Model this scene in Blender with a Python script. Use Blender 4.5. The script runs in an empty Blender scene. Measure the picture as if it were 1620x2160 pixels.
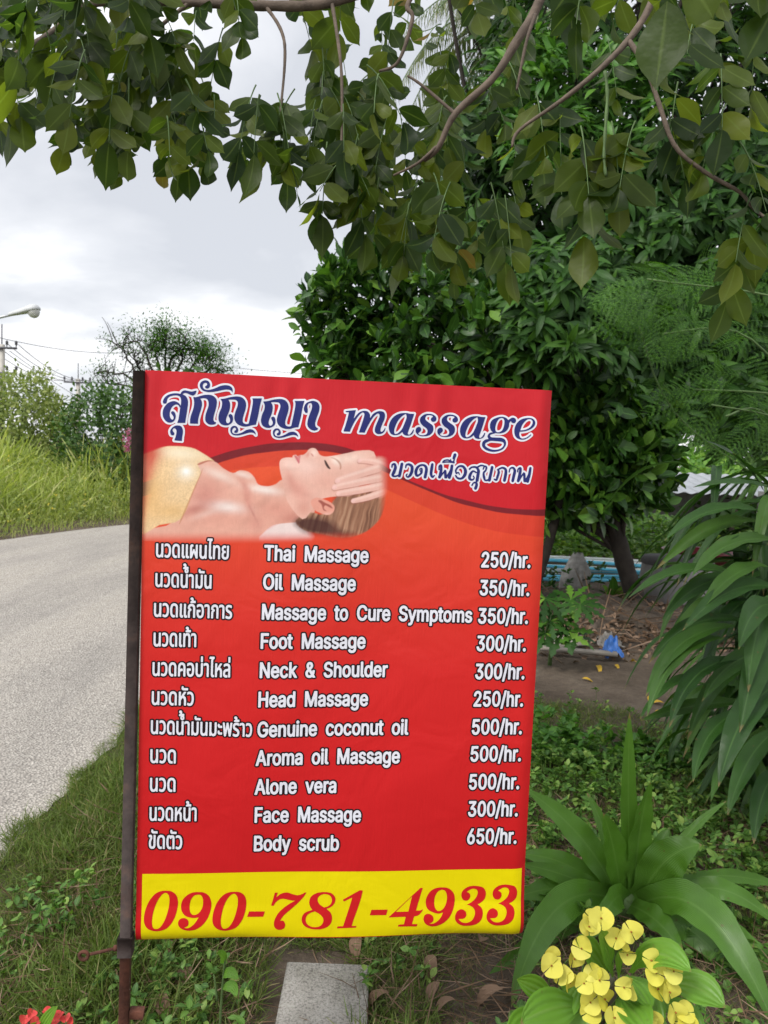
import bpy, math, random
import numpy as np
from mathutils import Matrix, Vector

random.seed(7)
rng = np.random.default_rng(7)
SC = bpy.context.scene
COL = SC.collection

# ------------------------------------------------------------------ camera
PITCH, ROLL = 0.07519529, 0.04067213
FPX, PCX, PCY = 1622.0, 810.0, 1080.0
CAM = np.array([0.0, 0.0, 1.5])
FWD = np.array([0, math.cos(PITCH), -math.sin(PITCH)])
_r0 = np.array([1.0, 0, 0]); _u0 = np.cross(_r0, FWD)
RIGHT = math.cos(ROLL) * _r0 + math.sin(ROLL) * _u0
UP = -math.sin(ROLL) * _r0 + math.cos(ROLL) * _u0
cd = bpy.data.cameras.new('camera')
cam = bpy.data.objects.new('camera', cd); COL.objects.link(cam)
cam.matrix_world = Matrix(((RIGHT[0], UP[0], -FWD[0], CAM[0]), (RIGHT[1], UP[1], -FWD[1], CAM[1]),
                           (RIGHT[2], UP[2], -FWD[2], CAM[2]), (0, 0, 0, 1)))
cd.sensor_fit = 'VERTICAL'; cd.sensor_height = 36.0; cd.lens = 36.0 * FPX / 2160.0
cd.clip_start = 0.05; cd.clip_end = 2000
cd.dof.use_dof = True; cd.dof.focus_distance = 1.55; cd.dof.aperture_fstop = 11.0
SC.camera = cam
SC.render.resolution_x, SC.render.resolution_y = 768, 1024

# ------------------------------------------------------------------ sky, sun, exposure
SC.view_settings.view_transform = 'Standard'
SC.view_settings.look = 'None'
SC.view_settings.exposure = 0.40
SC.view_settings.gamma = 1.0
SUN_DIR = Vector((-0.50, -0.55, 0.78)).normalized()
SUN_EL = math.asin(SUN_DIR.z); SUN_ROT = math.atan2(SUN_DIR.x, SUN_DIR.y)
wd = bpy.data.worlds.new('World'); SC.world = wd; wd.use_nodes = True
wn = wd.node_tree; wn.nodes.clear(); WL = wn.links.new
def WN(t, **k):
    n = wn.nodes.new(t)
    for a, b in k.items(): setattr(n, a, b)
    return n
wo = WN('ShaderNodeOutputWorld'); bg = WN('ShaderNodeBackground'); bg.inputs['Strength'].default_value = 0.1
sky = WN('ShaderNodeTexSky', sky_type='NISHITA', sun_disc=False, sun_elevation=SUN_EL, sun_rotation=SUN_ROT)
tc = WN('ShaderNodeTexCoord'); sx = WN('ShaderNodeSeparateXYZ'); WL(tc.outputs['Generated'], sx.inputs[0])
zz = WN('ShaderNodeMath', operation='MAXIMUM'); WL(sx.outputs['Z'], zz.inputs[0]); zz.inputs[1].default_value = 0.0
za = WN('ShaderNodeMath', operation='ADD'); WL(zz.outputs[0], za.inputs[0]); za.inputs[1].default_value = 0.32
dx = WN('ShaderNodeMath', operation='DIVIDE'); WL(sx.outputs['X'], dx.inputs[0]); WL(za.outputs[0], dx.inputs[1])
dy = WN('ShaderNodeMath', operation='DIVIDE'); WL(sx.outputs['Y'], dy.inputs[0]); WL(za.outputs[0], dy.inputs[1])
cv = WN('ShaderNodeCombineXYZ'); WL(dx.outputs[0], cv.inputs[0]); WL(dy.outputs[0], cv.inputs[1]); cv.inputs[2].default_value = 2.3
nz = WN('ShaderNodeTexNoise'); nz.inputs['Scale'].default_value = 1.9; nz.inputs['Detail'].default_value = 7; nz.inputs['Roughness'].default_value = 0.5
nz.inputs['Distortion'].default_value = 0.25
WL(cv.outputs[0], nz.inputs['Vector'])
cr = WN('ShaderNodeValToRGB'); e = cr.color_ramp
e.elements[0].position = 0.38; e.elements[0].color = (5.7, 5.9, 6.35, 1)
e.elements[1].position = 0.60; e.elements[1].color = (9.6, 9.6, 9.75, 1)
m_ = e.elements.new(0.5); m_.color = (7.1, 7.25, 7.6, 1)
WL(nz.outputs['Fac'], cr.inputs[0])
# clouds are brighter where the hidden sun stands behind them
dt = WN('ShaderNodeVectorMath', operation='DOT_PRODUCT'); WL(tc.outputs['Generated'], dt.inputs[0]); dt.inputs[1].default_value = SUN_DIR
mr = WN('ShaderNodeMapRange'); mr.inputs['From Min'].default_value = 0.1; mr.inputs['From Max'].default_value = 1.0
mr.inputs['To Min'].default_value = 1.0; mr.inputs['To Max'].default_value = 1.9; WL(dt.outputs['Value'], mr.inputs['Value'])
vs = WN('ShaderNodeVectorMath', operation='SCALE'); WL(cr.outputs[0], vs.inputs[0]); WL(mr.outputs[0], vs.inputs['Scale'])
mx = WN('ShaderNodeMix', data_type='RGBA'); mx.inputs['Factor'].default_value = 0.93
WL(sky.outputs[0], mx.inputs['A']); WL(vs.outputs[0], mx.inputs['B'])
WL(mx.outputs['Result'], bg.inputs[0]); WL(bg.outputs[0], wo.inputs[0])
sl = bpy.data.lights.new('sun', 'SUN'); sl.energy = 1.9; sl.angle = math.radians(14); sl.color = (1.0, 0.96, 0.9)
so = bpy.data.objects.new('sun', sl); COL.objects.link(so)
so.rotation_euler = (-SUN_DIR).to_track_quat('-Z', 'Y').to_euler()

# ------------------------------------------------------------------ helpers
def lin(c):
    c = np.asarray(c, float) / 255.0
    return np.where(c <= 0.04045, c / 12.92, ((c + 0.055) / 1.055) ** 2.4)
def C(r, g, b, k=1.0): return tuple(lin((r, g, b)) * k)
def unit(v):
    v = np.asarray(v, float); return v / (np.linalg.norm(v, axis=-1, keepdims=True) + 1e-12)
def at(px, py, d):
    """a point of the place: seen at (px, py), d metres ahead"""
    return CAM + d * (FWD + RIGHT * (px - PCX) / FPX - UP * (py - PCY) / FPX)
def ground_at(px, py, z=0.0):
    r = FWD + RIGHT * (px - PCX) / FPX - UP * (py - PCY) / FPX
    return CAM + r * ((z - CAM[2]) / r[2])

class MB:
    """collects vertices, faces and uvs of one mesh"""
    def __init__(s): s.v = []; s.f = []; s.uv = []; s.n = 0
    def add(s, v, f, uv=None):
        v = np.asarray(v, float).reshape(-1, 3)
        s.v.append(v)
        s.uv.append(np.zeros((len(v), 2)) if uv is None else np.asarray(uv, float))
        for a in (f if isinstance(f, list) and len(f) and isinstance(f[0], np.ndarray) else [f]):
            by = {}
            if isinstance(a, np.ndarray): s.f.append(a + s.n); continue
            for q in a: by.setdefault(len(q), []).append(q)
            for k, qs in by.items(): s.f.append(np.array(qs, int) + s.n)
        s.n += len(v)
        return s
    def box(s, c, h, rot=None):
        c = np.asarray(c, float)
        v = np.array([[x, y, z] for x in (-1, 1) for y in (-1, 1) for z in (-1, 1)], float) * np.asarray(h, float)
        if rot is not None: v = v @ np.asarray(rot).T
        return s.add(v + c, [(0, 1, 3, 2), (4, 6, 7, 5), (0, 4, 5, 1), (2, 3, 7, 6), (0, 2, 6, 4), (1, 5, 7, 3)])
    def tube(s, P, R, n=8, caps=True):
        P = np.asarray(P, float); R = np.broadcast_to(np.asarray(R, float), (len(P),))
        T = unit(np.gradient(P, axis=0))
        a = np.array([0, 0, 1.0]) if abs(T[0][2]) < 0.9 else np.array([1.0, 0, 0])
        x = unit(np.cross(T[0], a)); V = []
        for i in range(len(P)):
            x = unit(x - T[i] * np.dot(x, T[i])); y = np.cross(T[i], x)
            t = np.arange(n) * 2 * math.pi / n
            V.append(P[i] + R[i] * (np.cos(t)[:, None] * x + np.sin(t)[:, None] * y))
        F = []
        for i in range(len(P) - 1):
            for j in range(n):
                k = (j + 1) % n; F.append((i * n + j, i * n + k, (i + 1) * n + k, (i + 1) * n + j))
        if caps: F += [tuple(range(n))[::-1], tuple(range((len(P) - 1) * n, len(P) * n))]
        return s.add(np.concatenate(V), F)
    def lathe(s, c, prof, n=24, rot=None):
        c = np.asarray(c, float); t = np.arange(n) * 2 * math.pi / n
        V = np.concatenate([np.c_[r * np.cos(t), r * np.sin(t), np.full(n, z)] for r, z in prof])
        if rot is not None: V = V @ np.asarray(rot).T
        F = [(i * n + j, i * n + (j + 1) % n, (i + 1) * n + (j + 1) % n, (i + 1) * n + j) for i in range(len(prof) - 1) for j in range(n)]
        return s.add(V + c, F)
    def build(s, name, mat, parent=None, local=False, smooth=False, col=None):
        me = bpy.data.meshes.new(name)
        V = np.concatenate(s.v)
        o = bpy.data.objects.new(name, me); COL.objects.link(o)
        if parent is not None:
            o.parent = parent
            if not local: V = V - np.array(world_loc(parent))
        me.vertices.add(len(V)); me.vertices.foreach_set('co', V.astype(np.float32).ravel())
        sizes = np.concatenate([np.full(len(a), a.shape[1]) for a in s.f])
        loops = np.concatenate([a.ravel() for a in s.f])
        me.loops.add(len(loops)); me.loops.foreach_set('vertex_index', loops.astype(np.int32))
        me.polygons.add(len(sizes))
        me.polygons.foreach_set('loop_start', np.r_[0, np.cumsum(sizes)[:-1]].astype(np.int32))
        if smooth: me.polygons.foreach_set('use_smooth', np.ones(len(sizes), bool))
        uv = me.uv_layers.new(name='UVMap')
        uv.data.foreach_set('uv', np.concatenate(s.uv)[loops].astype(np.float32).ravel())
        if col is not None:
            ca = me.color_attributes.new('print', 'FLOAT_COLOR', 'POINT')
            ca.data.foreach_set('color', np.c_[col, np.ones(len(col))].astype(np.float32).ravel())
        me.update(calc_edges=True); me.validate()
        if mat is not None: me.materials.append(mat)
        return o
def world_loc(o):
    p = np.array(o.location)
    while o.parent: o = o.parent; p = p + np.array(o.location)
    return p
def tag(o, label=None, cat=None, group=None, kind=None):
    for k, v in (('label', label), ('category', cat), ('group', group), ('kind', kind)):
        if v: o[k] = v
    return o
def empty(name, loc, label, cat, group=None):
    o = bpy.data.objects.new(name, None); COL.objects.link(o); o.location = Vector(loc); o.empty_display_size = 0.1
    return tag(o, label, cat, group)

# ------------------------------------------------------------------ materials
class NT:
    def __init__(s, name):
        s.m = bpy.data.materials.new(name); s.m.use_nodes = True; s.t = s.m.node_tree
        s.p = s.t.nodes['Principled BSDF']; s.out = s.t.nodes['Material Output']
    def n(s, t, **k):
        x = s.t.nodes.new(t)
        for a, b in k.items(): setattr(x, a, b)
        return x
    def l(s, a, b): s.t.links.new(a, b)
    def ramp(s, src, stops):
        r = s.n('ShaderNodeValToRGB'); el = r.color_ramp.elements
        el[0].position, el[0].color = stops[0][0], (*stops[0][1], 1)
        el[1].position, el[1].color = stops[-1][0], (*stops[-1][1], 1)
        for p, c in stops[1:-1]:
            x = el.new(p); x.color = (*c, 1)
        s.l(src, r.inputs[0]); return r.outputs[0]
    def noise(s, scale, detail=4, rough=0.55, coord='Object', dist=0.0, vec=None):
        x = s.n('ShaderNodeTexNoise'); x.inputs['Scale'].default_value = scale; x.inputs['Detail'].default_value = detail
        x.inputs['Roughness'].default_value = rough; x.inputs['Distortion'].default_value = dist
        if vec is None:
            c = s.n('ShaderNodeTexCoord'); vec = c.outputs[coord]
        s.l(vec, x.inputs['Vector']); return x.outputs['Fac']
    def bump(s, h, strength, dist=0.01, nrm=None):
        b = s.n('ShaderNodeBump'); b.inputs['Strength'].default_value = strength; b.inputs['Distance'].default_value = dist
        s.l(h, b.inputs['Height'])
        if nrm is not None: s.l(nrm, b.inputs['Normal'])
        s.l(b.outputs[0], s.p.inputs['Normal']); return b.outputs[0]
    def mix(s, f, a, b, bt='MIX'):
        x = s.n('ShaderNodeMix', data_type='RGBA', blend_type=bt)
        for k, v in (('Factor', f), ('A', a), ('B', b)):
            if hasattr(v, 'is_linked') or hasattr(v, 'links'): s.l(v, x.inputs[k])
            else: x.inputs[k].default_value = v if k == 'Factor' else (*v, 1)
        return x.outputs['Result']
def leaf_mat(name, stops, rough=0.42, transl=0.3, spec=0.35, tint=1.6, veins=None, spots=0.0):
    """leaf colour varies from leaf to leaf; light shines through"""
    a = NT(name); g = a.n('ShaderNodeNewGeometry')
    c = a.ramp(g.outputs['Random Per Island'], stops)
    nz_ = a.noise(7.0, 3); c = a.mix(0.55, c, a.ramp(nz_, [(0.3, (0.45, 0.45, 0.45)), (0.7, (1.0, 1.0, 1.0))]), 'MULTIPLY')
    uvn = a.n('ShaderNodeTexCoord'); sp = a.n('ShaderNodeSeparateXYZ'); a.l(uvn.outputs['UV'], sp.inputs[0])
    # pale midrib along the middle of the blade (u = 0.5)
    d = a.n('ShaderNodeMath', operation='SUBTRACT'); a.l(sp.outputs['X'], d.inputs[0]); d.inputs[1].default_value = 0.5
    ab = a.n('ShaderNodeMath', operation='ABSOLUTE'); a.l(d.outputs[0], ab.inputs[0])
    rib = a.n('ShaderNodeMapRange'); rib.inputs['From Min'].default_value = 0.0; rib.inputs['From Max'].default_value = 0.055
    rib.inputs['To Min'].default_value = 0.42; rib.inputs['To Max'].default_value = 0.0; a.l(ab.outputs[0], rib.inputs['Value'])
    c = a.mix(rib.outputs[0], c, tuple(np.array(stops[len(stops) // 2][1]) * 1.6 + 0.03) if veins is None else veins[0])
    if veins is not None:
        # withered brown tips and scorched edges
        tn = a.noise(9.0, 4, 0.65); ty = a.n('ShaderNodeMath', operation='MULTIPLY_ADD'); a.l(tn, ty.inputs[0]); ty.inputs[1].default_value = 0.30; a.l(sp.outputs['Y'], ty.inputs[2])
        sh = a.n('ShaderNodeMath', operation='MULTIPLY'); a.l(ty.outputs[0], sh.inputs[0]); sh.inputs[1].default_value = 0.86
        tr_ = a.ramp(sh.outputs[0], [(0.0, (0, 0, 0)), (0.955, (0, 0, 0)), (0.99, (0.85, 0.85, 0.85))])
        c = a.mix(tr_, c, (0.20, 0.13, 0.05))
    if spots:
        sn = a.noise(38.0, 2); sr = a.ramp(sn, [(0.70, (0, 0, 0)), (0.74, (1, 1, 1))])
        x = a.n('ShaderNodeMath', operation='MULTIPLY'); a.l(sr, x.inputs[0]); x.inputs[1].default_value = spots
        c = a.mix(x.outputs[0], c, (0.10, 0.06, 0.02))
    a.l(c, a.p.inputs['Base Color']); a.p.inputs['Roughness'].default_value = rough
    a.p.inputs['Specular IOR Level'].default_value = spec
    if veins is not None:
        w = a.n('ShaderNodeTexWave', wave_type='BANDS', bands_direction='X'); w.inputs['Scale'].default_value = veins[1]
        w.inputs['Distortion'].default_value = 0.0; a.l(uvn.outputs['UV'], w.inputs['Vector'])
        a.bump(w.outputs['Fac'], 0.35, 0.004)
    else:
        a.bump(a.noise(45.0, 2), 0.25, 0.006)
    tr = a.n('ShaderNodeBsdfTranslucent')
    tcx = a.mix(1.0, c, (tint, tint * 1.05, tint * 0.45), 'MULTIPLY'); a.l(tcx, tr.inputs[0])
    ms = a.n('ShaderNodeMixShader'); ms.inputs[0].default_value = transl
    a.l(a.p.outputs[0], ms.inputs[1]); a.l(tr.outputs[0], ms.inputs[2]); a.l(ms.outputs[0], a.out.inputs[0])
    return a.m
def plain(name, col, rough=0.6, metal=0.0, var=0.25, scale=20.0, bump=0.15, spec=0.4, dark=None):
    a = NT(name); n_ = a.noise(scale, 5)
    dk = tuple(np.array(col) * (1 - var)) if dark is None else dark
    a.l(a.ramp(n_, [(0.3, dk), (0.7, col)]), a.p.inputs['Base Color'])
    a.p.inputs['Roughness'].default_value = rough; a.p.inputs['Metallic'].default_value = metal
    a.p.inputs['Specular IOR Level'].default_value = spec
    if bump: a.bump(a.noise(scale * 4, 3), bump, 0.004)
    return a.m
M = {}
M['bark'] = plain('bark', (0.13, 0.10, 0.075), 0.9, var=0.55, scale=14, bump=0.8)
M['bark_dark'] = plain('bark_dark', (0.045, 0.036, 0.028), 0.9, var=0.55, scale=12, bump=0.8)
M['twig'] = plain('twig', (0.16, 0.12, 0.09), 0.85, var=0.5, scale=30, bump=0.5)
M['green_stem'] = plain('green_stem', (0.10, 0.17, 0.05), 0.6, var=0.4, scale=20)

# ------------------------------------------------------------------ leaves
def leaf_t(nseg=5, width=0.5, peak=0.45, fold=0.25, curl=0.6, sharp=1.0, wav=0.0, stalk=0.0, tip=0.0):
    """unit-length blade along +Y, normal +Z, three vertices per row"""
    t = np.linspace(0, 1, nseg + 1)
    a = math.log(0.5) / math.log(peak)
    w = np.sin(math.pi * np.clip(t, 0, 1) ** a) ** sharp * width * 0.5 + 0.004
    if tip: w = np.where(t > 0.5, (np.sin(math.pi * np.clip(0.5 + 0.5 * (t - 0.5) / (0.5 - tip * 0.6), 0, 1)) ** 1.1) * width * 0.5 + 0.014 * np.clip((1 - t) / tip, 0, 1) + 0.002, np.sin(math.pi * np.clip(t, 0, 1)) ** 0.62 * width * 0.5 + 0.004)
    ang = -curl * t
    dy = np.r_[0, np.cumsum(np.cos((ang[1:] + ang[:-1]) / 2)) / nseg]; dz = np.r_[0, np.cumsum(np.sin((ang[1:] + ang[:-1]) / 2)) / nseg]
    V = []; U = []
    for i in range(nseg + 1):
        ww = wav * math.sin(i * 0.85 + 0.4)
        V += [(-w[i], dy[i] + stalk, dz[i] + w[i] * fold + ww * w[i]), (0, dy[i] + stalk, dz[i]), (w[i], dy[i] + stalk, dz[i] + w[i] * fold - ww * w[i])]
        U += [(0, t[i]), (0.5, t[i]), (1, t[i])]
    F = []
    for i in range(nseg):
        for j in (0, 1):
            k = 3 * i + j; F.append((k, k + 1, k + 4, k + 3))
    return np.array(V), np.array(F), np.array(U)
def place(mb, T, P, D, N, S):
    tv, tf, tu = T; P = np.asarray(P, float).reshape(-1, 3); n = len(P)
    D = unit(np.broadcast_to(D, (n, 3))); N = np.broadcast_to(N, (n, 3)); S = np.broadcast_to(np.asarray(S, float), (n,))
    X = unit(np.cross(D, N)); Z = np.cross(X, D)
    V = P[:, None] + S[:, None, None] * (tv[None, :, 0:1] * X[:, None] + tv[None, :, 1:2] * D[:, None] + tv[None, :, 2:3] * Z[:, None])
    F = tf[None] + (np.arange(n) * len(tv))[:, None, None]
    mb.add(V.reshape(-1, 3), F.reshape(-1, tf.shape[1]), np.tile(tu, (n, 1)))
def rnd_dir(n, g=rng): return unit(g.normal(size=(n, 3)))
def perp(a):
    a = unit(a); h = np.where(np.abs(a[..., 2:3]) < 0.9, np.array([0, 0, 1.0]), np.array([1.0, 0, 0]))
    x = unit(np.cross(a, h)); return x, np.cross(a, x)
def rosettes(mb, T, P, A, nleaf, th0, th1, size, droop=0.2, g=rng, jit=0.03):
    """whorls of leaves round the twig ends P with axes A"""
    P = np.repeat(P, nleaf, 0); A = np.repeat(unit(A), nleaf, 0); n = len(P)
    x, y = perp(A); ph = g.uniform(0, 2 * math.pi, n); th = g.uniform(th0, th1, n)
    D = A * np.cos(th)[:, None] + (x * np.cos(ph)[:, None] + y * np.sin(ph)[:, None]) * np.sin(th)[:, None]
    D[:, 2] -= droop * g.uniform(0.4, 1.4, n); D = unit(D)
    N = A + g.normal(size=(n, 3)) * 0.25
    place(mb, T, P + g.normal(size=(n, 3)) * jit, D, N, size * g.uniform(0.65, 1.15, n))
def bez(p0, p1, p2, n):
    t = np.linspace(0, 1, n)[:, None]
    return (1 - t) ** 2 * np.asarray(p0) + 2 * t * (1 - t) * np.asarray(p1) + t * t * np.asarray(p2)
def ribbon(mb, p0, p1, p2, width, peak=0.45, nrm=(0, -0.6, 0.8), fold=0.25, n=12, sharp=0.8, twist=0.0, wav=0.0, base=0.25):
    """one long arching blade"""
    P = bez(p0, p1, p2, n); T = unit(np.gradient(P, axis=0)); t = np.linspace(0, 1, n)
    a = math.log(0.5) / math.log(peak)
    w = width * 0.5 * np.maximum(np.sin(math.pi * t ** a) ** sharp, base * (1 - t) ** 0.6 * (t < peak)) + 0.0006
    N = np.broadcast_to(np.asarray(nrm, float), P.shape)
    X = unit(np.cross(T, N)); Z = np.cross(X, T)
    tw = twist * t[:, None]; X, Z = X * np.cos(tw) + Z * np.sin(tw), Z * np.cos(tw) - X * np.sin(tw)
    V = []; U = []
    ph = random.uniform(0, 6)
    for i in range(n):
        for k, s_ in enumerate((-1, -0.5, 0, 0.5, 1)):
            wz = wav * math.sin(i * 1.3 + ph + (2.0 if s_ < 0 else 0)) * abs(s_) ** 2
            V.append(P[i] + X[i] * w[i] * s_ + Z[i] * w[i] * (fold * abs(s_) ** 1.3 + wz)); U.append(((s_ + 1) / 2, t[i]))
    F = [(5 * i + j, 5 * i + j + 1, 5 * i + j + 6, 5 * i + j + 5) for i in range(n - 1) for j in range(4)]
    mb.add(np.array(V), np.array(F), np.array(U))

# ------------------------------------------------------------------ ground, road, yard
def smoothcurve(pts, n=420):
    pts = np.asarray(pts, float); t = np.r_[0, np.cumsum(np.linalg.norm(np.diff(pts, axis=0), axis=1))]
    q = np.linspace(0, t[-1], n); k = np.c_[np.interp(q, t, pts[:, 0]), np.interp(q, t, pts[:, 1])]
    for _ in range(160): k[1:-1] = (k[:-2] + 2 * k[1:-1] + k[2:]) / 4
    return k
ROAD_R = smoothcurve([(-1.75, -3), (-1.55, 0), (-1.34, 2), (-1.27, 3.4), (-1.36, 4.4), (-1.2, 6.5), (-0.4, 9.5), (1.6, 13), (5, 16.5), (12, 20)])
ROAD_L = smoothcurve([(-6.6, -3), (-6.4, 2), (-6.1, 7), (-5.65, 11.4), (-4.75, 14.4), (-2.6, 17.4), (0.6, 20), (5, 22.5), (12, 25)])
def ground_h(x, y):
    dr = np.clip((x - np.interp(y, ROAD_R[:, 1], ROAD_R[:, 0])) / 0.6, 0, 1)
    dl = np.clip((np.interp(y, ROAD_L[:, 1], ROAD_L[:, 0]) - x) / 0.8, 0, 1)
    h = 0.012 * np.sin(5.1 * x + 1.3) * np.cos(4.3 * y) + 0.012 * np.sin(2.2 * x - 1.7 * y) + 0.006 * np.sin(13 * x + 9 * y)
    return (h + 0.012) * np.maximum(dr, dl) + 0.25 * np.clip((y - 30) / 80, 0, 1)
a = NT('earth')
n1 = a.noise(1.6, 6, 0.6); n2 = a.noise(22, 5, 0.7); n3 = a.noise(130, 3, 0.6)
soil = a.ramp(n1, [(0.3, (0.075, 0.058, 0.042)), (0.55, (0.14, 0.112, 0.086)), (0.75, (0.20, 0.168, 0.132))])
soil = a.mix(0.6, soil, a.ramp(n2, [(0.3, (0.45, 0.42, 0.4)), (0.7, (1.15, 1.1, 1.05))]), 'MULTIPLY')
soil = a.mix(a.ramp(n3, [(0.64, (0, 0, 0)), (0.72, (0.6, 0.6, 0.6))]), soil, (0.32, 0.27, 0.21))
a.l(soil, a.p.inputs['Base Color']); a.p.inputs['Roughness'].default_value = 0.95; a.p.inputs['Specular IOR Level'].default_value = 0.15
a.bump(a.noise(60, 6, 0.7), 0.9, 0.02)
M['earth'] = a.m
xs = np.unique(np.r_[np.linspace(-300, -12, 25), np.linspace(-12, 8, 201), np.linspace(8, 300, 25)])
ys = np.unique(np.r_[np.linspace(-12, 0, 12), np.linspace(0, 14, 160), np.linspace(14, 60, 60), np.linspace(60, 900, 20)])
X, Y = np.meshgrid(xs, ys); g = MB()
nx, ny = len(xs), len(ys); idx = np.arange(nx * ny).reshape(ny, nx)
g.add(np.c_[X.ravel(), Y.ravel(), ground_h(X, Y).ravel()], np.stack([idx[:-1, :-1], idx[:-1, 1:], idx[1:, 1:], idx[1:, :-1]], -1).reshape(-1, 4))
tag(g.build('ground', M['earth'], smooth=True), kind='structure')
a = NT('chip_seal')
v = a.n('ShaderNodeTexVoronoi'); v.inputs['Scale'].default_value = 85; tcx = a.n('ShaderNodeTexCoord'); a.l(tcx.outputs['Object'], v.inputs['Vector'])
st = a.ramp(v.outputs['Color'], [(0.0, (0.25, 0.225, 0.20)), (0.35, (0.39, 0.36, 0.32)), (0.75, (0.47, 0.435, 0.39)), (1.0, (0.62, 0.58, 0.52))])
mpr = a.n('ShaderNodeMapping'); mpr.inputs['Scale'].default_value = (1.3, 0.22, 1); a.l(tcx.outputs['Object'], mpr.inputs[0])
big = a.ramp(a.noise(1.0, 6, 0.62, vec=mpr.outputs[0]), [(0.3, (0.72, 0.72, 0.73)), (0.52, (0.98, 0.97, 0.96)), (0.7, (1.06, 1.04, 1.0))])
st = a.mix(1.0, st, big, 'MULTIPLY')
st = a.mix(a.ramp(v.outputs['Distance'], [(0.45, (0, 0, 0)), (0.75, (0.55, 0.55, 0.55))]), st, (0.17, 0.155, 0.14))
st = a.mix(a.ramp(a.noise(9, 4, 0.6), [(0.66, (0, 0, 0)), (0.74, (0.5, 0.5, 0.5))]), st, (0.16, 0.14, 0.12))
a.l(st, a.p.inputs['Base Color']); a.p.inputs['Roughness'].default_value = 0.85; a.p.inputs['Specular IOR Level'].default_value = 0.25
a.bump(v.outputs['Distance'], 0.7, 0.012)
M['road'] = a.m
rd = MB(); n = len(ROAD_R)
L2 = ROAD_L + rng.normal(size=ROAD_L.shape) * 0.010; R2 = ROAD_R + np.c_[np.convolve(rng.normal(size=n + 4), [.3, .6, 1, .6, .3], 'valid') * 0.012 + rng.normal(size=n) * 0.008, np.zeros(n)]
V = []
for i in range(n):
    for k in np.linspace(0, 1, 7): V.append((*(L2[i] * (1 - k) + R2[i] * k), 0.006 + 0.03 * (1 - (2 * k - 1) ** 2)))
rd.add(np.array(V), [(7 * i + j, 7 * i + j + 1, 7 * i + j + 8, 7 * i + j + 7) for i in range(n - 1) for j in range(6)])
tag(rd.build('road', M['road'], smooth=True), kind='structure')
def on_road(x, y):
    return (x < np.interp(y, ROAD_R[:, 1], ROAD_R[:, 0])) & (x > np.interp(y, ROAD_L[:, 1], ROAD_L[:, 0]))

# ------------------------------------------------------------------ the signboard
YAW = 0.10081366
S_O = np.array([-0.46617829, 1.48184668, 1.64125889]); S_W, S_H = 0.8, 1.14426611
S_EX = np.array([math.cos(YAW), math.sin(YAW), 0.0]); S_N = np.array([math.sin(YAW), -math.cos(YAW), 0.0])
def on_board(px, py):
    """board coordinates (metres right of and below its top left corner) of measured lettering"""
    px = np.asarray(px, float); py = np.asarray(py, float)
    r = FWD + RIGHT * ((px - PCX) / FPX)[..., None] - UP * ((py - PCY) / FPX)[..., None]
    k = ((S_O - CAM) @ S_N) / (r @ S_N)
    d = CAM + r * k[..., None] - S_O
    return np.stack([d @ S_EX, -d[..., 2]], -1)
def sag(u, v):
    """how far the vinyl bulges towards the viewer"""
    h = 0.0035 * np.sin(u * 7.5 + 0.6) * np.sin(v * 3.1 + 0.3) + 0.0012 * np.sin(u * 17 + v * 6)
    h = h + 0.0014 * np.exp(-((v - 0.05) / 0.05) ** 2) * np.sin(u * 55 + 4 * np.sin(u * 23))
    b = np.clip((v - (S_H - 0.075)) / 0.075, 0, 1)
    h = h + 0.006 * b * (0.7 + 0.9 * np.sin(u * 9.0 + 1.0)) - 0.016 * b ** 5 * (0.6 + 0.5 * np.sin(u * 9 + 1.0))
    h = h + 0.012 * np.clip((u - 0.62) / 0.18, 0, 1) ** 2 * np.clip((v - 1.0) / 0.14, 0, 1)
    h = h - 0.008 * np.clip((u - 0.772) / 0.028, 0, 1) ** 2
    return h
sign = empty('signboard', (S_O[0], S_O[1], 0), 'tall red massage price board with yellow phone number strip on a brown steel post', 'sign')
sign.rotation_euler = (0, 0, YAW)
def board(u, v, layer=0.0):
    u = np.asarray(u, float); v = np.asarray(v, float)
    return np.stack([u, -(sag(u, v) + layer), S_O[2] - v], -1)

def vinyl(name, col=None, attr=False):
    a = NT(name)
    if attr:
        c = a.n('ShaderNodeAttribute', attribute_name='print'); a.l(c.outputs['Color'], a.p.inputs['Base Color'])
    else:
        a.p.inputs['Base Color'].default_value = (*col, 1)
    a.p.inputs['Roughness'].default_value = 0.40; a.p.inputs['Specular IOR Level'].default_value = 0.26
    t = a.n('ShaderNodeTexCoord'); mp = a.n('ShaderNodeMapping'); mp.inputs['Scale'].default_value = (60, 1, 4); a.l(t.outputs['Object'], mp.inputs[0])
    ribs = a.noise(4.0, 2, vec=mp.outputs[0])
    b1 = a.bump(ribs, 0.10, 0.004)
    b2 = a.bump(a.noise(7.0, 3, 0.5, dist=0.6), 0.28, 0.02, nrm=b1)
    weave = a.n('ShaderNodeTexWave', wave_type='BANDS', bands_direction='X'); weave.inputs['Scale'].default_value = 260; a.l(t.outputs['Object'], weave.inputs['Vector'])
    a.bump(weave.outputs['Fac'], 0.05, 0.002, nrm=b2)
    return a.m
INK = 0.84
M['print'] = vinyl('printed_vinyl', attr=True)
M['ink_white'] = vinyl('white_ink', C(232, 232, 240, INK)); M['ink_black'] = vinyl('black_ink', C(34, 22, 26, 0.8))
M['ink_blue'] = vinyl('blue_ink', C(38, 46, 118, 0.72)); M['ink_red'] = vinyl('red_ink', C(204, 30, 34, INK)); M['ink_yellow'] = vinyl('yellow_ink', C(232, 214, 2, INK))

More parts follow.
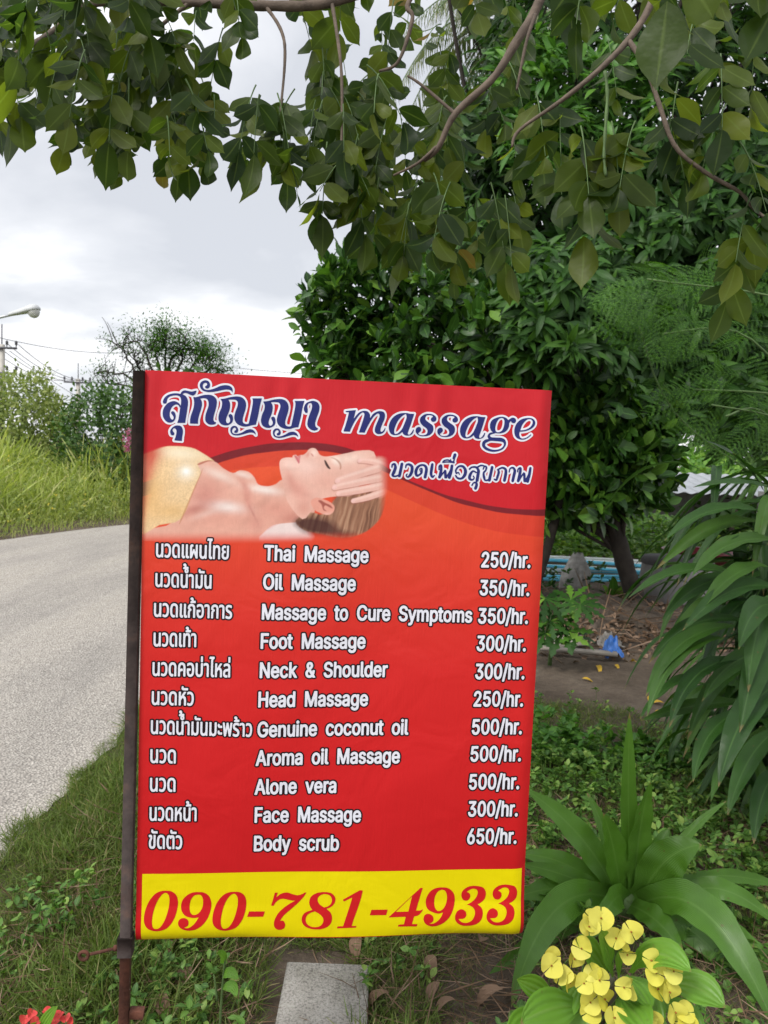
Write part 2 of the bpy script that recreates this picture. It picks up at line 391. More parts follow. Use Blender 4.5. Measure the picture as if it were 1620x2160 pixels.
def poly_sdf(contours, X, Y):
    """signed distance (negative inside, even-odd) on grid X, Y"""
    P = np.c_[X.ravel(), Y.ravel()]; d2 = np.full(len(P), 1e9); ins = np.zeros(len(P), bool)
    for c in contours:
        a_ = np.asarray(c, float); b_ = np.roll(a_, -1, 0)
        for (x0, y0), (x1, y1) in zip(a_, b_):
            ex, ey = x1 - x0, y1 - y0; L = ex * ex + ey * ey
            if L < 1e-18: continue
            t = np.clip(((P[:, 0] - x0) * ex + (P[:, 1] - y0) * ey) / L, 0, 1)
            np.minimum(d2, (P[:, 0] - x0 - t * ex) ** 2 + (P[:, 1] - y0 - t * ey) ** 2, out=d2)
            c1 = (y0 > P[:, 1]) != (y1 > P[:, 1])
            if y0 != y1: ins ^= c1 & (P[:, 0] < ex * (P[:, 1] - y0) / (y1 - y0) + x0)
    return (np.sqrt(d2) * np.where(ins, -1, 1)).reshape(X.shape)
def stroke_sdf(pts, X, Y):
    d = np.full(X.shape, 1e9)
    for (x0, y0, w0), (x1, y1, w1) in zip(pts[:-1], pts[1:]):
        ex, ey = x1 - x0, y1 - y0; t = np.clip(((X - x0) * ex + (Y - y0) * ey) / (ex * ex + ey * ey + 1e-15), 0, 1)
        d = np.minimum(d, np.hypot(X - x0 - t * ex, Y - y0 - t * ey) - 0.5 * (w0 + (w1 - w0) * t))
    return d
class Field:
    """union of many shapes on one grid of the board"""
    def __init__(s, u0, v0, u1, v1, step):
        s.u = np.arange(u0, u1, step); s.v = np.arange(v0, v1, step); s.X, s.Y = np.meshgrid(s.u, s.v); s.d = np.full(s.X.shape, 1.0); s.step = step
    def win(s, pts, m=0.012):
        lo = pts.min(0) - m; hi = pts.max(0) + m
        i0, i1 = np.searchsorted(s.u, [lo[0], hi[0]]); j0, j1 = np.searchsorted(s.v, [lo[1], hi[1]])
        return slice(j0, j1), slice(i0, i1)
    def glyph(s, contours):
        w = s.win(np.concatenate(contours)); s.d[w] = np.minimum(s.d[w], poly_sdf(contours, s.X[w], s.Y[w]))
    def stroke(s, pts):
        p = np.asarray(pts); w = s.win(p[:, :2]); s.d[w] = np.minimum(s.d[w], stroke_sdf(pts, s.X[w], s.Y[w]))
    def mesh(s, name, level, layer, mat, parent):
        """flat print where the distance is below level (marching squares)"""
        d = s.d - level; mb = MB(); ny, nx = d.shape
        code = (d[:-1, :-1] < 0) * 1 + (d[:-1, 1:] < 0) * 2 + (d[1:, 1:] < 0) * 4 + (d[1:, :-1] < 0) * 8
        full = code == 15
        q = []
        for j in range(ny - 1):
            r = np.flatnonzero(np.diff(np.r_[0, full[j].view(np.int8), 0]))
            for x0, x1 in zip(r[::2], r[1::2]):
                for k in range(x0, x1, 10):
                    z = min(k + 10, x1); q.append([(s.u[k], s.v[j]), (s.u[z], s.v[j]), (s.u[z], s.v[j + 1]), (s.u[k], s.v[j + 1])])
        if q:
            q = np.array(q); mb.add(board(q[..., 0].ravel(), q[..., 1].ravel(), layer), np.arange(len(q) * 4).reshape(-1, 4)[:, ::-1].copy())
        cn = [(0, 0), (0, 1), (1, 1), (1, 0)]
        for c in range(1, 15):
            jj, ii = np.nonzero(code == c)
            if not len(jj): continue
            loops = [[]]
            pts = []
            for k in range(4):
                a_, b_ = cn[k], cn[(k + 1) % 4]
                if c >> k & 1: pts.append(('c', a_))
                if (c >> k & 1) != (c >> ((k + 1) % 4) & 1): pts.append(('e', a_, b_))
            out = []
            for p in pts:
                ja, ia = jj + p[1][0], ii + p[1][1]
                if p[0] == 'c': out.append(np.stack([s.u[ia], s.v[ja]], -1)); continue
                jb, ib = jj + p[2][0], ii + p[2][1]
                da, db = d[ja, ia], d[jb, ib]; t = (da / (da - db))[:, None]
                out.append(np.stack([s.u[ia], s.v[ja]], -1) * (1 - t) + np.stack([s.u[ib], s.v[jb]], -1) * t)
            q = np.stack(out, 1); m = q.shape[1]
            mb.add(board(q[..., 0].ravel(), q[..., 1].ravel(), layer), np.arange(len(q) * m).reshape(-1, m)[:, ::-1].copy())
        return mb.build(name, mat, parent, local=True)

def path(txt, win):
    """'x,y x,y* ...' measured outline, * marks a corner; returns a smooth contour on the board"""
    ox, oy, sc, ddx, ddy = win
    P = []; K = []
    for w in txt.split():
        K.append(w.endswith('*')); x, y = w.rstrip('*').split(','); P.append((ox + float(x) / sc + ddx, oy + float(y) / sc + ddy))
    P = on_board(*np.array(P).T); n = len(P); out = []
    for i in range(n):
        p1, p2 = P[i], P[(i + 1) % n]
        p0 = P[i - 1] if not K[i] else p1 - (p2 - p1) * 0.5
        p3 = P[(i + 2) % n] if not K[(i + 1) % n] else p2 + (p2 - p1) * 0.5
        m1 = (p2 - p0) / 2; m2 = (p3 - p1) / 2
        for t in (0, .25, .5, .75):
            h = (2*t**3 - 3*t**2 + 1, t**3 - 2*t**2 + t, -2*t**3 + 3*t**2, t**3 - t**2)
            out.append(h[0]*p1 + h[1]*m1 + h[2]*p2 + h[3]*m2)
    return np.array(out)
A1 = (330, 790, 9.0, 0, 0); A2 = (450, 790, 6.75, 0, 0); A2b = (450, 790, 6.75, 604/6.75, 35/6.75)
B1 = (710, 840, 7.3636, 0, 0); B1b = (710, 840, 7.3636, 45.9, 1.6); B1c = (710, 840, 7.3636, 150.6, 6.8); B2 = (920, 840, 7.3636, 0, 0)
D1 = (290, 1850, 6.0, 0, 0); D2 = (550, 1850, 5.7857, 0, 0); D3 = (810, 1840, 5.4, 0, 0); D3b = (810, 1840, 5.4, 354/5.4, -20/5.4)
YO1 = '105,350* 170,342 250,322 340,312 410,328 455,375 468,440 455,510 430,590 418,650 430,690 470,705 505,698* 515,650 535,560 555,460 565,380 555,340* 695,340* 680,380 660,470 640,580 615,680 605,715* 550,722 490,738 420,738 350,710 310,660 300,600 320,520 345,450 350,400 325,365 270,358 215,360* 238,400 240,460 225,530 195,600 182,650 195,688 222,690 240,665 238,630 222,600 220,578 245,563 272,580 282,622 275,670 245,705 190,725 130,715 90,680 75,620 90,540 120,470 128,400'
YO2 = '605,860* 580,835 530,825 470,838 400,858 330,868 270,852 245,810 250,760 285,732 330,738 355,775 350,815 325,832 300,825 305,800 325,787 318,762 295,758 274,780 268,812 290,840 340,846 410,825 470,790 530,778 575,795 600,830'
ESS = '1550,330 1540,285 1490,250 1420,240 1350,260 1300,310 1300,370 1340,425 1395,465 1415,510 1400,555 1350,575 1300,570 1268,548 1290,525 1315,495 1305,455 1270,445 1235,470 1228,515 1250,555 1300,585 1370,590 1440,575 1490,530 1505,470 1490,420 1440,380 1395,345 1380,310 1395,275 1430,262 1480,268 1498,285 1470,310 1468,345 1495,365 1530,358'
AYY = ('1205,243* 1180,320 1145,430 1110,530 1110,560 1135,562 1165,530 1190,485* 1202,490* 1185,540 1150,572 1095,580 1045,565 1022,522* 985,552 940,570 880,570 835,540 812,480 815,410 850,330 910,270 990,235 1080,228 1140,240', '1078,242* 1022,275 960,340 915,430 895,500 900,545 925,555 970,530 1020,470 1060,380 1088,300')
TITLE_THAI = [
 ([ '135,555* 126,505 165,430 240,380 340,358 420,362 462,372* 490,325 540,303 600,312 670,326 725,315 768,308* 755,350 735,380 700,402 650,388 590,360 540,354 500,378* 560,410 595,465 606,540 598,620 585,720 565,830 555,920* 400,918* 425,850 440,760 455,660 470,580 476,500 465,440 420,405 340,400 260,420 215,460 203,510 192,550*'], A1),
 (['465,590* 430,545 370,512 300,510 220,545 160,610 125,690 125,780 155,850 205,900 270,915 330,890 365,840 372,780 358,728 325,698 292,705 285,735 310,770 333,815 325,850 305,857 275,832 258,780 262,710 290,640 335,588 385,570 430,590 455,640*'], A1),
 (['345,1250* 490,1262* 495,1190 508,1110 505,1040 475,985 420,967 360,975 300,1015 268,1070 275,1130 305,1155 340,1145 345,1110 325,1085 312,1055 325,1028 348,1020 378,1040 388,1090 375,1165'], A1),
 (['705,432* 770,430 850,405 940,388 1030,390 1100,420 1145,480 1150,560 1130,660 1100,760 1085,850 1105,895 1140,910* 1120,940 1060,955 1000,945 945,900 930,840 940,760 970,670 995,590 990,510 960,465 900,452 835,460* 865,510 870,590 850,670 815,780 795,870 795,935* 645,932* 645,860 665,770 700,670 720,580 720,500'], A1),
 (['1445,345* 1415,303 1350,287 1270,295 1180,315 1080,332 980,335 895,312 842,260 830,195 860,140 930,112 990,130 1022,180 1015,240 975,272 935,258 930,228 955,213 968,188 955,165 930,160 900,175 885,210 892,252 922,283 980,295 1050,285 1130,258 1210,222 1290,205 1370,210 1425,240 1450,290'], A1),
 ([YO1], A2), ([YO2], A2), ([YO1], A2b), ([YO2], A2b),
 (['1340,540 1312,545 1292,510 1290,470 1315,415 1370,385 1430,375 1490,405 1512,460 1500,540 1470,620 1450,690 1457,740 1495,768* 1470,792 1420,797 1370,770 1340,720 1345,650 1370,570 1400,490 1405,430 1385,405 1355,415 1338,450 1343,500'], A2)]
TITLE_LATIN = [
 (['140,200* 200,192 300,183* 262,325* 310,260 360,215 420,195 480,205 515,250 518,312* 560,250 610,215 670,200 730,215 752,265 740,330 710,400 685,470 682,512 705,520 735,490 750,458* 760,463* 745,510 710,545 650,557 605,535 592,490 610,420 640,350 665,290 660,245 630,240 580,280 530,350 490,420 455,490 435,535* 345,530* 370,460 400,370 425,290 430,240 405,220 365,245 320,300 270,380 230,460 205,520* 105,515* 135,430 165,330 185,250 192,217* 140,215*'], B1),
 (AYY, B1), ([ESS], B1), ([ESS], B1b), (AYY, B1c),
 (['985,290 1060,292 1110,325 1135,385 1125,460 1075,520 1000,545 920,540 860,510 838,450 845,380 890,325', '1040,310 1062,350 1055,430 1025,500 975,528 935,520 920,470 935,390 970,330 1005,308'], B2),
 (['1115,345* 1150,318 1190,300 1230,315 1242,350 1220,385 1180,380 1160,355 1140,385* 1125,400*'], B2),
 (['890,528* 830,540 798,590 815,632* 760,645 718,690 720,750 770,800 850,828 940,828 1030,795 1075,740 1085,690 1065,640 1010,615 930,610 860,605 838,580 860,560 920,545*', '800,680 850,662 950,668 1030,680 1052,710 1035,755 980,790 900,800 820,780 765,740 768,700'], B2),
 (['1475,570* 1430,610 1370,640 1300,640 1240,605 1215,540 1220,460 1260,380 1330,325 1420,305 1490,315 1530,360 1525,420 1480,470 1410,505 1340,518 1295,520* 1290,570 1310,615 1350,625 1410,605 1465,560*', '1305,500* 1380,490 1450,455 1490,400 1490,350 1455,325 1400,340 1340,410'], B2)]
NINE3 = ('650,168 730,178 790,230 805,310 785,410 740,500 670,565 590,600 520,602 465,570 447,520 465,475 505,463 550,485 560,530 540,560 500,570* 555,572 610,540 650,490 668,445* 620,460 560,448 500,415 475,360 480,290 520,220 580,180', '660,195 700,215 717,280 705,350 670,410 620,432 585,410 570,350 580,270 615,215')
THREE = ('1060,152 1130,170 1157,225 1145,290 1100,335 1060,354* 1105,390 1118,450 1095,520 1035,570 950,590 870,585 815,545 805,490 830,435 880,410 925,435 930,480 900,510 840,515* 880,550 940,555 1000,520 1030,450 1015,395 970,367* 938,362* 990,335 1040,290 1065,230 1050,190 1000,185 940,218* 975,240 978,280 950,315 905,312 880,270 890,215 940,170 1000,152',)
NUMBER = [
 (('355,170 430,178 490,225 513,310 500,420 460,530 390,620 310,660 220,668 140,640 95,580 85,500 105,400 150,300 220,215 290,178', '370,200 400,240 405,320 385,430 345,540 290,620 235,640 200,620 188,555 200,450 235,340 285,250 330,205'), D1),
 (('760,187 840,195 905,240 935,330 925,420 885,520 820,600 740,650 650,665 570,645 525,600 520,550 550,515 600,508 640,530 650,575 630,610 585,622* 640,632 700,600 745,550 778,498* 730,507 660,500 600,475 560,420 553,350 580,275 640,220 700,193', '770,220 810,235 830,290 825,370 795,430 750,465 705,470 670,440 660,370 675,290 715,235'), D1),
 (('1225,188 1300,196 1355,240 1377,320 1365,430 1325,540 1260,625 1180,665 1090,675 1010,648 960,590 950,510 970,410 1015,310 1085,230 1155,195', '1230,215 1262,250 1270,330 1250,440 1210,550 1155,628 1100,648 1068,625 1055,560 1068,460 1100,350 1150,262 1195,220'), D1),
 (('1412,437* 1612,437* 1590,503* 1388,503*',), D1),
 (('172,192* 208,192* 190,250* 250,205 320,190 390,210 450,222 510,205 535,188* 558,186* 520,245 450,320 360,400 280,470 235,535* 275,535 297,575 285,625 230,648 180,630 160,580 170,520 215,440 290,370 380,310 450,272* 400,288 340,280 280,268 225,278 180,315 155,355* 125,352* 150,275*',), D2),
 (('790,178 870,195 910,250 900,310 860,355 800,382* 850,425 870,490 855,560 800,610 720,635 620,632 540,600 502,545 505,480 545,430 630,397* 600,350 592,290 620,230 690,190', '790,203 845,220 868,270 855,320 820,350 775,365* 725,335 695,290 700,245 740,212', '660,415* 720,450 762,500 755,560 710,600 640,608 580,585 550,540 555,480 595,440'), D2),
 (('1205,152* 1245,152* 1225,240* 1180,380* 1135,500* 1108,588* 1168,588* 1160,608* 930,620* 935,595* 1005,592* 1040,480* 1080,360* 1115,240* 1060,265* 1015,290* 1000,268*',), D2),
 (('1350,388* 1548,385* 1528,452* 1328,455*',), D2),
 (('415,172* 440,172* 400,300* 362,428* 410,425 445,410* 420,450 385,480 340,492* 315,578* 378,578* 370,605* 155,608* 163,585* 225,580* 245,495* 48,502*', '318,265* 275,437* 130,440*'), D3),
 (NINE3, D3), (THREE, D3), (THREE, D3b)]
SUB = [
 [(85,180,14),(90,152,18),(115,148,24),(122,185,32),(105,235,34),(92,265,26),(120,277,18),(165,262,16)],[(192,145,30),(178,215,32),(165,272,32)],
 [(232,185,14),(240,155,18),(270,150,26),(300,175,32),(298,225,34),(280,265,30),(255,285,18),(238,268,14),(250,252,12)],
 [(392,228,12),(385,200,12),(405,195,16),(403,235,24),(378,262,20),(350,268,26),(342,225,34),(365,175,26),(410,155,20),(445,170,28),(455,210,32),(440,285,32)],
 [(518,150,28),(510,200,32),(505,255,30),(520,285,22),(540,268,14)],
 [(590,205,14),(592,172,18),(612,160,22),(612,215,30),(595,285,32)],[(595,290,22),(635,240,16),(655,215,16)],[(655,220,28),(660,285,30)],[(665,290,22),(700,235,16),(725,175,14)],[(728,165,30),(718,230,32),(700,290,32)],
 [(630,125,14),(645,108,14),(685,102,16),(720,118,18),(750,130,16)],[(715,95,10),(712,122,12)],[(752,95,14),(745,130,16)],[(630,126,16),(690,124,14),(750,130,16)],
 [(760,48,34),(748,82,30)],
 [(808,256,12),(795,236,14),(775,245,16),(770,210,20),(800,172,20),(845,172,26),(872,215,34),(863,265,34),(830,300,24),(790,296,22),(768,270,18)],
 [(915,200,18),(940,180,18),(985,180,22),(1010,215,32),(1005,260,34),(995,320,34)],[(1000,178,18),(1040,160,18),(1075,168,14)],[(985,235,16),(950,222,20),(922,260,32),(915,300,30),(945,315,18),(965,295,14),(955,275,14)],
 [(942,372,18),(958,347,16),(985,345,24),(990,370,30),(978,405,32)],
 [(1060,200,14),(1075,170,16),(1095,180,20),(1085,215,20),(1065,240,22),(1070,290,28),(1085,320,18),(1130,310,18)],[(1155,180,30),(1140,250,32),(1125,318,32)],
 [(1178,308,16),(1200,316,20),(1210,285,26),(1225,235,28),(1218,205,16)],[(1212,207,16),(1260,185,20),(1295,200,28),(1300,240,32),(1285,320,32)],
 [(1335,230,14),(1345,195,16),(1375,185,22),(1395,215,30),(1385,265,32),(1372,325,30)],
 [(1425,228,14),(1430,200,16),(1455,190,24),(1450,240,32),(1430,325,30)],[(1435,325,20),(1475,260,16),(1490,240,16)],[(1495,250,26),(1498,325,28)],[(1505,330,20),(1540,260,16)],[(1560,190,28),(1548,260,32),(1530,330,32)]]

# --- printed field: colours of the print itself
def curve_y(pts, x):
    p = np.array(pts, float); y = np.interp(x, p[:, 0], p[:, 1])
    k = 41
    return np.convolve(np.pad(y, k // 2, mode='edge'), np.ones(k) / k, 'valid')
XS = np.arange(250, 1250, 1.0)
Y1 = curve_y([(300,1020),(400,982),(447,964),(493,949),(564,935.5),(635,932),(692,936),(740,946),(800,976),(854,1010),(937,1043.7),(1026,1066),(1085,1074),(1141,1075),(1200,1073)], XS)
Y2 = curve_y([(300,1050),(400,1002),(461,976),(521,959),(592,950.5),(649,948.5),(706,954),(740,962),(800,990),(866,1020),(966.7,1062),(1055.6,1082),(1141,1089),(1200,1088)], XS)
Y3 = curve_y([(300,1080),(400,1025),(487,992),(535,986),(589,983),(640,980),(700,985),(760,1003),(818,1034),(866,1055.6),(937,1087),(996,1108),(1055.6,1123),(1138,1133),(1200,1135)], XS)
def mixc(a, b, t): return a + (b - a) * np.clip(t, 0, 1)[..., None]
def print_bg(x, y):
    red = lin((202, 28, 38)); y1 = np.interp(x, XS, Y1); y2 = np.interp(x, XS, Y2); y3 = np.interp(x, XS, Y3)
    yy = [780, 1000, 1100, 1180, 1300, 1420, 1600, 1760, 2000]
    cc = lin([(228, 84, 46), (228, 84, 46), (226, 76, 44), (221, 64, 42), (216, 50, 40), (212, 40, 38), (208, 34, 36), (201, 29, 33), (197, 27, 31)])
    low = np.stack([np.interp(y, yy, cc[:, k]) for k in range(3)], -1)
    mid = low * 0.62 + red * 0.38 * 0.9
    c = mixc(np.broadcast_to(red, low.shape), np.broadcast_to(lin((122, 26, 34)), low.shape), (y - y1) / 1.5 + 0.5)
    c = mixc(c, mid, (y - y2) / 1.5 + 0.5); return mixc(c, low, (y - y3) / 2 + 0.5)
def wpts(txt, ox=280, oy=760, sc=3.5217):
    p = np.array([tuple(map(float, w.split(','))) for w in txt.split()]); q = p / sc + [ox, oy]
    n = len(q); out = []
    for i in range(n):
        p0, p1, p2, p3 = q[i - 1], q[i], q[(i + 1) % n], q[(i + 2) % n]
        for t in (0, .33, .66): out.append(0.5 * (2 * p1 + (p2 - p0) * t + (2 * p0 - 5 * p1 + 4 * p2 - p3) * t * t + (3 * p1 - p0 - 3 * p2 + p3) * t ** 3))
    return np.array(out)
def noise2(x, y, s, seed):
    g_ = np.random.default_rng(seed).random((64, 64)); xi = x / s; yi = y / s
    i, j = np.floor(xi).astype(int), np.floor(yi).astype(int); fx, fy = xi - i, yi - j
    fx, fy = fx * fx * (3 - 2 * fx), fy * fy * (3 - 2 * fy); G = lambda a_, b_: g_[a_ % 64, b_ % 64]
    return (G(i, j) * (1 - fx) + G(i + 1, j) * fx) * (1 - fy) + (G(i, j + 1) * (1 - fx) + G(i + 1, j + 1) * fx) * fy
def paint_picture(x, y, c):
    """the printed picture: a woman lying on her back in a towel while a hand strokes her temple"""
    xs_, ys_ = x[0], y[:, 0]
    j0, j1 = np.searchsorted(ys_, [925, 1150]); i1 = np.searchsorted(xs_, 840)
    W = (slice(j0, j1), slice(0, i1)); X, Y = x[W], y[W]; p = c[W].copy(); base = p.copy()
    if p.size == 0: return c
    def fill(txt, col, soft=1.6, op=1.0, mask=None, W2=False, dil=0.0):
        nonlocal p
        q = wpts(txt, 700, 780, 3.375) if W2 else wpts(txt)
        d = poly_sdf([q], X, Y) - dil
        m = np.clip(0.5 - d / soft, 0, 1) * op
        if mask is not None: m = m * mask
        p = mixc(p, np.broadcast_to(lin(col), p.shape) if np.ndim(col) == 1 else col, m); return d
    def glow(cx, cy, rx, ry, ang, col, op, mask=None):
        nonlocal p
        dx_, dy_ = X - (280 + cx / 3.5217), Y - (760 + cy / 3.5217); ca, sa = math.cos(ang), math.sin(ang)
        r = ((dx_ * ca + dy_ * sa) / (rx / 3.5217)) ** 2 + ((-dx_ * sa + dy_ * ca) / (ry / 3.5217)) ** 2
        m = np.exp(-r) * op
        if mask is not None: m = m * mask
        p = mixc(p, np.broadcast_to(lin(col), p.shape), m)
    inside = lambda d, s=1.5: np.clip(0.5 - d / s, 0, 1)
    # pillow and far cloth
    fill('880,1345 1000,1240 1120,1185 1230,1180 1300,1260 1320,1330 1100,1345', (236, 214, 208), 14)
    # body
    d = fill('470,750 600,748 670,800 745,838 795,818 860,828 905,872 932,922 1000,936 1062,920 1112,886 1200,900 1330,1000 1350,1130 1260,1195 1100,1212 1020,1236 940,1310 860,1365 60,1365 60,1270 350,1170', (232, 176, 156), 2.0)
    mk = inside(d)
    glow(700, 1180, 420, 120, 0.0, (226, 160, 140), 0.55, mk); glow(680, 1085, 150, 40, 0.12, (255, 240, 232), 0.95, mk); glow(560, 1130, 120, 25, -0.35, (250, 226, 212), 0.5, mk)
    glow(980, 960, 120, 32, 0.15, (252, 238, 228), 0.9, mk); glow(640, 850, 130, 35, 0.4, (248, 226, 212), 0.8, mk); glow(820, 850, 70, 22, 0.3, (248, 228, 216), 0.8, mk)
    glow(540, 1010, 130, 120, -0.9, (208, 138, 124), 0.75, mk); glow(450, 1110, 90, 30, -0.35, (196, 124, 112), 0.7, mk); glow(850, 1010, 30, 130, -0.2, (214, 146, 130), 0.75, mk); glow(830, 930, 90, 18, 0.9, (216, 150, 134), 0.5, mk)
    glow(1080, 1110, 180, 70, 0.1, (218, 150, 132), 0.7, mk); glow(920, 1220, 60, 60, 0.5, (206, 138, 124), 0.5, mk); glow(1180, 1170, 110, 40, -0.3, (196, 126, 110), 0.7, mk)
    glow(890, 1130, 8, 80, -0.45, (200, 132, 120), 0.6, mk)
    # towel
    d = fill('40,790 90,690 160,655 280,638 430,648 520,690 604,748 560,742 485,768 507,835 450,965 362,1176 200,1222 40,1270', (238, 204, 156), 2.2)
    mk = inside(d); tex = noise2(X, Y, 2.2, 3)
    p = mixc(p, p * (0.86 + 0.3 * tex[..., None]), mk * 0.8)
    glow(360, 690, 170, 50, 0.1, (252, 236, 204), 0.9, mk); glow(400, 830, 70, 60, 0, (255, 246, 224), 0.9, mk); glow(400, 825, 26, 24, 0, (255, 255, 250), 0.95, mk)
    glow(120, 1000, 120, 180, 0, (232, 178, 104), 0.6, mk); glow(300, 1120, 140, 60, 0, (226, 176, 104), 0.5, mk); glow(110, 700, 70, 50, -0.5, (226, 130, 84), 0.7, mk)
    fill('485,768 560,742 604,750 560,752 495,778', (176, 92, 60), 1.5, 0.75); fill('507,835 512,838 372,1174 358,1178', (190, 128, 80), 1.5, 0.6)
    # hair behind the head
    hair = np.stack([np.interp(0.55 * noise2(X + (Y - 1040) * 0.25 + 4 * noise2(X, Y, 18, 5), Y * 0.06, 2.6, 9) + 0.45 * noise2(X + (Y - 1040) * 0.3, Y * 0.05, 7.0, 11), [0, .5, 1], v_) for v_ in np.array([lin((92, 56, 42)), lin((158, 112, 86)), lin((206, 164, 132))]).T], -1)
    fill('1210,1190 1320,1130 1420,1140 1520,1010 1640,990 1760,940 1850,900 1880,1020 1850,1150 1790,1230 1700,1290 1560,1320 1400,1290 1270,1260', hair, 3.0)
    fill('1200,1200 1290,1160 1400,1170 1480,1200 1560,1270 1640,1290 1560,1325 1400,1300 1270,1270', (72, 36, 32), 16, 0.9)
    fill('1500,1010 1540,1010 1510,1200 1540,1290 1480,1250 1480,1120', (112, 66, 52), 10, 0.6)
    # head
    d = fill('1112,890 1096,825 1090,765 1102,736 1130,724 1165,722 1186,722 1190,708 1212,702 1226,714 1246,704 1268,702 1292,684 1306,664 1330,652 1356,656 1374,676 1388,700 1420,714 1470,712 1520,704 1600,688 1680,672 1790,680 1800,800 1700,900 1640,1000 1520,1010 1440,1020 1360,1050 1330,1110 1260,1180 1150,1050', (236, 186, 168), 1.6)
    mk = inside(d)
    glow(1290, 790, 110, 70, 0.2, (246, 208, 194), 0.8, mk); glow(1160, 770, 60, 45, 0, (248, 214, 200), 0.7, mk); glow(1345, 690, 25, 30, 0.3, (250, 220, 206), 0.8, mk); glow(1600, 730, 130, 40, -0.1, (246, 216, 200), 0.8, mk)
    glow(1230, 960, 130, 60, 0.7, (222, 156, 140), 0.75, mk); glow(1180, 900, 25, 90, -0.4, (218, 152, 136), 0.6, mk); glow(1440, 900, 120, 70, 0.3, (230, 170, 152), 0.6, mk); glow(1270, 1100, 60, 60, 0, (210, 142, 124), 0.6, mk)
    glow(1510, 745, 42, 26, 0.7, (250, 230, 216), 0.9, mk)
    fill('1200,706 1222,716 1240,750 1234,768 1222,752 1206,724', (202, 106, 112), 2.2, 0.95); fill('1226,714 1246,706 1244,730 1238,748', (212, 124, 124), 2.0, 0.9)
    fill('1322,690 1338,700 1342,716 1330,708', (196, 116, 104), 2.2, 0.8); glow(1300, 700, 12, 24, 0.5, (222, 150, 136), 0.7, mk)
    fill('1422,742 1436,748 1456,782 1470,806 1452,804 1432,778', (58, 34, 32), 1.6, 0.95); fill('1470,722 1510,730 1545,762 1550,800 1538,812 1536,776 1508,742', (176, 118, 92), 2.0, 0.65)
    # ear
    d = fill('1322,1050 1360,1020 1410,1030 1460,1050 1496,1080 1494,1120 1460,1148 1410,1140 1350,1110', (232, 162, 142), 1.8); mk = inside(d)
    fill('1378,1044 1398,1040 1430,1058 1470,1078 1484,1100 1462,1092 1430,1078 1420,1100 1440,1120 1416,1112 1402,1072', (150, 66, 56), 2.4, 0.85); glow(1440, 1140, 40, 12, -0.2, (240, 186, 168), 0.8, mk)
    # the hand, seen from its back, fingers over brow and temple
    F = [((196,648),(300,640),(400,690),44),((40,792),(150,752),(330,700),58),((18,838),(150,806),(340,770),54),((46,882),(180,862),(350,826),50),((152,934),(250,916),(360,872),44)]
    fill('250,650 330,622 400,640 440,720 420,840 360,905 300,890 270,800 240,720', (230, 176, 160), 8, 1, None, True)
    for k, (f0, f1, f2, w_) in enumerate(F):
        pts = bez(f0, f1, f2, 9) / 3.375 + [700, 780]; w_ = w_ / 3.375
        L = [(q[0], q[1], w_ * (0.74 + 0.26 * min(1, i / 4))) for i, q in enumerate(pts)]
        sd = stroke_sdf([(a_, b_ + 1.6, w) for a_, b_, w in L], X, Y); p = mixc(p, np.broadcast_to(lin((160, 92, 78)), p.shape), np.clip(0.5 - sd / 3.0, 0, 1) * 0.75 * np.clip((818 - X) / 40, 0, 1))
        sd = stroke_sdf(L, X, Y); p = mixc(p, np.broadcast_to(lin((236, 186, 170)), p.shape), np.clip(0.5 - sd / 1.6, 0, 1))
        sd = stroke_sdf([(a_, b_ - w_ * 0.2, w * 0.32) for a_, b_, w in L], X, Y); p = mixc(p, np.broadcast_to(lin((250, 216, 202)), p.shape), np.clip(0.5 - sd / 5, 0, 1) * 0.7)
        sd = stroke_sdf([(L[0][0] - 1, L[0][1], w_ * 0.42), (L[0][0] + 2.5, L[0][1] - 1, w_ * 0.4)], X, Y); p = mixc(p, np.broadcast_to(lin((246, 200, 192)), p.shape), np.clip(0.5 - sd / 1.5, 0, 1) * 0.8)
    # soft edges of the cut-out
    fade = np.clip((822 - X) / 26, 0, 1) * np.clip((1148 - Y) / 30, 0, 1) * np.clip((Y - 940 + 0.35 * np.clip(X - 360, -60, 0)) / 6 + 1, 0, 1)
    left = np.clip((X - 290) / 60 * np.clip((Y - 925) / 70, 0.5, 3), 0.35, 1); fade = fade * (1 - (1 - left) * np.clip((372 - X) / 50, 0, 1))
    p = p * (0.96 + 0.08 * noise2(X, Y, 1.3, 31))[..., None] * (0.97 + 0.06 * noise2(X, Y, 9.0, 32))[..., None]
    fade = fade * fade * (3 - 2 * fade); c = c.copy(); c[W] = mixc(base, p, fade); return c
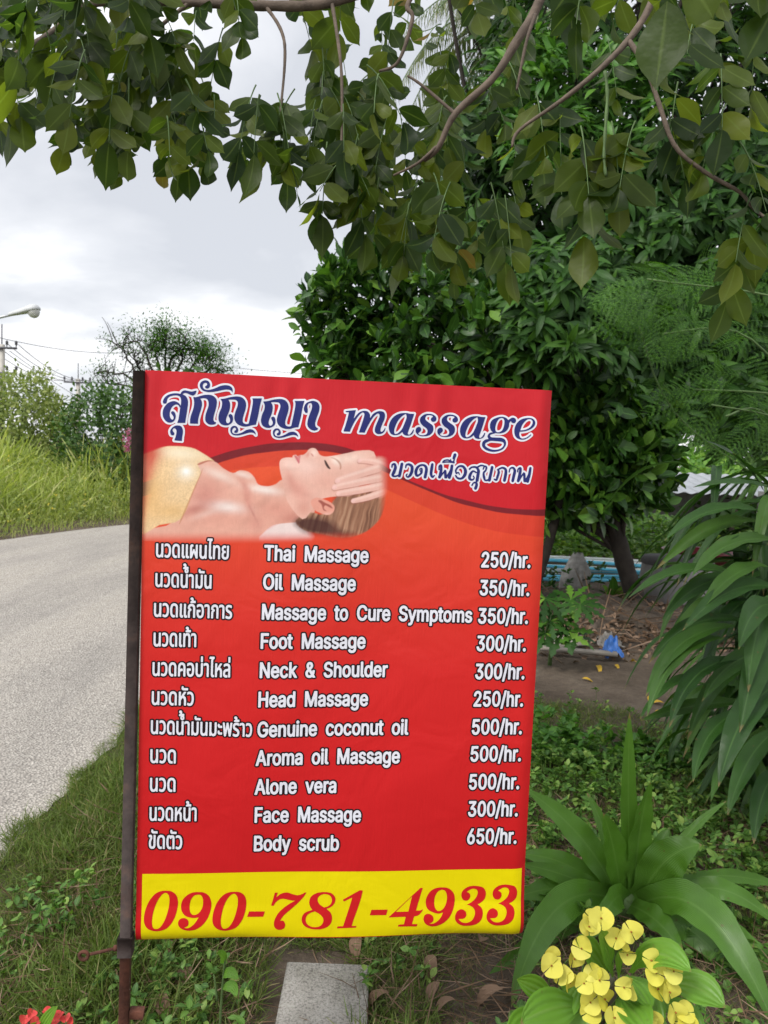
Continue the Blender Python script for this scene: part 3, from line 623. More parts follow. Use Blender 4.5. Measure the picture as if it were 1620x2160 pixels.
def print_panel(name, v0, v1, step, parent, picture):
    u = np.linspace(0, S_W, int(S_W / step) + 1); v = np.linspace(v0, v1, int((v1 - v0) / step) + 1)
    U, Vv = np.meshgrid(u, v)
    # where each spot of the print lies in the measured layout
    P = S_O + U[..., None] * S_EX - Vv[..., None] * np.array([0, 0, 1.0]) - CAM; dd = P @ FWD
    px, py = PCX + FPX * (P @ RIGHT) / dd, PCY - FPX * (P @ UP) / dd
    c = print_bg(px, py)
    if picture:
        gx = np.arange(285, 860, 1.0); gy = np.arange(915, 1160, 1.0); GX, GY = np.meshgrid(gx, gy)
        pc = paint_picture(GX, GY, print_bg(GX, GY)); fx = np.clip(px - 285, 0, len(gx) - 1.01); fy = np.clip(py - 915, 0, len(gy) - 1.01)
        i, j = fx.astype(int), fy.astype(int); fx, fy = (fx - i)[..., None], (fy - j)[..., None]
        s_ = (pc[j, i] * (1 - fx) + pc[j, i + 1] * fx) * (1 - fy) + (pc[j + 1, i] * (1 - fx) + pc[j + 1, i + 1] * fx) * fy
        ok = (px < 845) & (py > 916) & (py < 1158); c = np.where(ok[..., None], s_, c)
    c = np.clip(c * INK, 0, 1)
    ny, nx = U.shape; idx = np.arange(nx * ny).reshape(ny, nx); mb = MB()
    mb.add(board(U.ravel(), Vv.ravel(), 0.0), np.stack([idx[1:, :-1], idx[1:, 1:], idx[:-1, 1:], idx[:-1, :-1]], -1).reshape(-1, 4))
    return mb.build(name, M['print'], parent, local=True, smooth=True, col=c.reshape(-1, 3))
def vv(px, py): return float(on_board(px, py)[1])
V_PIC = vv(700, 1152); V_BAND = vv(700, 1838)
head_panel = print_panel('header_panel', 0.0, V_PIC, 0.0009, sign, True)
list_panel = print_panel('price_panel', V_PIC, S_H, 0.004, sign, False)
tag(head_panel, 'red header with the printed picture of a woman lying in a yellow towel under a masseuse hand')
# yellow strip
mb = MB(); u = np.linspace(0.011, S_W - 0.008, 200); v = np.linspace(V_BAND, S_H - 0.002, 40); U, Vv = np.meshgrid(u, v); idx = np.arange(U.size).reshape(U.shape)
mb.add(board(U.ravel(), Vv.ravel(), 0.0005), np.stack([idx[1:, :-1], idx[1:, 1:], idx[:-1, 1:], idx[:-1, :-1]], -1).reshape(-1, 4))
strip = mb.build('number_strip', M['ink_yellow'], sign, local=True, smooth=True); tag(strip, 'yellow strip with the phone number in red italic figures')

def lettering(name, shapes, box, step, layers, parent, strokes=None, grow=0.0):
    lo = on_board(box[0], box[1]); hi = on_board(box[2], box[3]); f_ = Field(lo[0], lo[1], hi[0], hi[1], step)
    for cs, w in shapes: f_.glyph([path(c_, w) for c_ in cs])
    for st_ in strokes or []:
        q = np.array(st_, float); k = 5.0625
        xy = on_board(810 + q[:, 0] / k, 950 + q[:, 1] / k)
        t = np.linspace(0, len(q) - 1, 4 * (len(q) - 1) + 1)
        i = np.minimum(t.astype(int), len(q) - 2); fr = t - i
        # smooth the measured centre line
        P0 = xy[np.maximum(i - 1, 0)]; P1 = xy[i]; P2 = xy[i + 1]; P3 = xy[np.minimum(i + 2, len(q) - 1)]; fr_ = fr[:, None]
        S_ = 0.5 * (2 * P1 + (P2 - P0) * fr_ + (2 * P0 - 5 * P1 + 4 * P2 - P3) * fr_ ** 2 + (3 * P1 - P0 - 3 * P2 + P3) * fr_ ** 3)
        w = np.interp(t, np.arange(len(q)), q[:, 2]) / k * 0.00093
        f_.stroke([(a_[0], a_[1], b_) for a_, b_ in zip(S_, w)])
    prev = parent; out = []
    for i, (lv, ly, mat) in enumerate(layers):
        o = f_.mesh(name if i == 0 else 'lettering_face', lv + grow, ly, mat, prev); out.append(o); prev = out[0]
    return out[0]
PXM = 0.00093
lettering('shop_name', TITLE_THAI, (322, 780, 700, 975), 0.0008, [(4.0 * PXM, 0.0005, M['ink_white']), (0, 0.001, M['ink_blue'])], sign)
lettering('shop_name', TITLE_LATIN, (705, 845, 1145, 975), 0.0008, [(4.0 * PXM, 0.0005, M['ink_white']), (0, 0.001, M['ink_blue'])], sign)
lettering('tagline', [], (805, 945, 1135, 1045), 0.0007, [(3.6 * PXM, 0.0005, M['ink_white']), (0, 0.001, M['ink_blue'])], sign, SUB, grow=0.0)
lettering('phone_number', NUMBER, (290, 1855, 1098, 1990), 0.0009, [(0, 0.001, M['ink_red'])], sign)

# --- price list, set in the built-in typeface
# letter shapes: (advance, contours as x, y pairs), thousandths of the type size
GLYPHS = {'&':[448,[[197,-7,165,-5,136,2,110,12,88,25,69,43,54,62,43,84,36,108,34,133,36,154,40,173,47,189,57,205,70,220,85,235,140,279,216,335,237,352,255,375,262,405,260,420,255,434,245,445,233,454,218,459,201,461,168,453,145,431,141,421,138,410,137,399,138,387,141,374,145,363,169,327,204,284,438,0,364,0,171,231,121,293,108,310,96,327,87,344,81,361,77,380,75,398,77,420,82,440,91,458,102,474,117,488,134,499,154,507,176,512,200,513,224,512,246,507,266,499,283,488,297,475,308,459,317,442,322,424,324,404,323,389,320,375,315,362,309,349,301,336,291,325,256,293,154,217,136,203,121,188,110,174,103,161,98,146,97,131,98,115,102,101,109,87,118,76,130,65,143,57,158,51,175,48,193,46,213,48,232,52,251,59,269,69,286,81,301,95,315,112,327,131,336,151,343,174,348,199,349,224,408,224,406,194,403,167,397,144,389,124,380,106,371,92,345,62,333,47,315,31,294,17,271,7,247,-1,221,-5]]],
'.':[188,[[95,-4,83,-3,72,2,63,9,56,18,51,29,50,41,51,53,56,64,63,73,72,81,83,85,95,87,107,85,118,81,128,73,135,64,140,53,141,41,140,29,135,18,128,9,118,2,107,-3]]],
'/':[250,[[235,533,71,-76,14,-76,178,533]]],
'0':[453,[[227,-7,191,-3,158,7,130,24,106,47,85,78,69,113,57,154,50,202,48,254,50,306,57,354,69,395,85,430,106,461,130,484,159,502,191,512,227,516,262,512,295,502,323,484,347,461,368,430,384,395,396,354,403,306,405,254,403,202,396,154,384,113,368,78,348,47,323,24,295,7,262,-3],[227,50,250,52,272,60,290,74,306,92,320,116,330,144,338,176,342,213,344,254,342,295,338,333,330,365,320,393,306,417,290,435,272,449,250,457,227,460,203,457,182,449,163,435,147,417,134,393,123,365,115,333,111,295,109,254,111,213,115,176,123,144,134,116,147,92,163,74,182,60,203,52]]],
'1':[453,[[76,0,76,55,391,55,391,0],[276,509,276,0,212,0,212,448,209,448,86,358,86,427,198,509]]],
'2':[453,[[64,0,64,47,234,229,282,282,294,297,303,312,311,327,316,341,319,356,320,371,319,389,315,405,308,419,298,431,287,441,273,449,258,455,241,458,224,460,205,458,187,454,172,447,159,438,148,427,139,413,132,398,128,381,127,362,66,362,68,391,75,418,86,442,102,463,121,482,143,496,168,507,196,513,225,516,254,513,282,507,306,497,327,483,346,465,361,445,372,423,379,398,381,372,380,354,376,335,371,318,363,300,351,279,336,259,317,236,294,209,267,180,153,60,153,57,389,57,389,0]]],
'3':[453,[[218,-7,188,-5,159,1,133,10,109,22,87,38,70,57,57,79,48,105,44,132,109,132,112,115,118,100,126,87,137,76,150,66,165,59,182,54,200,51,219,50,239,51,258,55,275,61,290,69,304,80,315,93,323,108,328,126,329,145,328,163,323,180,316,196,306,211,292,223,275,234,254,241,229,246,201,248,157,248,157,299,288,448,288,452,70,452,70,509,372,509,372,461,211,278,211,289,247,290,280,286,308,276,333,262,354,244,371,222,383,199,391,172,393,145,391,117,383,90,370,66,354,45,333,27,309,12,281,2,251,-5]]],
'4':[453,[[40,105,40,158,247,509,311,509,109,166,109,163,413,163,413,105],[282,0,282,121,282,146,282,318,343,318,343,0]]],
'5':[453,[[221,-7,192,-5,165,1,140,11,118,24,98,41,83,60,71,81,63,105,60,130,122,130,125,116,130,102,138,89,148,78,160,68,173,60,188,55,204,51,221,50,241,51,259,56,276,64,291,75,304,89,314,104,322,122,326,142,328,162,326,183,321,203,314,221,303,237,290,251,275,262,258,270,238,275,218,277,201,276,184,273,167,268,152,262,139,254,128,246,67,253,96,509,366,509,366,452,151,452,134,301,136,301,148,311,162,318,178,325,194,330,212,333,229,334,252,332,274,328,294,321,312,311,330,299,345,285,358,269,370,251,379,231,385,210,390,187,391,163,389,132,381,102,369,76,353,52,332,32,309,15,282,3,252,-4]]],
'6':[453,[[226,-7,196,-4,168,3,142,15,120,31,100,51,84,74,73,101,66,131,64,162,65,186,71,213,80,239,93,268,113,302,137,340,252,509,322,509,151,261,145,261,165,288,196,307,208,311,221,313,235,314,264,312,292,305,316,295,337,280,355,261,370,240,380,215,387,187,389,157,387,127,379,98,368,73,352,50,332,30,310,14,285,3,256,-5],[226,48,245,50,263,55,279,63,292,73,305,86,314,101,322,118,326,137,327,157,326,177,322,197,314,213,305,228,292,241,279,251,263,259,245,264,226,265,207,264,190,259,174,252,160,241,148,229,138,214,131,197,126,178,125,158,126,138,131,119,138,102,148,86,160,73,174,63,190,55,207,50]]],
'7':[453,[[97,0,323,448,323,452,62,452,62,509,391,509,391,449,165,0]]],
'8':[453,[[226,-7,194,-5,163,1,136,11,111,25,91,42,74,62,62,84,54,109,52,135,53,156,58,176,65,195,75,212,87,228,101,241,117,252,134,260,153,265,153,267,129,276,109,289,93,308,80,330,73,354,70,380,73,405,79,429,90,450,105,469,124,485,146,498,170,508,198,514,226,516,255,514,282,508,306,498,328,485,346,469,361,450,373,429,379,405,382,380,379,354,372,330,359,308,343,289,323,276,300,267,300,265,318,260,336,252,351,241,365,228,377,212,387,195,395,176,399,156,401,135,398,109,391,84,378,62,362,42,341,25,317,11,290,1,259,-5],[226,49,248,50,268,54,285,60,300,69,313,79,323,91,331,106,335,122,337,139,335,157,330,174,322,189,312,202,298,214,283,223,266,230,246,234,226,235,206,234,186,230,169,223,154,214,140,202,130,189,122,174,117,157,115,139,117,122,121,106,129,91,139,79,152,69,167,60,185,54,205,50],[226,290,243,291,260,294,274,300,287,308,298,319,307,330,314,344,318,359,319,376,318,392,314,407,308,420,299,432,288,442,275,449,260,455,244,459,226,460,209,459,192,455,177,449,165,442,153,432,145,420,138,407,134,392,133,376,134,359,138,344,145,330,153,319,165,308,178,300,192,294,209,291]]],
'9':[453,[[226,516,256,513,285,506,310,494,333,478,352,458,368,434,379,408,387,378,389,347,387,322,382,296,373,270,359,241,340,206,315,168,200,0,130,0,301,248,307,248,287,221,257,202,245,198,231,195,218,195,189,197,161,203,137,214,116,229,97,247,83,269,72,294,66,322,64,352,66,382,73,411,85,436,100,459,120,479,143,494,168,506,196,513],[226,460,208,459,190,454,174,446,160,436,148,422,138,407,131,390,127,371,125,352,127,331,131,312,138,295,148,281,160,268,174,257,190,250,208,245,226,243,245,245,263,250,279,257,293,267,305,280,314,295,322,312,326,331,327,350,326,371,322,390,314,407,305,422,293,436,279,446,263,454,245,459]]],
'A':[480,[[16,0,201,509,276,509,463,0,395,0,287,302,264,372,232,478,245,478,213,371,191,302,85,0],[110,142,110,199,370,199,370,142]]],
'B':[456,[[60,0,60,509,241,509,274,507,304,501,329,491,350,477,368,461,381,442,390,421,396,398,398,374,397,354,393,335,387,320,378,307,368,295,356,286,343,278,329,272,315,267,315,262,331,260,347,254,363,245,378,234,391,220,402,203,411,184,416,161,418,136,416,112,410,88,400,67,386,48,367,31,344,18,317,8,284,2,247,0],[125,57,245,57,280,59,309,67,330,80,344,96,353,115,355,137,354,153,350,169,342,184,333,197,320,209,306,218,289,225,269,229,248,231,125,231],[125,285,238,285,256,287,273,290,288,296,302,304,314,314,323,326,330,340,335,356,336,372,333,393,325,413,313,429,294,441,270,449,240,452,125,452]]],
'C':[510,[[267,-7,225,-3,186,7,150,25,119,49,91,80,70,115,53,156,43,203,40,254,43,305,53,352,70,393,91,429,119,460,150,484,186,501,225,512,267,516,292,514,317,510,340,504,362,496,383,484,402,471,419,456,435,438,448,418,459,397,467,373,473,348,408,348,404,365,397,381,389,395,380,407,369,419,357,428,344,437,330,444,315,449,300,453,284,455,267,456,238,453,209,445,184,432,161,414,141,391,125,364,113,332,106,295,103,254,106,214,113,176,125,145,141,117,161,94,184,76,209,63,238,55,267,53,284,54,300,56,315,60,330,65,344,72,357,81,369,90,380,102,389,114,397,128,404,144,408,160,473,160,467,136,459,112,448,91,435,71,419,53,402,38,383,25,362,13,341,5,317,-2,293,-6]]],
'F':[410,[[60,0,60,509,369,509,369,452,125,452,125,278,346,278,346,221,125,221,125,0]]],
'G':[521,[[269,-7,226,-3,185,8,149,25,118,49,91,80,69,116,53,157,43,204,40,254,43,305,53,352,69,393,91,429,118,460,149,484,184,501,223,512,265,516,291,514,317,510,340,504,363,495,384,483,403,469,420,454,436,436,449,416,460,395,468,372,474,349,408,349,402,364,395,380,387,393,378,405,367,417,356,427,344,436,330,443,315,448,300,452,283,455,265,456,236,453,208,445,183,432,161,415,141,391,125,364,113,332,106,295,103,254,106,214,113,176,125,145,141,118,161,94,184,76,210,63,239,55,269,53,296,55,322,61,345,71,365,85,382,103,396,123,406,147,413,174,415,202,434,199,283,199,283,256,478,256,478,200,475,160,466,123,451,91,431,62,405,38,377,19,344,5,307,-4]]],
'H':[517,[[60,0,60,509,125,509,125,289,392,289,392,509,457,509,457,0,392,0,392,232,125,232,125,0]]],
'M':[628,[[60,0,60,509,152,509,277,187,287,159,299,123,311,84,322,49,307,49,318,83,330,121,342,158,352,187,476,509,568,509,568,0,504,0,504,291,504,327,505,369,506,413,507,457,513,457,498,409,482,363,467,322,456,291,342,0,286,0,170,291,159,321,145,361,129,408,112,457,119,457,120,416,121,372,122,328,122,291,122,0]]],
'N':[524,[[60,0,60,509,136,509,343,183,363,151,388,107,414,55,405,54,401,108,399,157,399,195,399,509,463,509,463,0,387,0,202,290,177,331,148,381,108,452,119,454,122,384,124,328,125,291,125,0]]],
'O':[534,[[267,-7,225,-3,186,7,150,25,119,49,92,80,70,115,54,156,44,203,40,254,44,305,54,352,70,393,92,429,119,460,150,484,186,501,225,512,267,516,309,512,348,501,384,484,415,460,442,429,464,393,480,352,490,305,493,254,490,203,480,156,464,115,442,80,415,49,384,25,348,7,309,-3],[267,53,296,55,324,63,349,76,372,94,392,117,408,144,420,176,428,213,430,254,428,295,420,333,408,365,392,392,372,415,349,433,324,445,296,453,267,456,238,453,210,445,184,433,161,415,141,392,125,364,113,332,106,295,103,254,106,213,113,176,125,144,141,117,161,94,184,76,210,63,238,55]]],
'S':[447,[[224,-9,189,-7,156,-1,128,9,103,23,81,40,64,60,51,83,42,109,38,137,104,137,108,118,114,102,123,88,135,76,150,66,166,59,184,53,204,50,224,49,246,50,267,54,286,60,303,69,318,79,329,92,338,106,344,122,346,139,344,154,339,168,332,179,322,188,310,197,296,205,245,222,184,239,145,252,112,269,86,289,67,313,56,341,52,372,54,400,62,425,75,448,92,467,113,484,138,498,165,508,195,514,227,516,259,514,289,507,316,498,340,484,361,468,377,449,390,427,398,403,401,378,337,378,332,401,320,422,302,437,280,449,254,456,225,459,204,457,185,454,167,448,152,440,139,430,129,418,121,405,117,391,115,376,117,360,122,345,131,334,142,324,155,315,169,308,212,293,264,279,312,264,328,256,344,248,359,238,372,226,384,213,395,198,402,180,407,160,408,139,406,112,399,86,386,64,370,43,348,25,323,11,294,0,260,-7]]],
'T':[449,[[32,452,32,509,417,509,417,452,257,452,257,0,193,0,193,452]]],
'a':[389,[[160,-9,137,-7,115,-2,94,5,76,15,60,29,48,45,38,63,32,85,30,108,32,128,36,146,43,161,53,173,64,184,78,193,92,200,108,206,125,211,178,220,234,227,265,235,276,255,276,257,275,272,272,285,267,297,260,307,251,315,240,322,227,327,212,330,196,331,179,330,163,327,149,322,118,301,100,274,41,291,51,312,64,331,79,346,95,358,114,368,133,375,153,380,174,383,194,384,239,379,255,375,271,369,286,360,300,350,312,336,322,320,330,301,335,278,337,251,337,0,277,0,277,52,272,52,252,25,242,16,229,8,215,1,199,-4,180,-7],[170,45,192,47,211,51,228,59,242,68,254,80,263,93,270,107,274,123,276,138,276,190,259,182,231,176,200,171,175,168,134,159,122,154,112,147,103,139,97,130,93,118,92,105,93,93,96,82,102,72,109,64,119,57,130,52,142,48,156,46]]],
'b':[425,[[229,-8,208,-7,188,-3,172,4,159,12,147,21,138,31,118,59,112,59,112,0,53,0,53,509,114,509,114,319,118,319,137,346,146,355,158,365,171,373,187,379,207,383,229,384,259,382,288,374,313,361,335,343,355,319,370,293,381,262,388,227,390,189,388,151,381,115,370,84,355,57,335,34,313,16,288,3,260,-6],[220,47,242,49,262,55,279,66,294,79,306,97,316,117,323,139,327,164,328,189,327,215,323,239,316,261,307,281,294,298,280,311,263,322,242,328,220,330,198,328,178,322,161,312,147,299,134,282,125,263,118,241,114,216,113,189,114,163,118,137,125,115,135,95,147,78,162,65,179,55,199,49]]],
'c':[396,[[207,-8,175,-6,144,3,117,16,93,35,72,58,56,85,44,116,37,150,34,187,37,225,44,260,56,291,72,318,93,341,117,360,144,373,175,382,207,384,225,384,243,381,260,377,276,372,291,364,305,356,318,346,330,335,340,322,349,308,356,293,362,277,303,262,290,289,270,311,242,325,207,330,184,328,163,321,145,310,130,296,118,278,108,258,102,236,98,212,96,187,98,163,102,139,108,117,118,98,130,80,145,66,163,55,184,49,207,46,243,52,271,66,292,89,304,117,363,102,357,86,350,70,341,56,331,43,319,32,306,21,292,13,277,5,261,-1,244,-5,226,-7]]],
'd':[425,[[195,-8,165,-6,137,3,111,16,89,34,70,57,55,84,43,115,36,151,34,189,36,227,43,262,55,293,70,319,90,343,112,361,137,374,166,382,196,384,218,383,237,379,253,373,266,365,278,355,287,346,306,319,311,319,311,509,372,509,372,0,313,0,313,59,307,59,287,31,278,21,266,12,252,4,236,-3,217,-7],[205,47,226,49,246,55,263,65,278,78,290,95,299,115,306,137,310,163,312,189,310,216,306,241,300,263,290,282,278,299,263,312,246,322,226,328,205,330,182,328,162,322,145,311,130,298,118,281,108,261,102,239,98,215,96,189,98,164,102,139,109,117,118,97,130,79,145,66,162,55,182,49]]],
'e':[404,[[212,-8,177,-6,145,3,117,16,93,35,72,58,56,85,44,115,36,150,34,187,36,224,44,259,55,290,71,317,91,341,115,359,142,373,173,382,205,384,226,383,246,380,266,374,285,366,303,355,319,341,334,324,347,304,357,282,365,256,370,226,371,194,371,169,75,169,75,221,338,221,310,202,308,226,304,249,298,269,289,286,277,302,263,314,246,323,227,328,205,330,184,328,164,323,146,313,131,301,119,286,109,270,102,251,97,231,96,211,96,178,98,151,102,127,110,106,121,88,135,73,151,61,169,53,190,48,212,46,227,47,241,49,254,53,265,58,276,65,285,73,294,82,300,93,306,105,365,91,358,72,348,55,335,39,320,26,302,14,283,4,261,-3,237,-7]]],
'g':[425,[[207,-151,180,-149,156,-146,134,-140,114,-132,97,-122,82,-110,70,-97,59,-84,51,-69,101,-41,122,-66,131,-74,142,-82,154,-88,169,-93,187,-96,207,-97,235,-95,261,-87,282,-75,298,-58,308,-34,311,-6,311,68,306,68,287,41,277,32,266,23,252,16,236,10,217,6,195,5,166,7,138,15,113,27,90,43,71,65,55,90,44,120,36,154,34,191,36,228,43,263,55,293,70,320,90,343,112,361,138,374,166,382,196,384,218,383,237,379,253,373,267,365,279,356,288,346,308,319,313,319,313,379,372,379,372,-9,370,-40,363,-67,350,-90,334,-109,314,-124,291,-136,265,-144,236,-149],[205,59,227,61,247,66,264,75,278,87,290,103,300,121,307,142,311,166,312,193,311,218,307,243,300,264,291,283,278,299,264,312,247,322,227,328,205,330,183,328,162,322,145,312,130,298,118,281,109,262,102,241,98,217,96,193,98,167,102,143,109,123,118,104,131,88,145,76,163,67,183,61]]],
'h':[410,[[114,227,114,0,53,0,53,509,114,509,114,287,102,287,116,319,132,344,152,362,175,374,200,382,227,384,252,383,275,377,295,369,313,356,329,340,341,321,350,298,355,271,357,240,357,0,296,0,296,235,293,262,286,286,273,304,256,318,234,326,210,329,193,328,176,324,161,317,147,308,136,297,126,283,119,266,115,247]]],
'i':[167,[[53,0,53,379,114,379,114,0],[84,443,73,444,63,448,54,455,47,463,43,473,41,483,43,494,47,504,54,512,63,518,73,522,84,524,95,522,105,518,114,512,121,504,125,494,126,483,125,473,121,463,114,455,105,448,95,444]]],
'k':[381,[[110,137,110,212,121,212,284,379,360,379,184,199,177,199],[53,0,53,509,114,509,114,0],[294,0,148,186,191,229,372,0]]],
'l':[189,[[139,-2,113,0,90,8,74,20,62,37,55,59,53,84,53,509,114,509,114,99,114,83,117,71,120,62,126,57,135,53,146,52,160,53,170,54,181,3,162,-1]]],
'm':[610,[[53,0,53,379,112,379,112,295,108,295,114,314,122,331,132,346,144,358,158,368,172,376,187,382,203,385,219,386,245,383,268,375,287,361,303,342,314,320,321,295,312,295,318,312,327,329,337,343,350,356,365,366,381,375,398,381,417,385,437,386,458,385,478,380,497,372,514,361,529,346,541,328,550,308,555,283,557,255,557,0,496,0,496,254,493,278,485,298,473,313,456,323,438,329,419,330,402,329,387,326,374,320,363,312,353,302,345,290,340,277,336,263,335,247,335,0,274,0,274,260,272,279,265,297,253,311,238,322,220,328,199,330,185,329,171,326,158,320,145,312,135,302,126,289,119,275,115,257,114,238,114,0]]],
'n':[410,[[114,227,114,0,53,0,53,379,112,379,112,287,102,287,116,319,132,344,152,362,175,374,200,382,227,384,252,383,275,377,295,369,313,356,328,340,341,321,350,298,355,271,357,240,357,0,296,0,296,235,293,262,286,286,273,304,256,318,234,326,210,329,193,328,176,324,161,317,147,308,136,297,126,283,119,266,115,247]]],
'o':[415,[[207,-8,175,-6,144,3,117,16,93,35,72,58,56,85,44,116,37,150,34,187,37,225,44,260,56,291,72,318,93,341,117,360,144,373,175,382,207,384,240,382,271,373,299,360,322,341,343,318,359,291,371,260,379,225,381,187,379,150,371,116,359,85,343,58,322,35,299,16,271,3,240,-6],[207,46,231,49,252,55,270,66,285,80,298,98,307,117,314,139,318,163,319,187,318,212,314,236,307,258,298,278,285,296,270,310,252,321,231,328,207,330,184,328,163,321,145,310,130,296,118,278,108,258,102,236,98,212,96,187,98,163,102,139,108,117,118,98,130,80,145,66,163,55,184,49]]],
'p':[425,[[53,-143,53,379,112,379,112,319,118,319,137,346,146,355,158,365,171,373,187,379,207,383,229,384,259,382,288,374,313,361,335,343,355,319,370,293,381,262,388,227,390,189,388,151,381,115,370,84,355,57,335,34,313,16,288,3,260,-6,229,-8,208,-7,189,-3,173,4,159,12,147,21,138,31,118,59,114,59,114,-143],[220,47,242,49,262,55,279,66,294,79,306,97,316,117,323,139,327,164,328,189,327,215,323,239,316,261,307,281,294,298,280,311,263,322,242,328,220,330,198,328,178,322,161,312,147,299,134,282,125,263,118,241,114,216,113,189,114,163,118,137,125,115,135,95,147,78,162,65,179,55,199,49]]],
'r':[259,[[53,0,53,379,112,379,112,321,115,321,124,339,137,354,152,367,171,377,191,383,213,385,229,384,243,384,243,322,230,324,207,326,190,325,174,321,159,315,146,306,135,296,126,284,119,270,115,254,114,237,114,0]]],
's':[365,[[182,-8,157,-7,133,-3,112,3,93,12,76,24,62,38,50,54,41,73,36,94,94,107,101,88,111,72,124,60,140,52,160,47,181,45,206,47,227,53,244,62,257,74,265,88,268,103,266,115,262,126,254,136,243,144,229,150,212,155,149,170,118,180,92,193,72,208,58,227,50,249,47,274,49,295,55,314,65,332,79,347,96,360,115,370,137,378,161,383,187,384,212,383,234,379,254,372,271,364,286,352,299,339,309,324,318,308,324,290,268,277,262,291,254,304,243,316,228,325,210,331,187,333,166,331,147,325,131,317,119,306,111,292,109,277,110,264,115,253,124,243,136,235,152,228,172,223,229,209,261,200,287,187,306,171,320,153,328,131,331,107,329,85,323,65,312,47,298,31,280,17,260,6,236,-2,210,-7]]],
't':[228,[[204,379,204,327,6,327,6,379],[65,471,126,471,126,98,127,83,131,70,136,61,144,55,156,51,170,50,185,51,202,54,213,2,192,-3,168,-4,138,-1,112,7,92,21,77,40,68,65,65,93]]],
'u':[410,[[182,-5,158,-3,135,2,115,11,97,23,81,39,69,59,60,82,54,109,53,139,53,379,114,379,114,144,116,117,124,93,137,75,154,61,176,53,200,50,217,51,234,55,249,62,262,71,274,83,283,97,290,113,295,132,296,153,296,379,357,379,357,0,298,0,298,92,307,92,294,60,277,35,257,17,235,5,209,-3]]],
'v':[389,[[163,0,17,379,84,379,165,155,187,87,206,21,184,21,203,87,224,155,305,379,371,379,226,0]]],
'y':[389,[[47,-139,61,-86,71,-87,104,-89,113,-86,122,-81,130,-74,138,-64,145,-51,151,-36,163,-1,17,379,84,379,165,155,187,87,206,21,184,21,202,87,224,155,305,379,371,379,204,-58,196,-77,187,-93,177,-107,165,-119,153,-128,139,-136,125,-141,108,-144,91,-145,65,-143]]],
'ก':[600,[[76,0,76,190,79,228,89,259,104,282,124,298,148,312,175,321,176,324,66,366,66,399,69,426,78,452,93,477,113,499,140,519,171,536,206,548,247,556,291,558,330,556,369,549,404,539,436,523,464,502,488,478,505,447,516,410,519,369,519,0,430,0,430,360,426,400,412,432,390,456,361,471,327,481,290,484,252,481,219,473,193,459,173,440,161,418,157,394,265,340,257,292,234,289,212,281,193,268,177,248,168,222,165,190,165,0]]],
'ข':[547,[[274,-10,217,-5,167,10,129,36,100,70,83,117,77,172,77,233,79,264,83,291,91,312,101,330,111,347,121,362,151,402,157,414,162,428,163,443,162,456,158,466,153,473,126,482,101,478,74,468,54,532,67,539,82,545,99,549,145,554,168,553,188,548,205,541,218,531,229,519,237,506,243,490,246,472,247,453,246,430,241,409,235,392,205,345,177,297,171,280,167,260,166,237,166,178,168,150,173,126,181,107,192,92,206,80,221,73,238,67,256,64,274,63,304,66,330,74,351,87,365,105,374,129,377,159,377,548,466,548,466,154,461,107,444,66,418,34,380,10,332,-5]]],
'ค':[614,[[81,0,81,350,87,411,105,464,135,505,178,534,236,552,307,558,378,552,437,534,480,505,509,464,527,411,533,350,533,0,444,0,444,350,440,391,428,425,409,451,382,469,347,480,306,484,265,480,231,469,205,451,185,425,174,391,170,350,170,239,173,238,189,261,207,278,227,290,251,296,282,301,317,302,350,302,350,229,317,229,280,227,249,221,225,212,206,200,191,185,182,168,175,149,171,128,170,106,170,0]]],
'ด':[616,[[268,-10,219,-6,176,7,143,28,115,55,94,90,79,129,68,173,62,221,60,270,62,323,68,371,78,411,91,445,108,475,128,499,150,518,177,534,206,545,237,552,271,557,306,558,356,555,400,547,436,535,467,517,492,494,511,468,524,438,532,403,535,365,535,0,447,0,447,357,444,395,433,427,416,452,391,469,354,480,309,484,280,482,252,476,227,467,204,453,185,431,170,404,158,369,151,323,149,269,150,232,154,196,161,165,170,136,184,111,201,91,223,76,250,67,282,64,310,66,335,72,344,3,308,-7]]],
'ต':[636,[[275,-10,224,-6,179,7,145,29,118,57,96,93,81,134,71,179,65,231,63,285,65,346,71,399,82,443,96,479,114,509,136,531,162,546,191,555,224,558,246,557,266,553,284,546,298,536,310,523,318,506,322,506,330,523,343,537,358,547,376,553,397,557,419,558,459,554,493,543,520,524,539,497,551,461,555,418,555,0,466,0,466,417,464,440,458,458,449,470,437,478,422,482,406,484,389,482,374,478,364,470,356,459,350,443,347,424,291,424,287,445,280,461,270,472,258,478,245,483,232,484,208,479,187,463,172,438,161,400,154,348,152,284,153,241,157,201,163,166,171,136,185,110,202,91,224,76,253,67,286,64,319,66,344,71,353,3,317,-7]]],
'ท':[609,[[84,0,84,548,146,548,162,461,166,461,180,489,201,513,228,532,260,546,297,555,337,558,375,556,410,549,440,538,465,522,488,500,505,475,518,445,525,407,528,366,528,0,439,0,439,361,436,397,426,428,409,452,386,469,356,480,320,483,291,481,263,473,240,461,220,445,203,425,190,402,181,376,175,347,173,317,173,0]]],
'น':[613,[[270,-10,233,-8,198,-1,169,11,143,26,121,48,104,73,91,103,83,141,81,182,81,548,170,548,170,187,173,151,184,120,201,96,224,79,254,68,289,65,332,70,369,85,398,110,419,143,432,184,436,231,436,548,525,548,525,0,451,0,447,81,442,81,427,56,406,34,380,16,348,1,311,-7]]],
'บ':[604,[[301,-10,230,-4,173,14,132,44,104,85,87,137,81,198,81,548,170,548,170,197,173,156,184,122,202,97,227,79,261,68,301,64,342,68,376,79,402,97,419,122,430,156,434,197,434,548,523,548,523,198,517,137,500,85,472,44,430,14,372,-4]]],
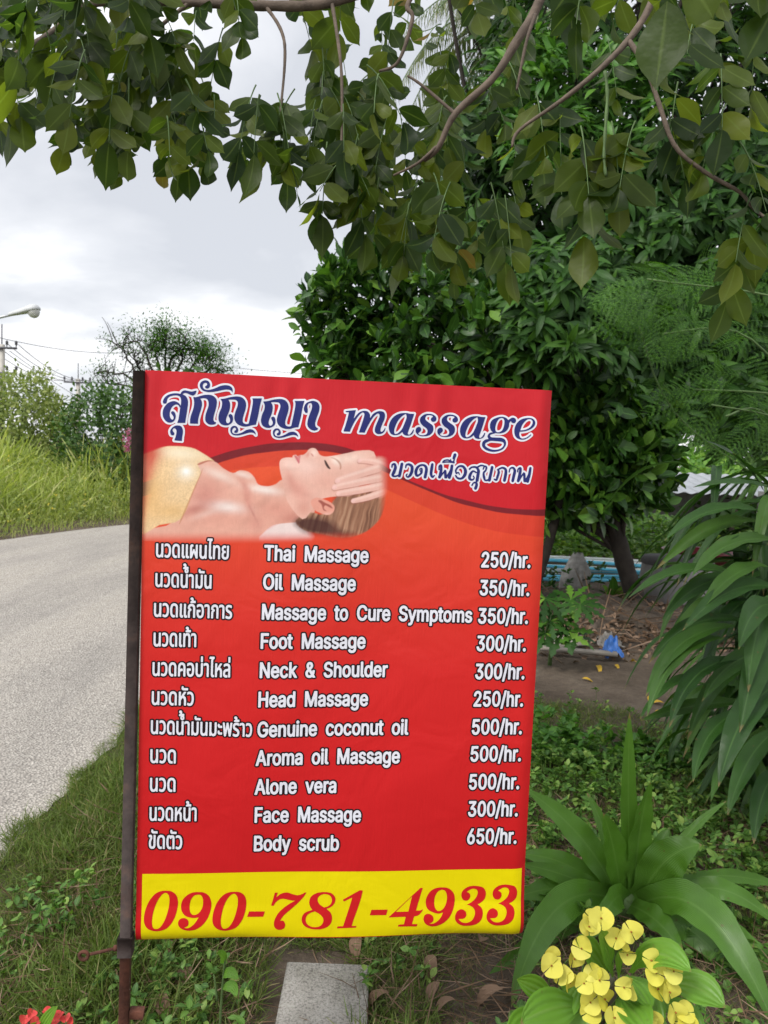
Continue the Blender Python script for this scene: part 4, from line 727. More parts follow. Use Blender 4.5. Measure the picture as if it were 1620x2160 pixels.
'ผ':[648,[[86,0,86,451,88,477,94,500,103,517,115,531,130,542,147,549,165,554,185,557,205,558,234,555,264,546,253,479,233,484,217,485,202,484,190,480,183,473,177,464,174,452,173,439,173,284,173,220,169,139,173,139,186,166,198,191,210,213,242,268,295,358,351,358,404,268,432,220,454,180,473,139,477,139,474,220,473,284,473,548,560,548,560,0,481,0,326,262,322,262,165,0]]],
'พ':[695,[[140,0,41,548,132,548,171,310,181,235,193,126,196,126,214,203,230,265,243,313,310,548,383,548,451,313,465,265,481,203,498,126,502,126,513,235,523,310,563,548,654,548,555,0,468,0,376,298,363,350,350,421,346,421,337,370,327,331,317,298,227,0]]],
'ม':[614,[[345,-10,305,-7,267,1,235,16,207,35,185,59,171,87,167,87,162,0,89,0,89,548,178,548,178,231,180,199,186,170,196,144,209,121,226,101,247,86,270,74,297,67,327,65,363,68,393,79,415,96,431,120,441,151,444,187,444,548,533,548,533,181,531,140,523,103,511,73,494,48,472,26,446,11,416,-1,382,-8]]],
'ย':[594,[[292,-9,242,-7,198,0,163,12,133,28,110,48,93,71,81,98,73,128,71,161,72,189,77,214,85,235,94,251,106,265,119,275,132,283,147,288,161,292,161,296,119,316,105,326,93,340,83,355,75,373,70,394,68,418,70,441,75,463,84,484,97,503,114,521,136,535,162,546,195,553,231,555,281,552,297,549,310,545,321,540,305,471,277,479,240,482,215,480,194,473,178,463,167,448,160,431,158,411,160,390,166,372,176,358,188,347,203,339,221,334,239,330,258,328,278,327,297,327,297,262,278,262,242,260,212,252,190,241,174,223,164,199,161,169,162,150,166,132,173,116,182,101,196,88,213,78,234,70,261,66,292,64,323,66,350,70,372,78,389,89,402,102,412,119,419,137,423,159,424,182,424,548,513,548,513,188,507,125,489,74,459,37,418,12,361,-4]]],
'ร':[488,[[235,-10,197,-9,160,-5,126,2,94,10,65,19,40,29,66,101,114,84,173,70,193,66,215,65,237,64,270,66,300,73,325,84,344,99,356,119,360,142,359,156,354,170,348,182,338,192,325,202,309,212,290,221,267,230,242,239,203,252,166,267,136,282,109,297,87,316,70,336,57,358,49,385,47,414,49,441,57,466,70,489,87,508,111,526,140,539,174,550,215,556,261,558,292,557,323,554,352,550,378,543,400,535,418,526,418,451,376,467,320,480,300,483,279,484,258,485,218,483,186,476,164,465,148,450,139,435,136,418,137,404,142,392,149,381,159,371,173,361,192,352,214,342,242,331,274,320,305,309,335,296,362,283,387,268,408,250,426,231,438,208,446,180,449,150,447,123,440,96,429,72,412,49,389,29,361,13,326,0,284,-8]]],
'ล':[571,[[402,0,402,365,399,404,389,435,373,458,349,473,315,482,274,485,241,484,209,479,179,472,149,461,120,449,92,434,92,517,113,527,140,536,171,545,205,552,242,557,282,558,315,557,347,553,374,547,398,538,420,526,439,512,454,495,467,476,477,454,484,429,489,400,490,370,490,0],[230,-10,176,-6,131,8,96,31,70,61,54,101,49,147,56,198,76,241,110,275,158,301,224,319,306,328,420,335,420,261,318,254,258,247,210,237,178,222,156,203,143,178,139,149,142,122,152,99,168,83,189,71,216,64,247,62,278,65,305,71,319,4,278,-7]]],
'ว':[492,[[191,-10,166,-9,140,-6,116,-2,91,5,65,15,38,28,66,96,81,88,98,80,116,73,135,68,158,65,181,64,226,70,266,88,297,119,319,160,333,213,338,276,333,337,319,390,296,431,262,460,218,478,165,484,144,483,122,481,100,477,79,472,59,464,42,456,42,531,62,540,83,547,106,552,128,555,152,557,175,558,231,554,280,542,321,523,355,496,383,463,403,424,417,380,426,330,429,276,423,195,402,124,370,67,324,25,263,-2]]],
'ห':[587,[[89,0,89,548,178,548,178,311,181,311,409,548,513,548,513,545,178,206,178,0],[429,0,429,193,425,229,413,260,393,285,364,303,324,314,274,318,326,383,365,381,401,373,432,361,457,344,479,322,496,296,508,266,516,232,518,195,518,0]]],
'อ':[574,[[275,-10,210,-4,155,15,114,47,84,91,66,151,60,224,62,268,65,314,275,314,275,244,149,244,149,224,151,185,155,152,163,126,174,104,188,88,205,76,224,68,247,64,273,62,301,64,328,70,351,79,371,93,388,114,402,141,412,175,418,219,420,270,418,316,413,357,404,391,391,419,373,443,352,461,325,474,291,481,253,484,232,483,211,482,191,479,171,474,152,469,133,463,115,455,96,446,78,436,78,519,127,539,191,553,214,556,239,557,264,558,318,554,367,542,407,523,439,496,466,462,486,423,500,377,508,326,511,270,508,215,501,163,488,119,470,81,444,48,413,23,376,5,329,-6]]],
'ะ':[338,[[153,344,128,345,105,350,87,357,71,366,59,376,50,389,44,402,40,416,39,430,44,461,55,488,130,476,126,462,123,444,130,423,136,418,145,415,156,414,299,414,299,344],[153,64,128,65,105,70,87,77,71,86,59,96,50,109,44,122,40,136,39,150,44,181,55,208,130,196,126,182,123,164,130,143,136,138,145,135,156,134,299,134,299,64]]],
'ั':[0,[[-216,635,-242,636,-265,640,-283,647,-298,656,-310,666,-319,678,-326,691,-330,704,-331,718,-326,751,-315,779,-240,766,-244,753,-246,735,-238,713,-232,707,-222,704,-211,703,42,703,42,635]]],
'า':[406,[[236,0,236,389,234,419,226,443,214,461,195,474,170,481,138,484,115,483,92,480,71,475,50,467,29,458,10,448,10,528,25,535,44,541,67,548,93,554,123,557,155,558,188,556,218,551,245,543,268,531,288,514,304,494,316,468,323,437,325,402,325,0]]],
'ำ':[406,[[236,0,236,389,234,419,226,443,214,461,195,474,170,481,138,484,115,483,92,480,71,475,50,467,29,458,10,448,10,528,25,535,44,541,67,548,93,554,123,557,155,558,188,556,218,551,245,543,268,531,288,514,304,494,316,468,323,437,325,402,325,0],[-160,611,-191,614,-218,622,-239,635,-255,652,-265,675,-268,701,-265,728,-255,751,-239,768,-218,781,-191,788,-160,791,-129,788,-102,781,-80,768,-63,751,-53,728,-50,701,-53,675,-63,652,-80,635,-102,622,-129,614],[-160,658,-145,659,-133,663,-123,670,-117,679,-112,689,-111,701,-112,713,-117,724,-123,733,-133,739,-145,743,-160,744,-174,743,-186,739,-195,733,-202,724,-207,713,-208,701,-207,689,-202,679,-195,670,-186,663,-174,659]]],
'เ':[295,[[205,-10,187,-9,170,-6,153,-1,137,6,124,17,112,31,103,48,98,70,96,95,96,548,185,548,185,106,186,92,189,81,195,73,203,67,214,64,227,63,246,65,265,70,277,5,240,-7]]],
'แ':[568,[[205,-10,187,-9,170,-6,153,-1,137,6,124,17,112,31,103,48,98,70,96,95,96,548,185,548,185,106,186,92,189,81,195,73,203,67,214,64,227,63,246,65,265,70,277,5,240,-7],[478,-10,460,-9,443,-6,426,-1,410,6,397,17,385,31,376,48,371,70,369,95,369,548,458,548,458,106,459,92,462,81,468,73,476,67,487,64,500,63,519,65,538,70,550,5,513,-7]]],
'ไ':[304,[[110,448,110,627,111,651,113,671,117,689,122,703,129,716,136,727,162,752,161,756,-13,756,10,826,292,826,292,756,269,753,246,745,227,732,212,712,202,682,199,644,199,448],[219,-10,201,-9,184,-6,167,-1,151,6,138,17,126,31,117,48,112,70,110,95,110,548,199,548,199,106,200,92,203,81,209,73,217,67,228,64,241,63,260,65,279,70,291,5,254,-7]]],
'่':[0,[[-178,635,-178,846,-90,846,-90,635]]],
'้':[0,[[-368,635,-368,679,-327,691,-314,696,-302,703,-292,711,-284,719,-280,730,-278,741,-285,762,-309,770,-329,766,-348,759,-368,814,-354,823,-339,831,-323,835,-284,840,-260,838,-238,830,-221,818,-209,802,-201,783,-199,762,-201,744,-206,728,-213,714,-224,701,-235,690,-247,681,-257,705,-58,705,-58,635]]]}
TONE = '\u0e48\u0e49'; UPPER = '\u0e31\u0e34\u0e35\u0e36\u0e37'
def set_text(s, thai):
    out = []; x = 0.0
    for i, ch in enumerate(s):
        if ch == ' ': x += 0.19; continue
        adv, cs = GLYPHS[ch]; lift = 0.0
        if ch in TONE: lift = 0.15 if (i and s[i - 1] in UPPER) or (i + 1 < len(s) and s[i + 1] == '\u0e33') else -0.02
        out += [np.array(q, float).reshape(-1, 2) / 1000 + [x, lift] for q in cs]; x += adv / 1000
    return out
def text_part(name, s, x0, y0, x1, y1, capx, thai, parent, bold, word_gap=1.0):
    cs = set_text(s, thai); allp = np.concatenate(cs); mn, mxx = allp[:, 0].min(), allp[:, 0].max()
    ref = 0.553 if thai else max(q[:, 1].max() for q in set_text('M', False))
    p0, p1 = on_board(x0, y0), on_board(x1, y1); ex = (p1 - p0) / (mxx - mn)
    h = float(on_board(x0, y0)[1] - on_board(x0, y0 - capx)[1]) / ref
    T = lambda q: p0 + (q[:, :1] - mn) * ex + np.c_[np.zeros(len(q)), -q[:, 1] * h]
    cs = [T(q) for q in cs]; P = np.concatenate(cs); lo = P.min(0) - 0.008; hi = P.max(0) + 0.008
    f_ = Field(lo[0], lo[1], hi[0], hi[1], 0.0006)
    # letters do not overlap: group contours into glyphs by nesting
    used = [False] * len(cs); boxes = [(q.min(0), q.max(0)) for q in cs]
    for i in sorted(range(len(cs)), key=lambda k: -np.prod(boxes[k][1] - boxes[k][0])):
        if used[i]: continue
        grp = [i]; used[i] = True
        for j in range(len(cs)):
            if not used[j] and (boxes[j][0] >= boxes[i][0] - 1e-6).all() and (boxes[j][1] <= boxes[i][1] + 1e-6).all():
                if not thai or np.prod(boxes[j][1] - boxes[j][0]) < 0.5 * np.prod(boxes[i][1] - boxes[i][0]): grp.append(j); used[j] = True
        f_.glyph([cs[k] for k in grp])
    o = f_.mesh(name, bold + 3.1 * PXM, 0.0005, M['ink_black'], parent)
    f_.mesh('lettering_face', bold, 0.001, M['ink_white'], o)
    return o
ROWS = [
 ('นวดแผนไทย', 330.5, 1174, 482, 1179, 'Thai  Massage', 558.3, 1181, 776, 1186.7, '250/hr.', 1016, 1196, 1117, 1197),
 ('นวดน้ำมัน', 329, 1236.5, 445.5, 1240.7, 'Oil  Massage', 556, 1242, 749, 1246, '350/hr.', 1012.5, 1255, 1114.7, 1256),
 ('นวดแก้อาการ', 326, 1299.5, 489, 1304, 'Massage  to  Cure  Symptoms', 553.5, 1305, 994.6, 1312.5, '350/hr.', 1009, 1314.5, 1112, 1315),
 ('นวดเท้า', 325, 1362, 413.5, 1363.6, 'Foot  Massage', 551, 1366.5, 769.7, 1368, '300/hr.', 1006, 1372.7, 1107.6, 1373),
 ('นวดคอบ่าไหล่', 322.6, 1424.4, 485, 1427, 'Neck  &  Shoulder', 549, 1428, 816.5, 1428, '300/hr.', 1003, 1431.8, 1104.8, 1432),
 ('นวดหัว', 321, 1485.7, 408.3, 1487, 'Head  Massage', 546, 1489.7, 775, 1489, '250/hr.', 999.7, 1489.7, 1102, 1489.7),
 ('นวดน้ำมันมะพร้าว', 319, 1547, 531, 1552.4, 'Genuine  coconut  oil', 544, 1553, 860, 1549, '500/hr.', 996, 1549, 1099.5, 1548),
 ('นวด', 317.8, 1608.3, 370.3, 1609, 'Aroma  oil  Massage', 540.4, 1613.5, 842, 1609, '500/hr.', 993, 1606, 1097.6, 1605),
 ('นวด', 317, 1668.8, 369.5, 1668.8, 'Alone  vera', 538, 1674.5, 708, 1671.7, '500/hr.', 990, 1665, 1093.8, 1663.8),
 ('นวดหน้า', 316, 1730.5, 414, 1730.5, 'Face  Massage', 538, 1734, 760, 1733, '300/hr.', 988, 1722, 1090.7, 1721),
 ('ขัดตัว', 314, 1789, 383.6, 1790, 'Body  scrub', 536.4, 1794.6, 713.6, 1793, '650/hr.', 986, 1780, 1088, 1778.6)]
for th, a0, b0, a1, b1, en, c0, d0, c1, d1, pr, e0, f0, e1, f1 in ROWS:
    text_part('service_name', th, a0, b0, a1, b1, 28, True, sign, 0.75 * PXM)
    text_part('service_name', en, c0, d0, c1, d1, 31, False, sign, 1.25 * PXM)
    text_part('price', pr, e0, f0, e1, f1, 31, False, sign, 1.25 * PXM)

# --- steel post, sleeve, eye bolt and the frame behind the vinyl
a = NT('rusty_paint')
nn = a.noise(28, 6, 0.65); c = a.ramp(nn, [(0.35, (0.026, 0.018, 0.016)), (0.58, (0.048, 0.034, 0.030)), (0.75, (0.08, 0.048, 0.036))])
c = a.mix(a.ramp(a.noise(6, 5, 0.6), [(0.55, (0, 0, 0)), (0.75, (0.7, 0.7, 0.7))]), c, (0.10, 0.04, 0.022))
a.l(c, a.p.inputs['Base Color']); a.p.inputs['Roughness'].default_value = 0.7; a.p.inputs['Specular IOR Level'].default_value = 0.25; a.bump(a.noise(110, 4), 0.35, 0.003); M['post'] = a.m
M['rust'] = plain('rust', (0.13, 0.045, 0.025), 0.85, var=0.65, scale=35, bump=0.5)
pt = on_board(294.5, 782); pb = on_board(262, 2150)
def bar(mb, p0, p1, hw, hd, n=1):
    """square tube between two board points (u, v), hw half width, hd half depth"""
    p0 = np.array(p0, float); p1 = np.array(p1, float); a_ = unit(p1 - p0); b_ = np.array([-a_[1], a_[0]])
    V = []; bev = 0.12 * hw
    ring = [(-hw + bev, -hd), (hw - bev, -hd), (hw, -hd + bev), (hw, hd - bev), (hw - bev, hd), (-hw + bev, hd), (-hw, hd - bev), (-hw, -hd + bev)]
    for p in (p0, p1):
        for s_, t_ in ring:
            q = p + b_ * s_; V.append((q[0], t_, S_O[2] - q[1]))
    mb.add(np.array(V), [(i, (i + 1) % 8, 8 + (i + 1) % 8, 8 + i) for i in range(8)] + [tuple(range(8)), tuple(range(8, 16))[::-1]])
slope = (pb - pt) / (pb[1] - pt[1])
v_sl = vv(262, 1972); v_sl2 = vv(262, 2012)
up_ = MB(); bar(up_, pt + [0.0, 0.001], pt + slope * (v_sl - pt[1] + 0.01), 0.0105, 0.0105); up_.build('upper_post', M['post'], sign, local=True)
lp = MB(); bar(lp, pt + slope * (v_sl - pt[1] - 0.05), pt + slope * (S_O[2] + 0.05), 0.0098, 0.0098); lp.build('lower_post', M['rust'], sign, local=True)
sv = MB(); bar(sv, pt + slope * (v_sl - pt[1]), pt + slope * (v_sl2 - pt[1]), 0.0145, 0.0145); sleeve = sv.build('sleeve', M['post'], sign, local=True)
eb = MB(); q0 = on_board(250, 1999); q1 = on_board(192, 2010); q2 = on_board(178, 2013)
eb.tube([(q0[0], 0.0, S_O[2] - q0[1]), (q1[0], -0.004, S_O[2] - q1[1])], 0.0032, 8)
t = np.linspace(0, 2 * math.pi, 21); R_ = 0.0085
eb.tube(np.c_[q2[0] + R_ * np.cos(t), np.full(21, -0.004), S_O[2] - q2[1] + R_ * np.sin(t)], 0.0036, 8, caps=False)
eb.tube([(q0[0] - 0.001, 0, S_O[2] - q0[1]), (q0[0] - 0.009, -0.0005, S_O[2] - q0[1] - 0.001)], 0.006, 6)
eb.build('eye_bolt', M['rust'], sleeve, local=True, smooth=True)
fr = MB(); fz = []
for p0, p1 in (((0.012, 0.012), (S_W - 0.03, 0.012)), ((0.012, S_H - 0.06), (S_W - 0.03, S_H - 0.06)), ((S_W - 0.04, 0.02), (S_W - 0.04, S_H - 0.07))): bar(fr, p0, p1, 0.009, 0.007)
for v in fr.v: v[:, 1] += 0.028
fr.build('frame', M['post'], sign, local=True)
st_ = MB(); q0 = on_board(274, 2136); q1 = on_board(304, 2137); bar(st_, q0, q1, 0.009, 0.009); st_.build('bracket', M['rust'], sign, local=True)

# ------------------------------------------------------------------ plants: shared leaf materials
M['lf_over'] = leaf_mat('overhanging_leaf', [(0.0, (0.020, 0.042, 0.012)), (0.35, (0.034, 0.064, 0.012)), (0.7, (0.072, 0.108, 0.014)), (0.985, (0.12, 0.15, 0.02)), (1.0, (0.19, 0.12, 0.03))], rough=0.42, transl=0.56, spec=0.25, tint=2.1)
M['lf_jack'] = leaf_mat('glossy_oval_leaf', [(0.0, (0.016, 0.050, 0.010)), (0.5, (0.034, 0.098, 0.014)), (0.8, (0.075, 0.185, 0.022)), (1.0, (0.18, 0.33, 0.045))], rough=0.36, transl=0.22, spec=0.3)
M['lf_mango'] = leaf_mat('lance_leaf', [(0.0, (0.016, 0.048, 0.009)), (0.6, (0.034, 0.098, 0.014)), (1.0, (0.07, 0.17, 0.022))], rough=0.48, transl=0.24, spec=0.22)
M['lf_mango2'] = leaf_mat('young_lance_leaf', [(0.0, (0.04, 0.12, 0.018)), (0.6, (0.075, 0.20, 0.028)), (1.0, (0.13, 0.28, 0.04))], rough=0.42, transl=0.28, spec=0.28)
M['lf_feather'] = leaf_mat('feathery_leaf', [(0.0, (0.020, 0.065, 0.009)), (0.6, (0.045, 0.13, 0.013)), (1.0, (0.12, 0.27, 0.025))], rough=0.5, transl=0.35, spec=0.25)
M['lf_ginger'] = leaf_mat('broad_arching_leaf', [(0.0, (0.018, 0.060, 0.010)), (0.6, (0.036, 0.105, 0.014)), (1.0, (0.070, 0.160, 0.020))], rough=0.33, transl=0.2, spec=0.38, veins=((0.10, 0.21, 0.05), 9.0), spots=0.55)
M['lf_crinum'] = leaf_mat('strap_leaf', [(0.0, (0.055, 0.14, 0.020)), (0.6, (0.085, 0.205, 0.022)), (1.0, (0.125, 0.27, 0.028))], rough=0.33, transl=0.26, spec=0.45, veins=((0.14, 0.27, 0.06), 7.0), spots=0.5)
M['lf_euph'] = leaf_mat('light_green_leaf', [(0.0, (0.06, 0.18, 0.025)), (0.5, (0.13, 0.31, 0.03)), (1.0, (0.22, 0.40, 0.05))], rough=0.40, transl=0.25, spec=0.35, veins=((0.22, 0.36, 0.08), 1.5), spots=0.25)
M['lf_weed'] = leaf_mat('weed_leaf', [(0.0, (0.045, 0.115, 0.02)), (0.45, (0.09, 0.20, 0.032)), (0.8, (0.15, 0.28, 0.05)), (1.0, (0.26, 0.36, 0.08))], rough=0.5, transl=0.28, spec=0.3)
M['grass'] = leaf_mat('grass_blade', [(0.0, (0.075, 0.11, 0.026)), (0.45, (0.12, 0.18, 0.036)), (0.82, (0.15, 0.22, 0.05)), (0.94, (0.24, 0.22, 0.09)), (1.0, (0.36, 0.30, 0.17))], rough=0.6, transl=0.3, spec=0.2)
M['tallgrass'] = leaf_mat('tall_grass_blade', [(0.0, (0.24, 0.31, 0.06)), (0.5, (0.38, 0.46, 0.12)), (0.85, (0.50, 0.55, 0.19)), (1.0, (0.58, 0.54, 0.28))], rough=0.6, transl=0.35, spec=0.2)
M['lf_far'] = leaf_mat('far_light_leaf', [(0.0, (0.12, 0.17, 0.04)), (0.5, (0.21, 0.27, 0.07)), (1.0, (0.34, 0.38, 0.13))], rough=0.6, transl=0.3, spec=0.2)
M['lf_fardark'] = leaf_mat('far_dark_leaf', [(0.0, (0.03, 0.07, 0.018)), (0.6, (0.06, 0.13, 0.028)), (1.0, (0.11, 0.20, 0.04))], rough=0.55, transl=0.25, spec=0.25)
M['lf_palm'] = leaf_mat('palm_leaflet', [(0.0, (0.07, 0.11, 0.04)), (0.6, (0.13, 0.17, 0.07)), (1.0, (0.24, 0.25, 0.13))], rough=0.45, transl=0.25, spec=0.4)
M['dry'] = leaf_mat('dry_leaf', [(0.0, (0.10, 0.06, 0.035)), (0.5, (0.19, 0.12, 0.075)), (1.0, (0.30, 0.21, 0.15))], rough=0.8, transl=0.1, spec=0.15, tint=1.0)
M['yellow_leaf'] = leaf_mat('yellow_fallen_leaf', [(0.0, (0.55, 0.30, 0.02)), (1.0, (0.62, 0.42, 0.05))], rough=0.6, transl=0.15, tint=1.0)

T_BROAD = leaf_t(11, 0.50, 0.46, 0.14, 0.55, 1.0, 0.07, stalk=0.04, tip=0.10)      # broad leaflets overhead
T_BROAD2 = leaf_t(11, 0.44, 0.46, 0.30, 1.1, 1.0, 0.16, stalk=0.04, tip=0.14)
T_BROAD3 = leaf_t(11, 0.56, 0.46, 0.05, 0.15, 1.0, 0.12, stalk=0.04, tip=0.08)
T_OVAL = leaf_t(5, 0.46, 0.58, 0.22, 0.35, 0.9, stalk=0.03)
T_LANCE = leaf_t(6, 0.235, 0.45, 0.25, 0.75, 0.9, 0.15, stalk=0.05)
T_SMALL = leaf_t(2, 0.55, 0.5, 0.15, 0.3)
T_FINE = leaf_t(2, 0.42, 0.5, 0.15, 0.3)
T_WEED = leaf_t(4, 0.55, 0.5, 0.2, 0.5, 0.9)
T_BLADE = leaf_t(3, 0.024, 0.3, 0.0, 1.1, 0.7)
T_TALL = leaf_t(4, 0.022, 0.3, 0.0, 0.8, 0.7)

# ------------------------------------------------------------------ tree whose branches hang over the camera side
over = empty('overhanging_tree', (2.7, 1.1, 0), 'tree with broad olive leaflets whose branches hang across the top of the view', 'tree')
lim = MB()
def limb(P, r0, r1, n=24, nseg=10):
    P = np.array(P, float); t = np.linspace(0, len(P) - 1, n); i = np.minimum(t.astype(int), len(P) - 2); f = (t - i)[:, None]
    p0, p1, p2, p3 = P[np.maximum(i - 1, 0)], P[i], P[i + 1], P[np.minimum(i + 2, len(P) - 1)]
    Q = 0.5 * (2 * p1 + (p2 - p0) * f + (2 * p0 - 5 * p1 + 4 * p2 - p3) * f * f + (3 * p1 - p0 - 3 * p2 + p3) * f ** 3)
    return Q, np.linspace(r0, r1, n) * (1 + 0.10 * np.sin(np.arange(n) * 1.7) * np.cos(np.arange(n) * 0.9)), nseg
tk = MB(); tk.tube(*limb([(2.72, 1.1, -0.05), (2.70, 1.12, 0.8), (2.58, 1.2, 1.7), (2.3, 1.4, 2.5)], 0.16, 0.10), ); tk.build('trunk', M['bark'], over, smooth=True)
main = [(2.3, 1.4, 2.5), (1.75, 1.62, 3.0), (0.9, 1.9, 3.12), (0.0, 2.1, 3.1), (-1.0, 2.3, 3.0), (-1.7, 2.4, 2.85)]
lim.tube(*limb(main, 0.10, 0.03, 30))
BR = [([at(1160, -60, 1.95), at(1130, 20, 1.95), at(1088, 90, 1.95), at(1040, 165, 1.97), at(960, 240, 2.0), at(925, 310, 2.03), at(895, 338, 2.06)], 0.0135, 0.006, main[2]),
      ([at(900, -70, 2.25), at(700, 4, 2.2), at(560, 12, 2.2), at(400, 5, 2.2), at(300, 3, 2.2), at(180, 12, 2.2), at(120, 60, 2.22)], 0.017, 0.008, main[2]),
      ([at(1400, -70, 1.85), at(1370, 15, 1.85), at(1325, 85, 1.85), at(1255, 155, 1.85), at(1180, 215, 1.87), at(1095, 275, 1.9), at(1080, 310, 1.9)], 0.010, 0.003, main[1]),
      ([at(1325, 85, 1.85), at(1362, 140, 1.82), at(1392, 225, 1.8), at(1425, 310, 1.8), at(1490, 365, 1.8), at(1560, 405, 1.8), at(1590, 440, 1.8), at(1640, 480, 1.8)], 0.0065, 0.0035, None),
      ([at(900, -60, 2.0), at(860, 10, 2.0), at(870, 40, 2.0), at(840, 130, 2.02), at(800, 150, 2.05)], 0.008, 0.003, main[3]),
      ([at(1130, 30, 1.9), at(1110, 90, 1.9), at(1090, 190, 1.92)], 0.005, 0.003, None),
      ([at(920, 310, 2.03), at(880, 345, 2.05), at(830, 370, 2.1)], 0.005, 0.003, None), ([at(960, 240, 2.0), at(890, 180, 2.0), at(860, 160, 2.0)], 0.005, 0.003, None),
      ([at(120, 60, 2.22), at(40, 110, 2.0), at(-30, 130, 1.9)], 0.008, 0.005, None), ([at(400, 5, 2.2), at(310, 90, 2.15), at(330, 180, 2.1)], 0.006, 0.003, None),
      ([at(560, 12, 2.2), at(600, 90, 2.15), at(590, 250, 2.1)], 0.006, 0.003, None), ([at(700, 4, 2.2), at(720, 150, 2.1), at(720, 330, 2.1)], 0.006, 0.003, None),
      ([at(310, 90, 2.15), at(210, 130, 2.3), at(250, 250, 2.4)], 0.005, 0.003, None)]
for P, r0, r1, root in BR:
    if root is not None: lim.tube(*limb([np.array(root), (np.array(root) + P[0]) / 2 + [0, 0, 0.05], P[0]], r0 * 1.4, r0, 10, 7))
    lim.tube(*limb(P, r0, r1, 30, 8))
lim.build('limb', M['twig'], over, smooth=True)
# pinnate sprays: a hanging stalk with paired leaflets
LBX = [0, 45, 110, 150, 170, 250, 340, 440, 470, 490, 512, 530, 620, 650, 690, 730, 800, 870, 950, 1050, 1085, 1120, 1160, 1240, 1300, 1340, 1400, 1480, 1540, 1600, 1640]
LBY = [310, 280, 235, 260, 375, 375, 395, 365, 260, 215, 190, 395, 405, 330, 500, 540, 560, 590, 600, 612, 560, 440, 480, 555, 480, 500, 440, 440, 560, 700, 720]
fol = MB(); stalks = MB()
def spray(px, py, d, Lf, down, nn=3):
    """px, py: where the stalk leaves its twig"""
    p0 = at(px, py, d); hd = rng.normal() * 0.5 if rng.random() < 0.7 else rng.uniform(-1.2, 1.2)
    dirv = unit(RIGHT * hd * 0.7 + FWD * rng.normal() * 0.45 - UP * down); Ls = Lf * (0.55 * nn)
    P = bez(p0, p0 + dirv * Ls * 0.5 + UP * 0.03, p0 + dirv * Ls - UP * 0.03, 8); stalks.tube(P, np.linspace(0.0022, 0.0009, 8), 5, caps=False)
    T = unit(P[-1] - P[-2]); side = unit(np.cross(T, FWD + rng.normal(size=3) * 0.35))
    Pp = []; D = []; N = []; S = []
    nb = unit(np.cross(side, T) + rng.normal(size=3) * 0.35)
    for k in range(nn):
        f = 0.38 + 0.55 * k / max(nn - 1, 1); q = P[int(f * 7)]
        for s_ in (-1, 1):
            if rng.random() < 0.1: continue
            Pp.append(q); D.append(unit(side * s_ * rng.uniform(0.5, 1.1) + T * rng.uniform(0.35, 0.8) - UP * rng.uniform(0.1, 0.6))); N.append(nb + rng.normal(size=3) * 0.45); S.append(Lf * rng.uniform(0.75, 1.15))
    Pp.append(P[-1]); D.append(unit(T - UP * 0.4 + rng.normal(size=3) * 0.15)); N.append(nb + rng.normal(size=3) * 0.4); S.append(Lf * rng.uniform(1.0, 1.25))
    pick = rng.integers(0, 3, len(Pp))
    for k, T_ in enumerate((T_BROAD, T_BROAD2, T_BROAD3)):
        if (pick == k).any(): place(fol, T_, np.array(Pp)[pick == k], np.array(D)[pick == k], np.array(N)[pick == k], np.array(S)[pick == k])
cnt = 0
while cnt < 190:
    px = rng.uniform(-60, 1690) if rng.random() < 0.78 else rng.uniform(-80, 420); lb = np.interp(px, LBX, LBY); py = rng.uniform(-190, lb)
    d = rng.uniform(1.75, 2.7)
    if px > 1100: 
        if py > -60 and rng.random() < 0.90: continue
    if px > 820: d = rng.uniform(2.05, 2.9)
    if 140 < px < 520 and py > 200 and rng.random() < 0.3: continue
    if 455 < px < 530 and py > 60: continue
    nn_ = int(rng.integers(2, 4)); Lf = rng.uniform(0.07, 0.12) * (0.85 if 150 < px < 480 else 1.0) * (1.1 if px > 1080 else 1.0)
    reach = Lf * (0.55 * nn_ + 1.1) * FPX / d
    if py + reach > lb + 25: 
        py = lb + rng.uniform(-20, 15) - reach
        if py < -250: continue
    spray(px, py, d, Lf, 1.0, nn_); cnt += 1
for _ in range(34):
    px = rng.uniform(680, 960); d = rng.uniform(2.1, 2.9); Lf = rng.uniform(.075, .11); lb = np.interp(px, LBX, LBY); spray(px, rng.uniform(40, max(60, lb - 10 - Lf * 2.6 * FPX / d)), d, Lf, 1.0, 3)
# single sprays that stand out against the sky and the trees
for px, yb, d, Lf in [(15, 315, 1.7, .11), (62, 285, 1.65, .12), (112, 250, 1.7, .11), (185, 375, 2.3, .09), (215, 335, 2.3, .09), (345, 390, 2.3, .095), (385, 396, 2.3, .09), (420, 350, 2.3, .09), (540, 390, 2.1, .105), (585, 402, 2.05, .10), (622, 408, 2.1, .11), (690, 500, 2.1, .10),
                      (710, 522, 2.1, .11), (740, 545, 2.1, .10), (800, 565, 2.2, .10), (880, 600, 2.2, .11), (950, 605, 2.1, .11), (1035, 605, 2.1, .11), (1065, 612, 2.1, .10), (1250, 558, 1.8, .115), (1225, 500, 1.8, .10), (1290, 490, 1.8, .10), (1180, 470, 1.9, .10), (1340, 490, 1.8, .10),
                      (1400, 430, 1.8, .09), (1560, 510, 1.8, .09), (1605, 705, 1.8, .10), (1585, 620, 1.8, .09), (1540, 420, 1.8, .09), (1430, 400, 1.85, .10), (1130, 410, 1.95, .10), (1560, 175, 1.25, .115), (1600, 120, 1.2, .12), (1250, 125, 1.5, .10), (1460, 150, 1.5, .10), (1380, 175, 1.5, .10), (1470, 260, 1.7, .09), (1520, 330, 1.75, .09)]:
    spray(px, yb - Lf * 2.6 * FPX / d, d, Lf, 1.0, 3)
fol.build('crown', M['lf_over'], over, smooth=True); tag(stalks.build('leaf_stalk', M['green_stem'], over, smooth=True), kind='stuff')
